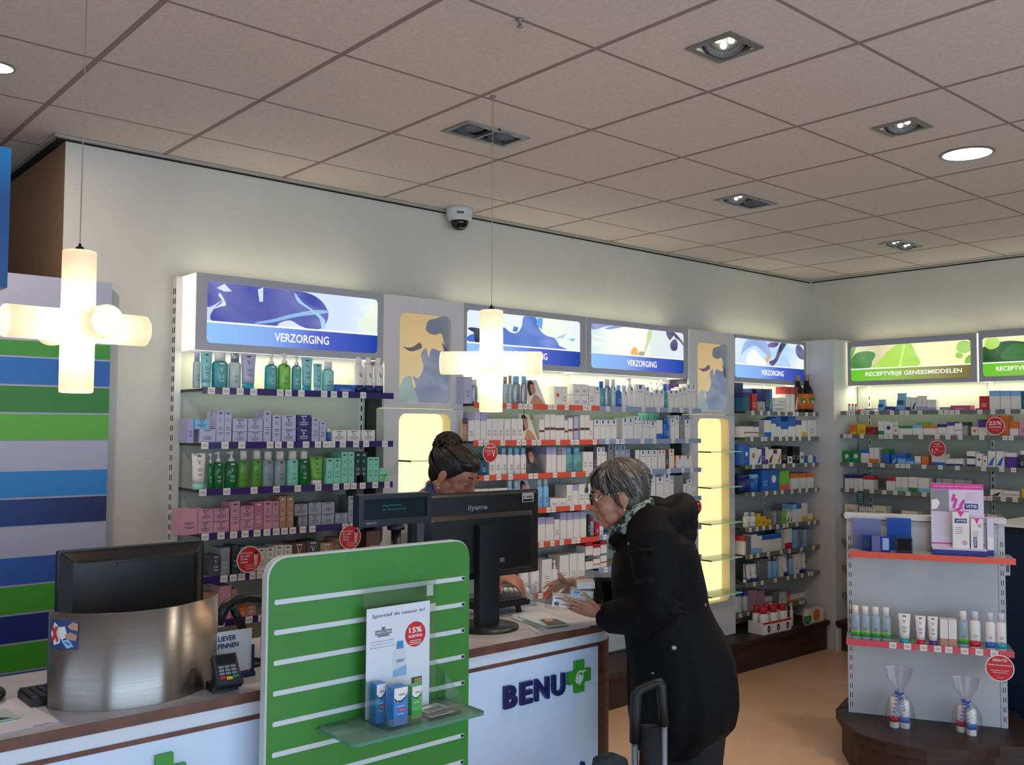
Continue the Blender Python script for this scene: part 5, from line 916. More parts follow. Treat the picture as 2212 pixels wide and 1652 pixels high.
def keyboard(x, y, z, w, d, rot, lab):
    t = thing('keyboard', lab, 'keyboard', (x, y, z), rot); mb = MB(); mb.box(0, w, 0, d, 0, .018, M_black); mb.build('case', t)
    mb = MB(); mk = mat('key_black', '1c1d20', .5)
    for r_ in range(5):
        for c_ in range(int(w/.019)): mb.box(.004+c_*.019, .020+c_*.019, .006+r_*.024, .025+r_*.024, .018, .024, mk)
    mb.build('keys', t)['kind'] = 'stuff'; return t
keyboard(.665, 2.56, ZT, .36, .12, .02, 'black keyboard behind the curved steel screen')
mb = MB(); mb.blob((0, 0, .016), .034, .055, .02, M_black); tag(mb.build('computer_mouse', loc=(.605, 2.70, ZT)), 'black computer mouse at the left picture edge on the counter', 'mouse')
mb = MB(); mb.box(-.21, .0, 0, .29, 0, .001, mat('paper_white', 'd5d3dc', .6)); mb.box(-.2, .0, .0, .004, .001, .0013, mat('paper_violet_line', '6a78c8', .6)); mb.box(-.06, -.02, .012, .016, .001, .0013, M_ink)
tag(mb.build('paper_sheet', loc=(.690, 2.392, ZT+.0002), rotz=.10), 'white paper sheet with blue lower edge at the left of the counter', 'paper')
mb = MB(); mb.box(-.21, .0, 0, .148, 0, .003, mat('paper_white', 'd5d3dc', .6)); mb.box(-.205, -.005, .012, .12, .003, .0034, mat('photo_pale', 'b8c4c8', .5)); mb.poly([(-.2, .02, .0037), (-.02, .025, .0037), (-.05, .06, .0037), (-.12, .07, .0037), (-.2, .1, .0037)], mat('photo_dark', '23262c', .5)); mb.poly([(-.2, .06, .0039), (-.10, .055, .0039), (-.12, .085, .0039), (-.2, .10, .0039)], mat('printed_skin', 'c48d74', .5)); mb.box(-.205, -.005, .004, .011, .003, .0034, pm('lime'))
tag(mb.build('brochure', loc=(.627, 2.465, ZT+.0015), rotz=.08), 'brochure with a photo lying on the paper sheet at far left', 'brochure')
# payment terminal
t = thing('payment_terminal', 'dark grey card payment terminal with coloured keys before the LIEVER PINNEN card', 'payment terminal', (1.092, 2.372, ZT), -.1)
Mt = Matrix.Translation((0, 0, .012)) @ Matrix.Rotation(math.radians(52), 4, 'X') @ Matrix.Scale(.84, 4); tg = mat('terminal_grey', '2b2f38', .4)
def tbox(mb, x0, x1, y0, y1, z0, z1, m): b = len(mb.v); mb.box(x0, x1, y0, y1, z0, z1, m); mb.v[b:] = [tuple(Mt @ Vector(v)) for v in mb.v[b:]]
mb = MB(); tbox(mb, -.038, .038, 0, .105, 0, .026, tg); tbox(mb, -.041, .041, .0, .03, 0, .03, tg); bd = mb.build('body', t)
mb = MB(); tbox(mb, -.030, .030, .070, .100, .026, .0275, mat('lcd_dark', '15181d', .15)); mb.build('display', t)
kk = mat('key_grey', '80848c', .5)
for r_ in range(3):
    for c_ in range(3):
        mb = MB(); tbox(mb, -.027+c_*.019, -.012+c_*.019, .056-r_*.011, .063-r_*.011, .026, .030, kk); mb.build('key', bd)
for c_, m in enumerate((M_red, pm('yellow'), pm('green'))): mb = MB(); tbox(mb, -.029+c_*.020, -.011+c_*.020, .020-.004*(c_ == 1), .029-.004*(c_ == 1), .026, .033, m); mb.build('key', bd)
mb = MB(); mb.box(-.035, .035, .02, .075, 0, .02, M_black); mb.prism([(-.02, .0), (.02, .0), (.02, .05), (-.02, .05)], .045, .07, M_black); mb.build('holder', t)
t = thing('card_stand', 'white card reading LIEVER PINNEN in a navy holder behind the payment terminal', 'sign', (1.163, 2.50, ZT))
mb = MB(); mb.box(-.055, .055, 0, .002, .02, EYE-.568-ZT, mat('card_white', 'cbd3dc', .5)); cc = mb.build('card', t)
mb = MB(); mb.text('LIEVER', -.044, .106, .014, -.0006, M_navy, .052, .03, False); mb.text('PINNEN', -.044, .086, .014, -.0006, M_navy, .060, .03, False); mb.build('lettering', cc)
mb = MB(); mb.box(-.062, -.055, -.004, .006, 0, .085, M_navy); mb.box(.055, .062, -.004, .006, 0, .085, M_navy); mb.box(-.062, .062, -.012, .02, 0, .012, M_navy); mb.build('holder', t)
# scanner with bent neck and printer
t = thing('barcode_scanner', 'black barcode scanner with bent neck between steel screen and green panel', 'scanner', (1.262, 2.62, ZT)); o0 = Vector(t.location)
mb = MB(); mb.tube([hy(x, y, 2.62)-o0 for x, y in ((474, 1350), (478, 1328), (488, 1308), (508, 1296), (535, 1290), (568, 1294), (590, 1302))], [.011, .016, .016, .014, .015, .015, .013], M_black, 12); mb.build('head', t)
mb = MB(); mb.tube([hy(505, 1312, 2.62)-o0, hy(514, 1335, 2.62)-o0, hy(528, 1368, 2.62)-o0, hy(533, 1400, 2.62)-o0, Vector((0, 0, .01))], [.013, .012, .012, .010, .010], M_black, 10); mb.build('neck', t)
mb = MB(); mb.lathe([(.05, 0), (.048, .01), (.015, .016)], M_black, seg=20); mb.build('base', t)
t = thing('receipt_printer', 'black receipt printer partly hidden by the left edge of the green panel', 'printer', (1.43, 2.66, ZT)); mb = MB(); mb.box(-.06, .11, -.07, .09, 0, .13, M_black); mb.build('body', t)
mb = MB(); mb.box(-.05, .10, -.074, -.07, .08, .09, mat('slot_grey', '2d2f33', .4)); mb.build('paper_slot', t)
# customer display
t = thing('customer_display', 'black pole display facing the customer, left of the large monitor', 'display', (1.668, 2.45, ZT)); zc0, zc1 = EYE-.305-ZT, EYE-.208-ZT
mb = MB(); holed(mb, -.135, .135, zc0, zc1, rrect(-.118, .118, zc0+.022, zc1-.014, .003), 0, .03, mat('display_navy_black', '12171f', .35)); mb.box(-.135, .135, .0301, .034, zc0, zc1, M_black); hd_ = mb.build('housing', t)
mb = MB(); mb.box(-.119, .119, .008, .012, zc0+.021, zc1-.013, mat('vfd_glass', '0d2228', .12)); sc_ = mb.build('window', t)
mb = MB(); tl = emit('vfd_text', '3fa898', .35); mb.text('Apotheek', -.045, zc0+.057, .008, .0075, tl, .07, 0, False); mb.text('et Kompl12', -.045, zc0+.044, .008, .0075, tl, .085, 0, False); mb.build('lettering', sc_)
mb = MB(); mb.text('epic', -.108, zc0+.006, .009, -.0006, mat('logo_silver', '9aa4b0', .4), .035, 0, False); mb.build('maker_mark', hd_)
mb = MB(); mb.lathe([(.028, zc0-.014), (.028, zc0-.003), (.02, zc0)], M_black, seg=16); mb.lathe([(.016, .01), (.016, zc0-.010)], M_black, seg=16); mb.build('pole', t); mb = MB(); mb.lathe([(.06, 0), (.06, .012)], M_black, seg=24); mb.build('base', t)
# large monitor
t = thing('computer_monitor', 'large black iiyama monitor seen from behind on a round stand'.replace('iiyama ', ''), 'monitor', (2.125, 2.60, ZT)); zm0, zm1 = EYE-.535-ZT, EYE-.230-ZT
mb = MB(); slabz(mb, -.288, .282, .0, .03, zm0, zm1, M_black, .008); mb.build('bezel', t)
mb = MB(); mb.rings([[(x, y, z) for x, z in rrect(-.284*s_, .278*s_, zm0+a_, zm1-b_, .01, 3)] for s_, y, a_, b_ in ((1, 0, .004, .004), (.97, -.008, .01, .012), (.88, -.012, .02, .075), (.80, -.030, .03, .09))], M_black, True, False); bk = mb.build('back_cover', t)
mb = MB(); mb.text('iiyama', 0, 0, .022, 0, mat('logo_grey', '7d828c', .35), .088, .02); mb.build('lettering', bk, loc=(-.018, -.0125, zm1-.066))
mb = MB(); mb.box(0, .058, -.001, 0, 0, .034, mat('label_grey', 'a3a6ae', .5)); mb.box(.004, .054, -.0014, -.001, .003, .011, M_black); mb.box(.006, .012, -.0014, -.001, .015, .023, M_ink); mb.box(.022, .05, -.0014, -.001, .016, .022, M_ink); mb.build('sticker', bk, loc=(.190, -.0125, zm1-.045))
mb = MB(); slabz(mb, -.048, .044, -.06, -.031, .012, zm1-.11, mat('stand_black', '17181c', .38), .006); mb.build('stand_column', t)
mb = MB(); mb.lathe([(.118, 0), (.118, .008), (.06, .016), (.03, .018)], mat('stand_black', '17181c', .38), cy=-.035, seg=40); mb.build('stand_base', t)
mb = MB(); mb.box(.06, .09, -.0125-.02, -.03, zm0+.055, zm0+.07, M_ink); mb.build('rating_plate', bk)
kb = keyboard(2.20, 2.69, ZT+.028, .24, .12, -.05, 'black keyboard on raised feet behind the large monitor')
for xx in (.03, .19): mb = MB(); mb.prism([(xx, -.028), (xx+.02, -.028), (xx+.01, 0), (xx-.006, 0)], .01, .02, M_black); mb.build('foot', kb)
# clear tray with packs
t = thing('clear_tray', 'clear plastic tray with packs under the hand of the pharmacist', 'tray', (2.50, 2.845, ZT), -.65)
for q in ((-.09, .09, -.06, -.058, 0, .065), (-.09, .09, .058, .06, 0, .065), (-.09, -.088, -.058, .058, 0, .065), (.088, .09, -.058, .058, 0, .065)): mb = MB(); mb.box(*q, M_glass); mb.build('wall', t)
mb = MB(); mb.box(-.088, .088, -.058, .058, 0, .002, M_glass); mb.build('floor_sheet', t)
for k in range(7):
    mb = MB(); mb.box(-.008, .008, -.045, .045, 0, .052, pm('white')); marks(mb, .012, 0, .05, -.0455, 'white', 'l', None)
    a = -.65; dx = -.07+.021*k; o = mb.build('carton', loc=(2.50+dx*math.cos(a), 2.845+dx*math.sin(a), ZT+.0025), rotz=a); tag(o, 'narrow white medicine carton, '+ORD[k+1]+' from left in the clear tray', 'carton', 'medicine cartons in the clear tray')
# papers at the right end of the counter
def sheet(name, pts, z0, th, colr, lab, cat, deco=None):
    P = [hz(x, y, ZT) for x, y in pts]; c = sum(P, Vector())/len(P); mb = MB(); q = [((p.x-c.x), (p.y-c.y)) for p in P]
    ar = sum(q[i][0]*q[(i+1) % len(q)][1]-q[(i+1) % len(q)][0]*q[i][1] for i in range(len(q)))
    if ar < 0: q = q[::-1]
    mb.slab(q, 0, th, mat('paper_'+colr, colr, .5))
    for dp, dc in (deco or []):
        D_ = [hz(x, y, ZT) for x, y in dp]; mb.poly([(p.x-c.x, p.y-c.y, th+.0004+.0003*len(mb.f)*.1) for p in D_], mat('paper_'+dc, dc, .5))
    o = mb.build(name, loc=(c.x, c.y, ZT+z0)); tag(o, lab, cat, 'papers by the large monitor')
sheet('paper_sheet', [(1100, 1325), (1170, 1322), (1275, 1354), (1165, 1372)], .0002, .0008, 'c5c3d6', 'pale violet-edged sheet under the brochures by the large monitor', 'paper')
sheet('brochure', [(1105, 1336), (1122, 1333), (1190, 1352), (1176, 1363)], .0014, .002, 'b9bcc0', 'grey folded brochure, left one on the sheet by the monitor', 'brochure', [([(1125, 1342), (1140, 1341), (1172, 1356), (1160, 1358)], '6f7f78')])
sheet('brochure', [(1118, 1334), (1175, 1330), (1230, 1352), (1182, 1358)], .0042, .002, 'c9ced0', 'brochure with a photo and green edge, uppermost by the monitor', 'brochure', [([(1165, 1342), (1200, 1340), (1225, 1350), (1185, 1355)], '4a423f'), ([(1172, 1340), (1190, 1339), (1196, 1345), (1180, 1346)], 'c08f76'), ([(1180, 1357), (1230, 1351), (1229, 1353), (1181, 1359)], '9cc04a')])
sheet('paper_sheet', [(1120, 1300), (1135, 1298), (1162, 1304), (1130, 1313)], .0002, .0008, 'a9aed2', 'small violet paper beside the raised keyboard', 'paper')

# ================================================================== GONDOLA DISPLAY AT THE RIGHT
ZP = .22
gl, gr = hz(1833, 1537, ZP), hz(2178, 1573, ZP); ga = math.atan2(gr.y-gl.y, gr.x-gl.x); GW = (gr-gl).length
WG = Wall(gl.x, gl.y, ga); gt = lambda px, py, off=0: WG.hit(px, py, off)
zgt = gt(1830, 1113)[1]
t = thing('display_podium', 'dark brown oval podium carrying the white display gondola', 'podium', WG.pt(0, 0, 0), ga)
front = []
for px, py in ((1806, 1530), (1822, 1558), (1845, 1579), (1878, 1592), (1912, 1602), (1957, 1611), (2002, 1617.7), (2048, 1620.5), (2092, 1620), (2130, 1617), (2160, 1612)):
    p = hz(px, py, ZP); d = p.xy-WG.o; front.append((d.dot(WG.u), d.dot(WG.v)))
u_r = GW+.10; front += [(u_r-.02, front[-1][1]+.05), (u_r, -.06)]
P = front+[(u, -v+.06) for u, v in front[::-1]]
def off_poly(P, k): cx = sum(p[0] for p in P)/len(P); cy = sum(p[1] for p in P)/len(P); return [(cx+(x-cx)*k, cy+(y-cy)*k) for x, y in P]
mb = MB(); mb.slab(off_poly(P, .93), 0, ZP-.05, M_plinth); mb.build('base', t, fix=True); mb = MB(); mb.slab(P, ZP-.05, ZP, M_plinth); mb.build('top_board', t, fix=True)
t = thing('display_gondola', 'white freestanding gondola with two coral-edged shelves on the oval podium', 'gondola', WG.pt(0, 0, ZP), ga); H = zgt-ZP
M_gp = noisy('gondola_panel_grey_white', 'c0bfc1', 'c5c4c6', (5, 5, 5), .5)
mb = MB(); mb.box(.03, GW-.03, .0, .05, .0, H-.02, M_gp); mb.build('panel', t)
for xx in (0, GW-.03):
    mb = MB(); mb.box(xx, xx+.03, -.004, .06, .0, H-.015, M_gp); up = mb.build('upright', t); mb = MB()
    for k in range(int((H-.08)/.048)):
        for dx in (.010, .019): mb.box(xx+dx, xx+dx+.003, -.0044, -.004, .03+k*.048, .055+k*.048, M_slot)
    mb.build('slot_row', up)['kind'] = 'stuff'
mb = MB(); mb.box(-.008, GW+.008, -.012, .07, H-.015, H+.012, M_white); mb.build('top_cap', t)
GO = -.20
shz = []
for (pl, pr, rc, tg_) in (((1834.5, 1190), (2194, 1209), 'coral', []), ((1828, 1380), (2191, 1409), 'coral', [300+i for i in range(0)])):
    ul, zl = gt(*pl, GO); ur, zr = gt(*pr, GO); z = (zl+zr)/2-ZP; shz.append(z+ZP)
    mb = MB(); mb.box(ul, ur, GO, -.005, z-.012, z-.002, M_shelf); so = mb.build('shelf', t); mb = MB(); mb.box(ul, ur, GO-.006, GO, z-.026, z+.004, RAILS['coral'] if not shz[1:] else mat('rail_faded_coral', 'd8505e', .35)); mb.build('price_rail', so)
    if len(shz) == 2: price_tags(so, [gt(1800+.22514*a, 1400, GO)[0] for a in (572, 712, 865, 1000, 1107, 1258, 1398, 1542)], GO-.0066, z-.011)
G4 = (1800, .22514, 1280, .22514); G3 = (1800, .18626, 1020, .18626)
row(WG, GO+.01, shz[1], *G4, 470, 'b 172 260 125 clear,white;b 264 356 133 clear,white;b 360 456 140 clear,white;b 460 556 145 clear,white;t 622 748 205 white,teal V;t 788 893 225 white,red V;t 907 1012 232 white,purple V;c 1027 1104 255 white,tan b;c 1108 1188 260 white,tan b;b 1200 1302 180 clear,white;b 1312 1418 182 white,red b;b 1462 1560 195 white,blue b;b 1566 1668 200 white,teal b', 'lower gondola shelf', .06)
# coloured bases of the clear bottles
for o in [o for o in C.objects if o.get('group') == 'goods on lower gondola shelf' and o['label'].startswith('clear')]:
    body = [c for c in o.children if c.name.startswith('body')][0]; w_ = body.dimensions.x/2; ys = body.dimensions.y/2
    for a, b, c in ((.1, .19, 'green'), (.19, .27, 'lime')):
        hh = body.dimensions.z; mb = MB(); mb.lathe([(w_*1.01, hh*a*1.3), (w_*1.01, hh*b*1.3)], pm(c), sy=ys/w_, seg=16); q = mb.build('base_band', body)
# acrylic display blocks and toothpaste display on the upper shelf
ZS = shz[0]+.0005
def gbox(x0, x1, yt, yb_, off, d, m, name, lab, cat, m2=None, nomark=True, grp=None):
    px0, px1 = 1800+.18626*x0, 1800+.18626*x1; yy = 1020+.18626*((yt+yb_)/2)
    u0, u1 = gt(px0, yy, off)[0], gt(px1, yy, off)[0]; z1 = gt((px0+px1)/2, 1020+.18626*yt, off)[1]
    mb = MB(); mb.box(0, u1-u0, 0, d, 0, z1-ZS, m)
    if m2: mb.box(.008, u1-u0-.008, -.0006, 0, .012, z1-ZS-.008, m2)
    o = mb.build(name, loc=WG.pt(u0, off, ZS), rotz=ga); tag(o, lab, cat, grp or 'translucent acrylic displays on the gondola'); return o
Mb1, Mb2, Mb3 = glassy('acrylic_violet', '8a90c8', .55), glassy('acrylic_blue', '2b62c4', .6), glassy('acrylic_deep_blue', '1c50d0', .5)
gbox(228, 550, 535, 890, -.06, .006, Mb1, 'acrylic_plate', 'tall violet translucent back plate at left end of upper gondola shelf', 'display')
gbox(622, 905, 530, 880, -.06, .006, Mb2, 'acrylic_plate', 'tall blue translucent back plate on upper gondola shelf', 'display')
gbox(338, 445, 728, 885, -.13, .045, Mb3, 'acrylic_block', 'small deep blue block, leftmost on upper gondola shelf', 'display', M_navy)
gbox(448, 545, 745, 895, -.17, .04, Mb1, 'acrylic_block', 'small pale violet block on upper gondola shelf', 'display')
gbox(550, 665, 745, 900, -.17, .045, Mb3, 'acrylic_block', 'small bright blue block in front of the two plates', 'display', mat('block_label', '9ab0d8', .3))
gbox(725, 918, 755, 910, -.17, .05, glassy('acrylic_smoke', '3c4a66', .6), 'acrylic_block', 'smoky block with black screen before the tall blue plate', 'display', mat('screen_black', '06080c', .1))
u0, u1 = gt(2015, 1190, -.16)[0], gt(2133, 1190, -.16)[0]; z1 = gt(2070, 1045, -.08)[1]-ZS; W = u1-u0
t = thing('toothpaste_display', 'white and pink toothpaste display stand with navy base reading VITIS', 'display stand', WG.pt(u0, -.16, ZS), ga)
Mp_, Mvn = mat('display_pink', 'd4309a', .4), mat('display_navy', '2a2f86', .4); Mlv = mat('display_lavender', 'd8cfe4', .5)
mb = MB(); mb.box(0, W, 0, .13, 0, .026, Mvn); mb.box(0, W, .004, .13, .026, .032, Mlv); mb.build('base_tray', t)
mb = MB(); mb.box(0, W*.985, .085, .089, .032, z1, Mlv); bk = mb.build('back_card', t); y_ = .0848
mb = MB(); mb.box(0, W*.985, y_-.0006, y_, z1-.028, z1, Mp_); mb.text('Aantoonbare effectiviteit van gezond tandvlees?', W/2, z1-.018, .008, y_-.001, M_pw, W*.88); mb.build('pink_banner', bk)
mb = MB(); mb.box(.002, W*.34, y_-.0006, y_, z1*.60, z1-.03, mat('photo_grey', '8c8a94', .5)); mb.poly([(.003, y_-.001, z1*.62), (W*.12, y_-.001, z1*.64), (W*.17, y_-.001, z1*.72), (W*.12, y_-.001, z1*.78), (.003, y_-.001, z1*.76)], M_pw); mb.build('photo', bk)
mb = MB()
for (a, b_, c, d) in ((.38, .76, .42, .86), (.40, .66, .46, .80), (.44, .62, .56, .68), (.52, .68, .60, .78), (.38, .60, .48, .63)): mb.poly([(W*a, y_-.0008, z1*b_), (W*a+.012, y_-.0008, z1*b_-.006), (W*c+.012, y_-.0008, z1*d-.006), (W*c, y_-.0008, z1*d)], Mp_)
mb.build('pink_figure', bk)
mb = MB(); mb.box(W*.63, W*.88, y_-.0008, y_, z1*.64, z1*.72, Mvn); mb.text('VITIS', W*.755, z1*.657, z1*.045, y_-.0012, M_pw, W*.2, .02); mb.build('brand_plate', bk)
mb = MB()
for k in range(5): mb.box(W*.64, W*(.86-.03*(k % 2)), y_-.0008, y_, z1*(.87-.025*k), z1*(.875-.025*k), mat('print_pink_pale', 'd9a0c8', .5))
mb.box(.0, W*.985, y_-.0008, y_, .045, .052, Mp_); mb.build('small_print', bk)
for (fa, fb, zt_, lab, ver) in ((.385, .69, .62, 'tall white VITIS carton in the toothpaste display'.replace('VITIS ', 'toothpaste '), False), (.72, .94, .53, 'narrow white toothpaste carton with upright lettering in the display', True)):
    w_, h_ = W*(fb-fa), z1*zt_-.032; mb = MB(); mb.box(0, w_, 0, .03, 0, h_, pm('white'))
    mb.poly([(w_*.3, -.0005, h_-.003), (w_*.5, -.0005, h_-.03), (w_*.7, -.0005, h_-.003)], Mp_); mb.box(0, w_, -.0004, 0, h_-.004, h_, Mp_)
    mb.poly([(w_*.72+w_*.17*math.cos(i*PI/9), -.0005, (h_*.15 if not ver else h_*.75)+w_*.17*math.sin(i*PI/9)) for i in range(18)], mat('print_pink_pale', 'd9a0c8', .5))
    if not ver: mb.box(w_*.12, w_*.85, -.0006, 0, h_*.68, h_*.80, Mvn); mb.text('VITIS', w_*.49, h_*.71, h_*.06, -.001, M_pw, w_*.6, .02)
    else: mb.box(w_*.2, w_*.5, -.0006, 0, h_*.04, h_*.38, Mvn); mb.text('VITIS', 0, 0, w_*.16, 0, M_pw, h_*.28, .02, False, fn=lambda x, y, z: (w_*.44-z, -.001, h_*.07+x))
    for k in range(4): mb.box(w_*.15, w_*.6, -.0006, 0, h_*(.55-.05*k), h_*(.56-.05*k), M_ink)
    p = WG.pt(u0+W*fa, -.16+.03, ZS+.0325); o = mb.build('toothpaste_carton', loc=p, rotz=ga); tag(o, lab, 'carton', 'toothpaste cartons in the display')
ua, ub = gt(2132, 1180, -.1)[0], gt(2146, 1180, -.1)[0]
mb = MB(); mb.box(0, ub-ua, 0, .05, 0, gt(2140, 1120, -.1)[1]-ZS, Mlv); mb.box(0, ub-ua, -.0006, 0, 0, .026, Mvn); mb.box(0.001, ub-ua-.001, -.0005, 0, .03, .09, M_pw)
tag(mb.build('leaflet_holder', loc=WG.pt(ua+.002, -.1, ZS), rotz=ga), 'narrow pale holder at the right side of the toothpaste display', 'holder')
o = disc_sign('promotion_sign', WG, GO-.012, 2159.7, 1443, .063, [('GRATIS', 0, .50, .2, 1.0), ('Medby Geschenkverp', 0, .16, .13, 1.6), ('Bij aankoop van twee', 0, -.22, .1, 1.2), ('Medby producten', 0, -.38, .1, 1.0), ('op = op', 0, -.75, .08, .4)], 'round red GRATIS sign hanging at the right of the gondola')
# gift bags
M_cello = glassy('cellophane', 'eeeaee', .09, .3, True)
def gift(pa, pb, ztp_px, ca, cb, lab):
    p0, p1 = hz(*pa, ZP), hz(*pb, ZP); c = (p0+p1)/2; t = thing('cellophane_gift_bag', lab, 'gift bag', (c.x, c.y, ZP), ga, 'cellophane gift bags on the podium')
    h = hy(pa[0], ztp_px, p0.y).z-ZP; hb = h*.47
    for k, (p, cc, hh) in enumerate(((p0, ca, hb*1.06), (p1, cb, hb))):
        q = Matrix.Rotation(-ga, 3, 'Z') @ (p-c); mb = MB(); mb.lathe([(.022, 0), (.023, .004), (.023, hh*.9), (.018, hh)], pm('white'), q.x, q.y, 16); b_ = mb.build('bottle', t, fix=True)
        mb = MB(); mb.lathe([(.0235, .03), (.0235, .058)], pm(cc), q.x, q.y, 16); mb.build('colour_band', b_)
    mb = MB(); seg = 28; rs = []
    for f, a, b in ((0, .068, .038), (.1, .07, .042), (.35, .062, .038), (.5, .045, .03), (.58, .018, .014), (.64, .022, .014), (.8, .05, .02), (1, .062, .026)):
        rs.append([((a*(1+.1*math.sin(5*2*PI*i/seg+f*7)))*math.cos(2*PI*i/seg), (b*(1+.12*math.sin(7*2*PI*i/seg)))*math.sin(2*PI*i/seg), .001+h*f) for i in range(seg)])
    mb.rings(rs, M_cello, False); mb.build('bag', t)
    rb = mat('ribbon_blue', '2348b8', .3); mb = MB(); mb.lathe([(.021, h*.565), (.022, h*.59)], rb, seg=14); kn = mb.build('ribbon', t)
    for s_ in (-1, 1, .3):
        mb = MB(); pts = [(s_*.006+.010*math.cos(k*1.25)*(1-.3*s_)+s_*.0006*k, -.03-.006*math.sin(k*1.25)-.0002*k, h*.58-k*h*.012*(1.1 if s_ < 1 else .8)) for k in range(30)]; mb.tube(pts, .0013, rb, 5); mb.build('curl', kn)
gift((1932, 1570), (1955, 1572), 1440, 'red', 'blue', 'cellophane gift bag with blue curled ribbon, left one on the podium')
gift((2077, 1580), (2099, 1587), 1460, 'red', 'blue', 'cellophane gift bag with blue curled ribbon, right one on the podium')
t = thing('barcode_tag', 'small white barcode card at the right edge of the gondola panel', 'price card', WG.pt(GW+.003, .02, 0), ga); z = gt(2182, 1230)[1]
mb = MB(); mb.box(0, .022, 0, .001, z-.033, z+.033, mat('barcode_card', 'b9bcc0', .5)); mb.box(.004, .018, -.0004, 0, z-.016, z+.02, M_ink); mb.build('card', t)
# navy cabinet behind the gondola
c = hy(2160, 1500, 2.05); t = thing('navy_cabinet', 'dark navy cabinet with pale top cut off by the right edge, behind the gondola', 'cabinet', (c.x+.28, .95, 0))
zt_ = hy(2200, 1150, 1.9).z
mb = MB(); mb.box(0, .6, 0, 1.25, .08, zt_-.04, mat('cabinet_navy', '0b1f38', .4)); mb.build('carcass', t); mb = MB(); mb.box(-.01, .61, -.01, 1.26, zt_-.04, zt_-.012, M_black); mb.box(-.02, .62, -.02, 1.27, zt_-.012, zt_, M_white); mb.build('top', t); mb = MB(); mb.box(.03, .57, .03, 1.22, 0, .08, M_black); mb.build('kick_board', t)
# goods on the plinth
zpl = .2225
t = thing('sunscreen_tray', 'white tray with red rim under the red-capped bottles on the plinth', 'tray', hz(1643, 1371, zpl)-Vector((0, .02, 0)), .0)
a0, b0 = hz(1643, 1371, zpl)-Vector((0, .02, 0)), hz(1704, 1358, zpl)-Vector((0, .02, 0)); L_ = (b0-a0).length; an = math.atan2(b0.y-a0.y, b0.x-a0.x); t.rotation_euler.z = an
mb = MB(); hh = .085
for q in ((0, L_, 0, .002), (0, L_, .128, .13), (0, .002, .002, .128), (L_-.002, L_, .002, .128)): mb.box(*q, 0, hh, pm('white'))
mb.box(0.002, L_-.002, .002, .128, 0, .002, pm('white')); mb.build('box', t)
mb = MB(); mb.box(-.0006, L_+.0006, -.0008, 0, hh-.014, hh, M_red); mb.build('red_band', t)
for k in range(3):
    mb = MB(); cx = L_*(k+.62)/3; mb.poly([(cx+.018*math.cos(i*PI/10), -.001, .035+.026*math.sin(i*PI/10)) for i in range(20)], mat('seal_plum', '33203a', .5)); mb.text('25', cx, .03, .012, -.0016, M_pw, .016, .02); mb.text('KORTING', cx, .02, .005, -.0016, M_pw, .022); mb.build('seal', t)
for r_ in range(2):
    for k in range(3):
        o = product('b', L_/3*.80, .185, 'white', 'red', '', .05); c_ = Vector((L_*(k+.5)/3, .004+.062*r_, .0025)); p = Matrix.Rotation(an, 3, 'Z') @ c_+a0; o.location = p; o.rotation_euler.z = an
        tag(o, ORD[k+1]+' white red-capped bottle from left, '+('front' if not r_ else 'rear')+' row in the plinth tray', 'bottle', 'red-capped bottles in the plinth tray')
for k, (px, py, mm) in enumerate(((1700, 1357, 'white'), (1712, 1353, 'white'))):
    p = hz(px, py, zpl); o = product('p' if k else 'b', .038, .17 if k else .15, mm, 'lightblue' if not k else 'white', 's' if k else '', .04); o.location = (p.x+.02, p.y+.01, zpl); tag(o, ['slim white bottle between the tray and the pump bottle', 'white pump bottle with blue mark on the plinth'][k], 'bottle')
p = hz(1749, 1347, zpl); p2 = hz(1779, 1340, zpl); o = product('c', (p2-p).length, hy(1765, 1314, p.y).z-zpl, 'cream', 'orange', 'o', .05); o.location = ((p+p2)/2); o.rotation_euler.z = math.atan2(p2.y-p.y, p2.x-p.x); tag(o, 'cream carton with orange mark on the plinth beside the green round sign', 'carton')
q = hz(1744, 1352, zpl); ws = Wall(q.x, q.y-.03, 0); o = disc_sign('promotion_sign', ws, 0, 1744, 1334, .058, [('SNEL', 0, .35, .2, .8), ('bij hoest', 0, -.1, .14, 1.0), ('en keel', 0, -.35, .14, .8)], 'round green and white sign leaning on the carton on the plinth', mat('sign_green', '2f7d3c', .4), 'round green signs')
mb = MB(); mb.poly([(.054*math.cos(a_), -.0013, .054*math.sin(a_)) for a_ in [math.radians(15+150*i/12) for i in range(13)]], pm('cream')); mb.build('cream_half', o)

# ================================================================== SHOPPING TROLLEY
T0 = PP(1400, 1560, 2.80); dep = 2.80
t = thing('shopping_trolley', 'folded shopping trolley with black handle and silver tubes before the customer', 'shopping trolley', (T0.x, T0.y, 0)); O = Vector((T0.x, T0.y, 0))
Z5 = lambda x, y, d=dep: PP(1150+.4189*x, 960+.4189*y, d)-O
mp_ = mat('trolley_plastic', '141315', .5); alu = mat('trolley_tube', 'a8adb4', .3, .8)
mb = MB(); mb.tube([Z5(528, 1535), Z5(530, 1400), Z5(536, 1290), Z5(552, 1268), Z5(600, 1245), Z5(640, 1228), Z5(655, 1226), Z5(664, 1245), Z5(672, 1350), Z5(678, 1448)], [.016, .017, .017, .014, .013, .013, .014, .016, .014, .014], mp_, 12); mb.build('handle', t)
for (x, y) in ((528, 1535), (678, 1448)):
    p = Z5(x, y); mb = MB(); mb.tube([p+Vector((0, 0, .01)), Vector((p.x, p.y, .08))], .0105, alu, 12); mb.build('tube', t)
p0, p1 = Z5(555, 1450), Z5(660, 1420); mb = MB(); bd_ = Vector((CF.x, CF.y, 0)).normalized()
rs = []
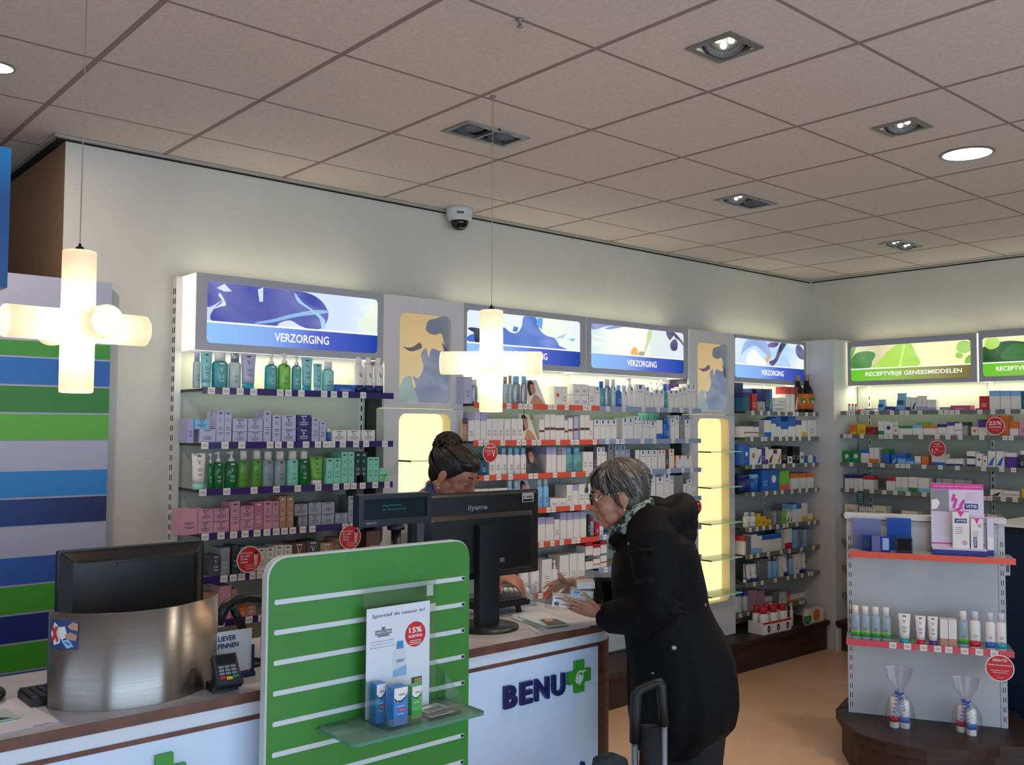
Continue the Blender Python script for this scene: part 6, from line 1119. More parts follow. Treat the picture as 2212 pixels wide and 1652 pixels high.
for zf, k in ((0, 1), (.25, 1.15), (.6, 1.3), (.9, 1.25), (1, 1.1)):
    z = p0.z*(1-zf)+.10*zf; w_ = (p1-p0).xy.length/2*k; cx, cy = (p0.x+p1.x)/2, (p0.y+p1.y)/2
    rs.append([(cx+CR.x*w_*math.cos(a)+bd_.x*(.02+.06*zf)*math.sin(a)+bd_.x*.01*zf, cy+CR.y*w_*math.cos(a)+bd_.y*(.02+.06*zf)*math.sin(a)+bd_.y*.01*zf, z) for a in [2*PI*i/20 for i in range(20)]])
mb.rings(rs, noisy('trolley_cloth', '17171b', '1e1e24', (60, 60, 60), .85, .2)); mb.build('bag_body', t, fix=True)
for sx_ in (-.13, .13):
    mb = MB(); rr = []; 
    for (r, w_) in ((.05, -.012), (.075, -.012), (.08, 0), (.075, .012), (.05, .012)): rr.append([(p0.x+.04+CR.x*(sx_+w_)+bd_.x*r*math.cos(a)+bd_.x*.06, p0.y+CR.y*(sx_+w_)+bd_.y*r*math.cos(a)+bd_.y*.06, .082+r*math.sin(a)) for a in [2*PI*i/24 for i in range(24)]])
    mb.rings(rr, M_black); mb.build('wheel', t, fix=True)
# handbag top at the counter end
c0 = PP(1318, 1652, 2.72); t = thing('fabric_bag', 'dark fabric shopping bag at the lower edge beside the counter end', 'bag', (c0.x, c0.y, 0))
mb = MB(); rs = [[(rx*math.cos(a), ry*math.sin(a), z) for a in [2*PI*i/24 for i in range(24)]] for rx, ry, z in ((.05, .05, .30), (.09, .08, .32), (.10, .085, .45), (.085, .07, .60), (.05, .05, c0.z+.015), (.02, .02, c0.z+.03))]
mb.rings(rs, noisy('bag_cloth', '15181c', '2f3b40', (14, 14, 14), .8, .1)); mb.build('bag_body', t, fix=True)
mb = MB(); mb.lathe([(.09, 0), (.09, .02), (.05, .03), (.03, .3)], M_black, seg=20); mb.build('base', t, fix=True)

# ================================================================== PEOPLE
CRh = Vector((CR.x, CR.y, 0)).normalized(); CFh = Vector((CF.x, CF.y, 0)).normalized(); UP = Vector((0, 0, 1))
def skin_mat(name, a, b):
    m = noisy(name, a, b, (30, 30, 30), .5, .05); _, _, p = nodes(m); p.inputs['Subsurface Weight'].default_value = .12; p.inputs['Subsurface Radius'].default_value = (.02, .008, .005); p.inputs['Subsurface Scale'].default_value = .3; return m
def frame(origin, fwd, scale=1):
    f = fwd.normalized(); l = UP.cross(f).normalized(); u = f.cross(l)
    M = Matrix.Identity(4)
    for i, v in enumerate((f, l, u)):
        for k in range(3): M[k][i] = v[k]*scale
    for k in range(3): M[k][3] = origin[k]
    return M
def head_shapes(mb, M, m, age=0):
    B = lambda c, rx, ry, rz: mb.blob(c, rx, ry, rz, m, M, 22, 14)
    B((-.018, 0, .030), .098, .076, .085); B((.030, 0, .012), .062, .063, .074); B((.038, 0, -.035), .050, .054, .060); B((.026, 0, -.075), .054, .050, .034)
    B((.066, 0, -.097), .019, .022, .017); B((.010, 0, -.088), .05, .042, .028)
    for s in (-1, 1):
        B((.052, s*.034, -.034), .030, .024, .026); B((.078, s*.026, .020), .014, .024, .008); B((.092, s*.011, -.037), .011, .009, .009); B((.040, s*.045, -.072), .030, .016, .024)
        B((-.016, s*.077, -.016), .019, .008, .031); B((-.012, s*.078, -.044), .009, .006, .012); B((.074, s*.031, .0095), .015, .018, .005); B((.073, s*.031, -.009), .015, .017, .004)
    seg = lambda pts: mb.loft([(M @ Vector(p), (M.to_3x3() @ Vector((a, 0, 0))), (M.to_3x3() @ Vector((0, b, 0)))) for p, a, b in pts], m, 14)
    seg([((.082, 0, .018), .010, .008), ((.090, 0, -.004), .011, .009), ((.098, 0, -.024), .013, .011), ((.102, 0, -.034), .013, .013)])
    B((.088, 0, -.050), .008, .014, .008); B((.087, 0, -.061), .009, .022, .0055); B((.085, 0, -.0715), .009, .019, .0065); B((.076, 0, -.082), .010, .02, .007)
def face_parts(par, M, Mi, iris='4a3a28', brow='3a2a22', lids=True):
    """children in the body's frame"""
    out = []
    for s in (-1, 1):
        mb = MB(); mb.blob((.0745, s*.031, .001), .0125, .0125, .0125, mat('eye_white', 'd8d0c8', .2), M, 18, 12); mb.blob((.0845, s*.031, .0), .0035, .0055, .0055, mat('iris_'+iris, iris, .1), M, 12, 8); mb.build('eye', par)
        mb = MB(); mb.loft([(M @ Vector((.090-.010*abs(k-1), s*(.016+.014*k), .026+.003*(1-abs(k-1)))), M.to_3x3() @ Vector((.004, 0, 0)), M.to_3x3() @ Vector((0, 0, .0035))) for k in range(3)], mat('brow_'+brow, brow, .8), 8); mb.build('eyebrow', par)
    mb = MB(); mb.blob((.0945, 0, -.0612), .0035, .019, .0042, mat('lip_rose', '9a5a52', .45), M, 14, 8); mb.blob((.0925, 0, -.0705), .0035, .016, .0046, mat('lip_rose', '9a5a52', .45), M, 14, 8); mb.build('lips', par)
def hand(mb, wrist, palm_dir, side, normal, m, curl, scale=1, spread=.12, thumb=None, flat=.45):
    """wrist point, direction to knuckles, side = towards thumb, normal = out of the palm"""
    d, s, n = palm_dir.normalized(), side.normalized(), normal.normalized(); k = scale
    mb.loft([(wrist-d*.03*k, s*.027*k, n*.020*k), (wrist, s*.027*k, n*.018*k), (wrist+d*.035*k, s*.036*k, n*.016*k), (wrist+d*.070*k, s*.041*k, n*.014*k), (wrist+d*.085*k, s*.040*k, n*.012*k)], m, 18)
    for i, (off, ln, r) in enumerate(((.030, .070, .0088), (.010, .079, .0092), (-.011, .073, .0088), (-.030, .057, .0078))):
        p = wrist+d*.082*k+s*off*k; dd = (d+s*(spread*(1.2-i))).normalized(); c = curl[i] if isinstance(curl, (list, tuple)) else curl
        pts = [p-dd*.012*k, p]; a = c*.5
        for fr in (.42, .32, .26):
            v = (dd*math.cos(a)+n*math.sin(a)); p = p+v*ln*fr*k; pts.append(p); a += c
        mb.loft([(q, s*r*k*(1-.07*j), n*r*k*(1-.07*j)) for j, q in enumerate(pts)], m, 10)
    t0 = wrist+d*.018*k+s*.020*k
    if thumb is None: t1 = t0+(d*.5+s*.75+n*.25).normalized()*.040*k; t2 = t1+(d*.8+s*.45+n*.3).normalized()*.030*k; t3 = t2+(d*.9+s*.2+n*.3).normalized()*.024*k
    else: t1, t2, t3 = thumb
    mb.loft([(t0, d*.015*k, n*.014*k), (t1, d*.0115*k, n*.0115*k), (t2, d*.0100*k, n*.0098*k), (t3, d*.0088*k, n*.0082*k)], m, 12)
def place(me, par, name):
    o = D.objects.new(name, me); C.objects.link(o); o.parent = par; return o
def shift(mb, O): mb.v = [(x-O.x, y-O.y, z-O.z) for x, y, z in mb.v]; return mb
def ribbons(mb, M, paths, mats_, seg=6):
    for k, (pts, r) in enumerate(paths):
        n = len(pts); rr = [r*(.35+.65*math.sin(PI*(.15+.80*i/(n-1)))) for i in range(n)]
        mb.tube([M @ Vector(p) for p in pts], rr, mats_[k % len(mats_)], seg)

# ------------------------------------------------------------------ the customer
DC = 3.2
def Z(x, y, d=DC): return PP(1150+.4189*x, 960+.4189*y, d)
UZ = .4189*DC/FPX                                             # metres per zoomed unit
O = Vector((Z(780, 1500).x, Z(780, 1500).y, 0))
cust = thing('person', 'person with short grey hair and glasses in long black coat at the counter', 'person', O)
sk = skin_mat('skin_aged', 'a8745c', 'b8836a')
Hm = frame(Z(440, 254), (-CRh*math.cos(math.radians(14))-UP*math.sin(math.radians(14))+CFh*.10), .93)
def trunk(mb, rows, m, seg=40, mod=None):
    mb.loft([(Z((xl+xr)/2, y, DC+dd), CRh*((xr-xl)/2*UZ), CFh*b) for y, xl, xr, b, dd in rows], m, seg, mod)
body = MB(); head_shapes(body, Hm, sk)
def seg3(mb, pts, m, seg=18): 
    out = []
    for i, (p, a, b) in enumerate(pts):
        t = (pts[min(i+1, len(pts)-1)][0]-pts[max(i-1, 0)][0]).normalized(); v = t.cross(CFh).normalized(); out.append((p, v*a, t.cross(v).normalized()*b))
    mb.loft(out, m, seg)
seg3(body, [(Z(470, 300), .05, .05), (Z(520, 400), .052, .055), (Z(570, 480), .07, .08)], sk)
trunk(body, [(470, 500, 680, .13, 0), (560, 480, 780, .16, 0), (700, 470, 790, .15, 0), (850, 500, 810, .14, 0), (1000, 560, 870, .16, 0), (1150, 590, 900, .16, 0)], sk, 24)
WN, WF = Z(372, 872, DC-.03), Z(232, 722, DC+.13)
seg3(body, [(Z(640, 480, DC-.14), .045, .045), (Z(660, 690, DC-.17), .042, .042), (Z(650, 850, DC-.17), .040, .040), (Z(520, 880, DC-.10), .037, .037), (WN, .026, .028)], sk)
seg3(body, [(Z(600, 480, DC+.14), .045, .045), (Z(560, 660, DC+.18), .042, .042), (Z(500, 780, DC+.18), .038, .038), (Z(380, 750, DC+.16), .034, .034), (WF, .026, .026)], sk)
hand(body, WN, (Z(250, 842, DC-.03)-WN), (UP*.75-CFh*.65), (UP*.45+CFh*.8-CRh*.1), sk, [.10, .14, .18, .25], .92, .05, thumb=(Z(300, 800, DC-.07), Z(278, 778, DC-.065), Z(266, 762, DC-.06)))
hand(body, WF, (Z(130, 745, DC+.12)-WF), (UP*.9-CRh*.2-CFh*.2), (-CFh*.5-CRh*.1-UP*.35), sk, [.55, .60, .65, .7], .92, .04, thumb=(Z(162, 705, DC+.11), Z(148, 682, DC+.10), Z(136, 662, DC+.10)))
for k, (x, dd) in enumerate(((845, -.09), (760, .10))):
    p = Z(x, 1100, DC+dd); q = Z(x-10, 1650, DC+dd); body.loft([(p, CRh*.085, CFh*.085), (p.lerp(q, .5), CRh*.07, CFh*.07), (Vector((q.x, q.y, .45)), CRh*.055, CFh*.055), (Vector((q.x+.01*CRh.x, q.y+.01*CRh.y, .12)), CRh*.04, CFh*.04)], sk, 16)
    f = Vector((q.x, q.y, .045)); body.loft([(f+CRh*.05, CFh*.035, UP*.035), (f-CRh*.06, CFh*.04, UP*.03), (f-CRh*.16, CFh*.035, UP*.02)], sk, 14)
def cast(mb, voxel, it, name, m, fac=.5):
    me = remesh(shift(mb, O), voxel, it, fac, name, m); return place(me, cust, name)
bo = cast(body, .0042, 4, 'body', sk)
HmL = Matrix.Translation(-O) @ Hm
face_parts(cust, HmL, None)
# coat
Mcoat = noisy('coat_black_cloth', '070608', '0b0a0d', (26, 26, 26), .72, .12, 4); nodes(Mcoat)[2].inputs['Specular IOR Level'].default_value = .18
rows = [(395, 560, 700, .10, 0), (430, 470, 775, .17, 0), (480, 440, 822, .20, 0), (550, 425, 852, .205, 0), (640, 410, 872, .20, 0), (740, 405, 893, .19, 0), (820, 420, 905, .18, 0), (900, 445, 945, .18, 0), (1000, 478, 1000, .20, 0), (1100, 488, 1035, .215, 0), (1200, 492, 1053, .225, 0), (1300, 497, 1060, .23, 0), (1400, 500, 1040, .225, 0), (1470, 512, 975, .20, 0)]
ct = MB()
fold = lambda a, q: (0 if q < .45 else (q-.45)*(.045*math.sin(2*PI*a*9+1.0)+.030*math.sin(2*PI*a*14+q*3)))+.008*math.sin(2*PI*a*5+q*22)
trunk(ct, rows, Mcoat, 96, fold)
seg3(ct, [(Z(620, 430, DC-.07), .085, .10), (Z(628, 520, DC-.125), .088, .092), (Z(640, 620, DC-.155), .082, .080), (Z(648, 730, DC-.17), .076, .072), (Z(638, 840, DC-.175), .072, .066), (Z(580, 885, DC-.155), .066, .062), (Z(490, 885, DC-.10), .062, .055), (Z(400, 890, DC-.04), .054, .048), (Z(372, 878, DC-.03), .046, .042)], Mcoat, 28)
seg3(ct, [(Z(590, 480, DC+.13), .085, .085), (Z(540, 640, DC+.18), .075, .07), (Z(480, 760, DC+.18), .065, .06), (Z(380, 760, DC+.16), .052, .048), (Z(320, 745, DC+.15), .044, .040)], Mcoat, 24)
for (y, x, r) in ((700, 600, .010), (770, 640, .012), (820, 700, .012), (860, 720, .012), (540, 560, .008)):
    seg3(ct, [(Z(x-90, y+28, DC-.20), .006, .006), (Z(x, y, DC-.235), r, r), (Z(x+80, y+10, DC-.215), .006, .006)], Mcoat, 10)
# hood and collar
hd_r = []
for k in range(13):
    a = PI*(k/12); hd_r.append((Z(520+0*k, 430)+CRh*(.02+.15*math.sin(a))+CFh*(.135*math.cos(a))+UP*(.075*math.sin(a)-.01), .036+.016*math.sin(a)))
ct.loft([(p, UP*r*1.1, (CRh*math.sin(PI*(i/12))+CFh*math.cos(PI*(i/12)))*r) for i, (p, r) in enumerate(hd_r)], Mcoat, 18)
ct.blob(tuple(Z(690, 400)), .088, .12, .066, Mcoat); ct.blob(tuple(Z(640, 450)), .12, .15, .07, Mcoat); ct.blob(tuple(Z(745, 400)), .052, .075, .045, Mcoat); ct.blob(tuple(Z(665, 352)), .055, .085, .045, Mcoat); ct.blob(tuple(Z(705, 372)), .055, .085, .045, Mcoat); ct.blob(tuple(Z(620, 345)), .06, .08, .055, Mcoat)
for s in (-1, 1): seg3(ct, [(Z(600, 330, DC+s*.06), .026, .03), (Z(530, 400, DC+s*.085), .026, .03), (Z(465, 455, DC+s*.06), .024, .026), (Z(420, 500, DC+s*.03), .022, .024)], Mcoat, 12)
coat = cast(ct, .0062, 4, 'coat', Mcoat, .5)
for (x, y, r) in ((728, 1047, .011), (622, 1178, .006), (500, 1018, .007)):
    pass
# snaps lie on the near side of the coat: cast a ray to find the cloth
def on_mesh(o, px, py):
    me = o.data; from mathutils.bvhtree import BVHTree
    key = o.name
    if key not in _bvh: _bvh[key] = BVHTree.FromPolygons([v.co for v in me.vertices], [tuple(p.vertices) for p in me.polygons])
    d = ray(px, py).normalized(); h = _bvh[key].ray_cast(EV-O, d); return h[0], h[1]
_bvh = {}
for (x, y, r) in ((730, 1047, .0085), (622, 1178, .005), (892, 828, .006), (396, 596, .006), (497, 512, .006)):
    p, nn = on_mesh(coat, 1150+.4189*x, 960+.4189*y)
    if p is None: continue
    mb = MB(); a = nn.orthogonal().normalized(); b_ = nn.cross(a); mb.rings([[p+nn*h+(a*math.cos(2*PI*i/14)+b_*math.sin(2*PI*i/14))*r*k for i in range(14)] for h, k in ((-.001, 1), (.002, 1), (.003, .6))], mat('snap_metal', '8d8d92', .3, .8)); mb.build('snap_button', coat)
# scarf
sc = MB(); Msc = noisy('scarf_pattern', '20302c', '8fa39a', (55, 55, 55), .85, .1, 3, lo=.46, hi=.56)
seg3(sc, [(Z(600, 300, DC-.03), .02, .03), (Z(540, 350, DC-.075), .026, .034), (Z(480, 425, DC-.065), .030, .034), (Z(440, 480, DC-.02), .030, .03), (Z(430, 530, DC), .028, .026)], Msc, 14)
seg3(sc, [(Z(600, 300, DC+.03), .02, .03), (Z(540, 350, DC+.075), .026, .034), (Z(480, 425, DC+.065), .030, .034), (Z(440, 480, DC+.02), .03, .03)], Msc, 14)
cast(sc, .0045, 3, 'scarf', Msc)
# trousers and shoes
tr_ = MB(); Mtr = noisy('trouser_navy_black', '08090f', '0d0e16', (30, 30, 30), .8, .1)
for x, dd in ((850, -.09), (765, .10)):
    p = Z(x, 1250, DC+dd); q = Z(x-10, 1650, DC+dd); tr_.loft([(p, CRh*.105, CFh*.10), (p.lerp(q, .5), CRh*.100, CFh*.095), (Vector((q.x, q.y, .55)), CRh*.085, CFh*.08), (Vector((q.x, q.y, .09)), CRh*.075, CFh*.07)], Mtr, 20)
cast(tr_, .008, 3, 'trousers', Mtr)
for x, dd in ((850, -.09), (765, .10)):
    q = Z(x-10, 1650, DC+dd); f = Vector((q.x, q.y, .05)); sh = MB(); sh.loft([(f+CRh*.06, CFh*.045, UP*.05), (f-CRh*.03, CFh*.048, UP*.049), (f-CRh*.12, CFh*.048, UP*.038), (f-CRh*.19, CFh*.035, UP*.028)], M_black, 18); o = shift(sh, O).build('shoe', cust, fix=True)
# hair: short bob of layered locks
Mh = [mat('hair_ash', '4a423c', .5), mat('hair_dark', '2e2723', .5), mat('hair_silver', '8d8880', .45), mat('hair_brown', '54463a', .5), mat('hair_light_grey', '6e6860', .5)]
Mhb0 = noisy('hair_base_streaked', '2a2420', '6a635c', (70, 70, 14), .5, 0, 2)
hc = MB(); B = lambda c, rx, ry, rz: hc.blob(c, rx, ry, rz, Mhb0, Hm, 24, 16)
B((-.024, 0, .036), .101, .085, .082); B((.028, 0, .062), .060, .070, .044); B((-.066, 0, -.010), .046, .064, .070)
for s in (-1, 1): B((-.035, s*.056, -.002), .056, .022, .060)
B((-.075, 0, -.055), .040, .055, .035)
hair = cast(hc, .004, 5, 'hair', Mhb0)
rnd = random.Random(3); paths = []
def surf(az, ph, k=1.0):
    rx, ry, rz = .106*k, .092*k, .086*k
    sp, cp = math.sin(ph), math.cos(ph)
    if ph > 1.45: sp = .993-.22*(ph-1.45); cp = .12-(ph-1.45)*1.15
    return (-.022+rx*sp*math.cos(az), ry*sp*math.sin(az), .036+rz*cp)
for i in range(420):
    az = rnd.uniform(-PI, PI); front = math.cos(az)
    end = 1.50 if front > .75 else (1.45+.95*(1-front)/1.6 if front > .1 else 2.30+.2*rnd.random())
    if .15 < front < .75: end = 1.75
    if -.5 < front <= .15: end = 2.12
    end += rnd.uniform(-.12, .12); st_ = rnd.uniform(.0, .55); az2 = az+(.55*(1 if az > 0 else -1) if abs(az) < 2.6 else 0)*rnd.uniform(.4, 1.1)
    if front > .5: az2 = az+rnd.uniform(-.15, .25)
    pts = []
    for q in range(9):
        t_ = q/8; ph = st_+(end-st_)*t_; a_ = az+(az2-az)*t_*t_; k = 1.0+.03*rnd.uniform(-1, 1)*(1-t_)+(.035 if t_ < .9 else .0)
        x, y, z = surf(a_, min(ph, 2.6), k)
        pts.append((x, y, z))
    paths.append((pts, rnd.uniform(.0026, .0052)))
for i in range(26):                                            # fringe falling forward over the forehead
    y0 = rnd.uniform(-.06, .06); paths.append(([(.03, y0*.8, .117), (.062, y0, .104), (.090, y0*1.05, .078), (.104, y0*1.08, .052), (.108+rnd.uniform(-.004, .006), y0*1.1, .034+rnd.uniform(-.01, .01))], rnd.uniform(.0022, .004)))
lk = MB(); order = [0, 1, 3, 0, 4, 1, 2, 0, 3, 4, 1, 0]; ribbons(lk, HmL, paths, [Mh[k] for k in order]); lo = lk.build('hair_locks', hair); lo['kind'] = 'stuff'
# glasses and earring
Mfr = mat('spectacle_black', '0b0b0d', .25); gt_ = MB()
def gp(x, y, z): return HmL @ Vector((x, y, z))
for s in (-1, 1): gt_.tube([gp(.100-.006*abs(math.sin(a))*.2, s*.031+.024*math.cos(a), .002+.018*math.sin(a)) for a in [2*PI*i/20 for i in range(21)]], .0026, Mfr, 8)
gt_.tube([gp(.101, -.009, .006), gp(.104, 0, .008), gp(.101, .009, .006)], .0022, Mfr, 8); go = gt_.build('glasses', cust)
for s in (-1, 1):
    mb = MB(); mb.tube([gp(.099, s*.055, .010), gp(.085, s*.070, .011), gp(.04, s*.077, .010), (gp(-.010, s*.086, .008))], .0030, noisy('temple_pattern', 'b9b2a4', '1a1a1c', (160, 160, 160), .3, lo=.45, hi=.52), 8); mb.build('temple', go)
    mb = MB(); mb.rings([[gp(.0995, s*.031+.022*math.cos(a), .002+.016*math.sin(a)) for a in [2*PI*i/20 for i in range(20)]], [gp(.1005, s*.031+.022*math.cos(a), .002+.016*math.sin(a)) for a in [2*PI*i/20 for i in range(20)]]], M_glass); mb.build('lens', go)
mb = MB(); mb.blob(tuple(gp(-.010, .087, -.056)), .005, .005, .006, mat('earring_gold', 'c9b48a', .25, .8)); mb.build('earring', cust)
# medicine in the hands
t = thing('medicine_bag', 'clear bag of white and blue medicine boxes held in the hands of the customer', 'medicine bag', tuple(Z(225, 800, DC+.03)), math.atan2(CRh.y, CRh.x))
def hb(x0, x1, y0, y1, z0, z1, m, nm, rot=0, mark=None):
    mb = MB(); mb.box(x0, x1, y0, y1, z0, z1, m)
    if mark: mb.box(x0+.006, x0+.022, y0-.0005, y0, z0+.004, z0+.016, mark); mb.box(x0+.03, x1-.01, y0-.0005, y0, z0+.008, z0+.011, M_ink); mb.box(x0+.006, x0+.028, y0-.0005, y0, z1-.008, z1-.003, pm('blue'))
    o = mb.build(nm, t); o.rotation_euler.y = rot; return o
hb(-.082, .015, -.045, .03, -.022, .012, pm('white'), 'medicine_box', .10, M_ink); hb(-.02, .055, -.04, .03, .014, .038, mat('box_pale_mint', 'c3d0c0', .4), 'medicine_box', .06, pm('lightblue')); hb(.005, .065, -.03, .035, .040, .062, pm('white'), 'medicine_box', -.06)
mb = MB(); seg = 24; rs = [[((a+.004*math.sin(3*th))*math.cos(th)-.01+sh_, (b+.005*math.sin(5*th))*math.sin(th)-.005, z) for th in [2*PI*i/seg for i in range(seg)]] for z, a, b, sh_ in ((-.030, .07, .03, 0), (-.026, .098, .052, 0), (.01, .098, .05, .005), (.05, .075, .045, .02), (.075, .05, .02, .04), (.09, .045, .012, .05))]
mb.rings(rs, M_cello, False); mb.build('bag_film', t)

# ------------------------------------------------------------------ the pharmacist
DP = 3.72
def Y(x, y, d=DP): return PP(760+.2906*x, 920+.2906*y, d)
O2 = Vector((Y(380, 1000, DP+.12).x, Y(380, 1000, DP+.12).y, 0)); O = O2
phar = thing('person', 'person with dark curly pinned-up hair in white coat, looking down behind the large monitor', 'person', O)
sk2 = skin_mat('skin_warm', 'a9705a', 'b87f68')
yw = math.radians(22); pt_ = math.radians(27)
Hp = frame(Y(768, 356), (CRh*math.cos(yw)-CFh*math.sin(yw))*math.cos(pt_)-UP*math.sin(pt_), .95)
body = MB(); head_shapes(body, Hp, sk2)
seg3(body, [(Y(720, 420), .05, .05), (Y(640, 500, DP+.02), .052, .055), (Y(590, 580, DP+.05), .075, .09)], sk2)
prow = [(500, 615, .05, .10, .06), (545, 590, .085, .15, .08), (640, 545, .10, .17, .10), (760, 470, .105, .17, .13), (900, 410, .11, .16, .18), (1100, 370, .12, .16, .25), (1350, 350, .13, .16, .32)]
def ptrunk(mb, grow, m): mb.loft([(Y(x, y, DP+dd_), CRh*(a+grow), CFh*(b+grow)) for y, x, a, b, dd_ in prow], m, 36)
ptrunk(body, -.02, sk2)
WP = Y(1085, 1085, DP-.02); ML = Y(1160, 1130, DP-.02)
seg3(body, [(Y(560, 690, DP-.02), .048, .048), (Y(700, 950, DP-.06), .042, .042), (Y(860, 1040, DP-.05), .037, .037), (WP, .026, .028)], sk2)
seg3(body, [(Y(560, 690, DP+.24), .048, .048), (Y(640, 940, DP+.24), .042, .042), (Y(820, 1030, DP+.12), .036, .036), (Y(960, 1100, DP+.06), .026, .028)], sk2)
hand(body, WP, (CRh*.88-UP*.42-CFh*.15), (CRh*-.15-CFh*.9-UP*.3), (-UP*.9-CRh*.3), sk2, [.42, .46, .50, .54], .98, .14, thumb=(Y(1105, 1165, DP-.06), Y(1100, 1215, DP-.06), Y(1103, 1262, DP-.06)))
hand(body, Y(960, 1100, DP+.06), (CRh*.8-UP*.5), CFh, (-UP*.8-CRh*.3), sk2, .5, .93, .08)
for dd in (.27, .45):
    p = Y(350, 1350, DP+dd); body.loft([(Vector((p.x, p.y, .95)), CRh*.08, CFh*.08), (Vector((p.x, p.y, .5)), CRh*.055, CFh*.055), (Vector((p.x, p.y, .1)), CRh*.04, CFh*.04)], sk2, 14)
    f = Vector((p.x, p.y, .04)); body.loft([(f-CRh*.05, CFh*.035, UP*.035), (f+CRh*.06, CFh*.04, UP*.03), (f+CRh*.16, CFh*.035, UP*.02)], sk2, 12)
def cast2(mb, voxel, it, name, m):
    me = remesh(shift(mb, O2), voxel, it, .5, name, m); return place(me, phar, name)
cast2(body, .0044, 4, 'body', sk2); HpL = Matrix.Translation(-O2) @ Hp; face_parts(phar, HpL, None, '3a2a1c', '2a1a14')
# closed eyelids for the downcast look
mb = MB()
for s in (-1, 1): mb.blob((.0755, s*.031, .004), .0132, .0136, .0125, sk2, HpL, 16, 10)
mb.build('eyelids', phar)
Mwc = noisy('white_coat', 'b9b4b4', 'c4bfbe', (22, 22, 22), .8, .1)
wc = MB(); ptrunk(wc, .006, Mwc)
wc.loft([(Y(x, y, DP+dd_), CRh*(a+.015), CFh*(b+.01)) for y, x, a, b, dd_ in ((1100, 370, .12, .16, .25), (1350, 350, .14, .16, .34), (1700, 350, .15, .17, .36))], Mwc, 30)
seg3(wc, [(Y(560, 650, DP-.01), .075, .075), (Y(640, 820, DP-.05), .062, .062), (Y(700, 930, DP-.06), .060, .060)], Mwc, 20); seg3(wc, [(Y(560, 650, DP+.22), .075, .075), (Y(620, 820, DP+.25), .062, .062), (Y(640, 930, DP+.24), .060, .060)], Mwc, 20)
cast2(wc, .006, 5, 'white_coat', Mwc)
cl = MB(); Mcb = mat('collar_blue', '22407c', .7); seg3(cl, [(Y(575, 462, DP-.045), .010, .02), (Y(600, 500, DP-.07), .014, .02), (Y(640, 560, DP-.07), .02, .03)], Mcb, 12); seg3(cl, [(Y(575, 465, DP-.03), .010, .03), (Y(562, 476, DP+.05), .012, .03), (Y(590, 500, DP+.11), .012, .03)], Mcb, 12); cast2(cl, .005, 3, 'collar', Mcb)
tp = MB()
for dd in (.27, .45):
    p = Y(350, 1350, DP+dd); tp.loft([(Vector((p.x, p.y, 1.0)), CRh*.10, CFh*.10), (Vector((p.x, p.y, .5)), CRh*.075, CFh*.075), (Vector((p.x, p.y, .08)), CRh*.07, CFh*.065)], Mtr, 16)
cast2(tp, .009, 2, 'trousers', Mtr)
for dd in (.27, .45):
    p = Y(350, 1350, DP+dd); f = Vector((p.x, p.y, .05)); sh = MB(); sh.loft([(f-CRh*.06, CFh*.045, UP*.05), (f+CRh*.05, CFh*.048, UP*.045), (f+CRh*.19, CFh*.035, UP*.03)], pm('white'), 16); shift(sh, O2).build('shoe', phar, fix=True)
Mhb = [mat('hair_deep_brown', '140c0a', .42), mat('hair_warm_brown', '20130e', .42), mat('hair_chestnut', '2c1a13', .42)]
hc = MB(); B = lambda c, rx, ry, rz: hc.blob(c, rx, ry, rz, Mhb[0], Hp, 24, 16)
B((-.026, 0, .038), .104, .083, .088); B((.020, 0, .066), .068, .068, .046); B((-.065, 0, -.010), .052, .062, .070)
for s in (-1, 1): B((-.030, s*.058, .018), .052, .024, .045)
bun = Hp.inverted() @ Y(735, 165, DP+.02); hc.blob(tuple(bun), .048, .050, .042, Mhb[0], Hp, 20, 12); hc.blob((bun.x-.03, bun.y, bun.z-.015), .045, .05, .045, Mhb[0], Hp, 20, 12)
hp_ = cast2(hc, .004, 4, 'hair', Mhb[0])
rnd = random.Random(11); paths = []
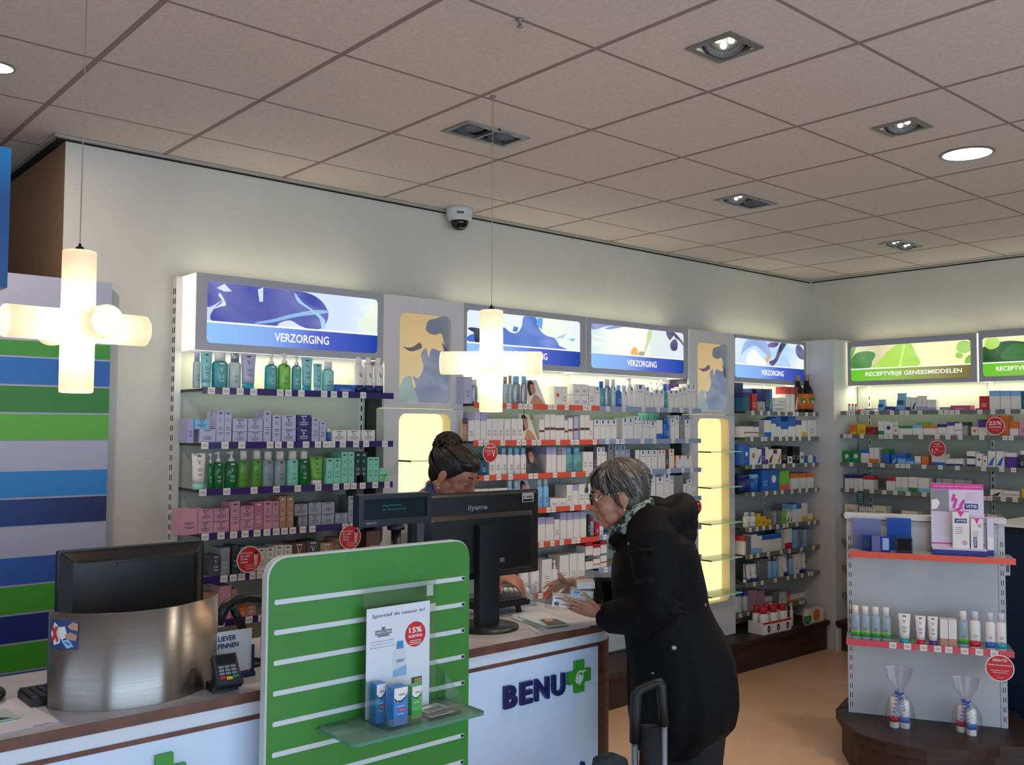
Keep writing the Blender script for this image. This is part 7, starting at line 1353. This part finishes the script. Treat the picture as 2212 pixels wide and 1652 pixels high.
for i in range(240):                                           # strands swept up towards the bun
    az = rnd.uniform(-PI, PI); c = math.cos(az); ph1 = 1.18 if c > .5 else (1.5 if c > -.1 else 2.05+rnd.uniform(-.1, .1)); tgt = Vector((bun.x-.012, bun.y, bun.z-.03)); pts = []
    rx, ry, rz = .109, .089, .095; s0 = Vector((-.024+rx*math.sin(ph1)*math.cos(az), ry*math.sin(ph1)*math.sin(az), .038+rz*math.cos(ph1)))
    for q in range(8):
        t_ = q/7; v = s0.lerp(tgt, t_)-Vector((-.024, 0, .038)); L0 = math.sqrt((v.x/rx)**2+(v.y/ry)**2+(v.z/rz)**2); v = v/max(L0, .35)*(1.0+.02*rnd.random()); pts.append(tuple(v+Vector((-.024, 0, .038))))
    paths.append((pts, rnd.uniform(.0026, .0044)))
for i in range(150):                                           # curls of the bun
    c0 = bun+Vector((rnd.gauss(0, .020)-.012, rnd.gauss(0, .022), rnd.gauss(.004, .018))); dirv = (c0-bun+Vector((.001, 0, .012))).normalized(); c0 = bun+Vector((-.012, 0, 0))+Vector((dirv.x*.055, dirv.y*.058, dirv.z*.052)); a = dirv.orthogonal().normalized(); b_ = dirv.cross(a); r = rnd.uniform(.010, .022); p0_ = rnd.uniform(0, 6)
    paths.append(([tuple(c0+(a*math.cos(p0_+k*.8)+b_*math.sin(p0_+k*.8))*r*(1-.05*k)+dirv*(.0015*k)) for k in range(9)], rnd.uniform(.0028, .0042)))
for i in range(14):                                            # loose wisps at the nape
    s0 = Vector((-.075+rnd.uniform(-.01, .02), rnd.uniform(-.05, .0), -.065)); paths.append(([tuple(s0+Vector((-.004*k, .003*math.sin(k*1.3+i), -.007*k))) for k in range(6)], .0012))
lk = MB(); ribbons(lk, HpL, paths, [Mhb[k] for k in (0, 1, 0, 2, 1, 0, 1)]); o = lk.build('hair_strands', hp_); o['kind'] = 'stuff'
mb = MB(); ep = HpL @ Vector((-.012, -.086, -.052)); ex = Vector((-.004, 0, 0)); mb.blob(tuple(ep), .0035, .0035, .0045, mat('earring_silver', 'd8d8dc', .2, .8)); mb.blob(tuple(ep+Vector((0, 0, -.014))), .004, .004, .007, mat('earring_silver', 'd8d8dc', .2, .8)); mb.build('earring', phar)
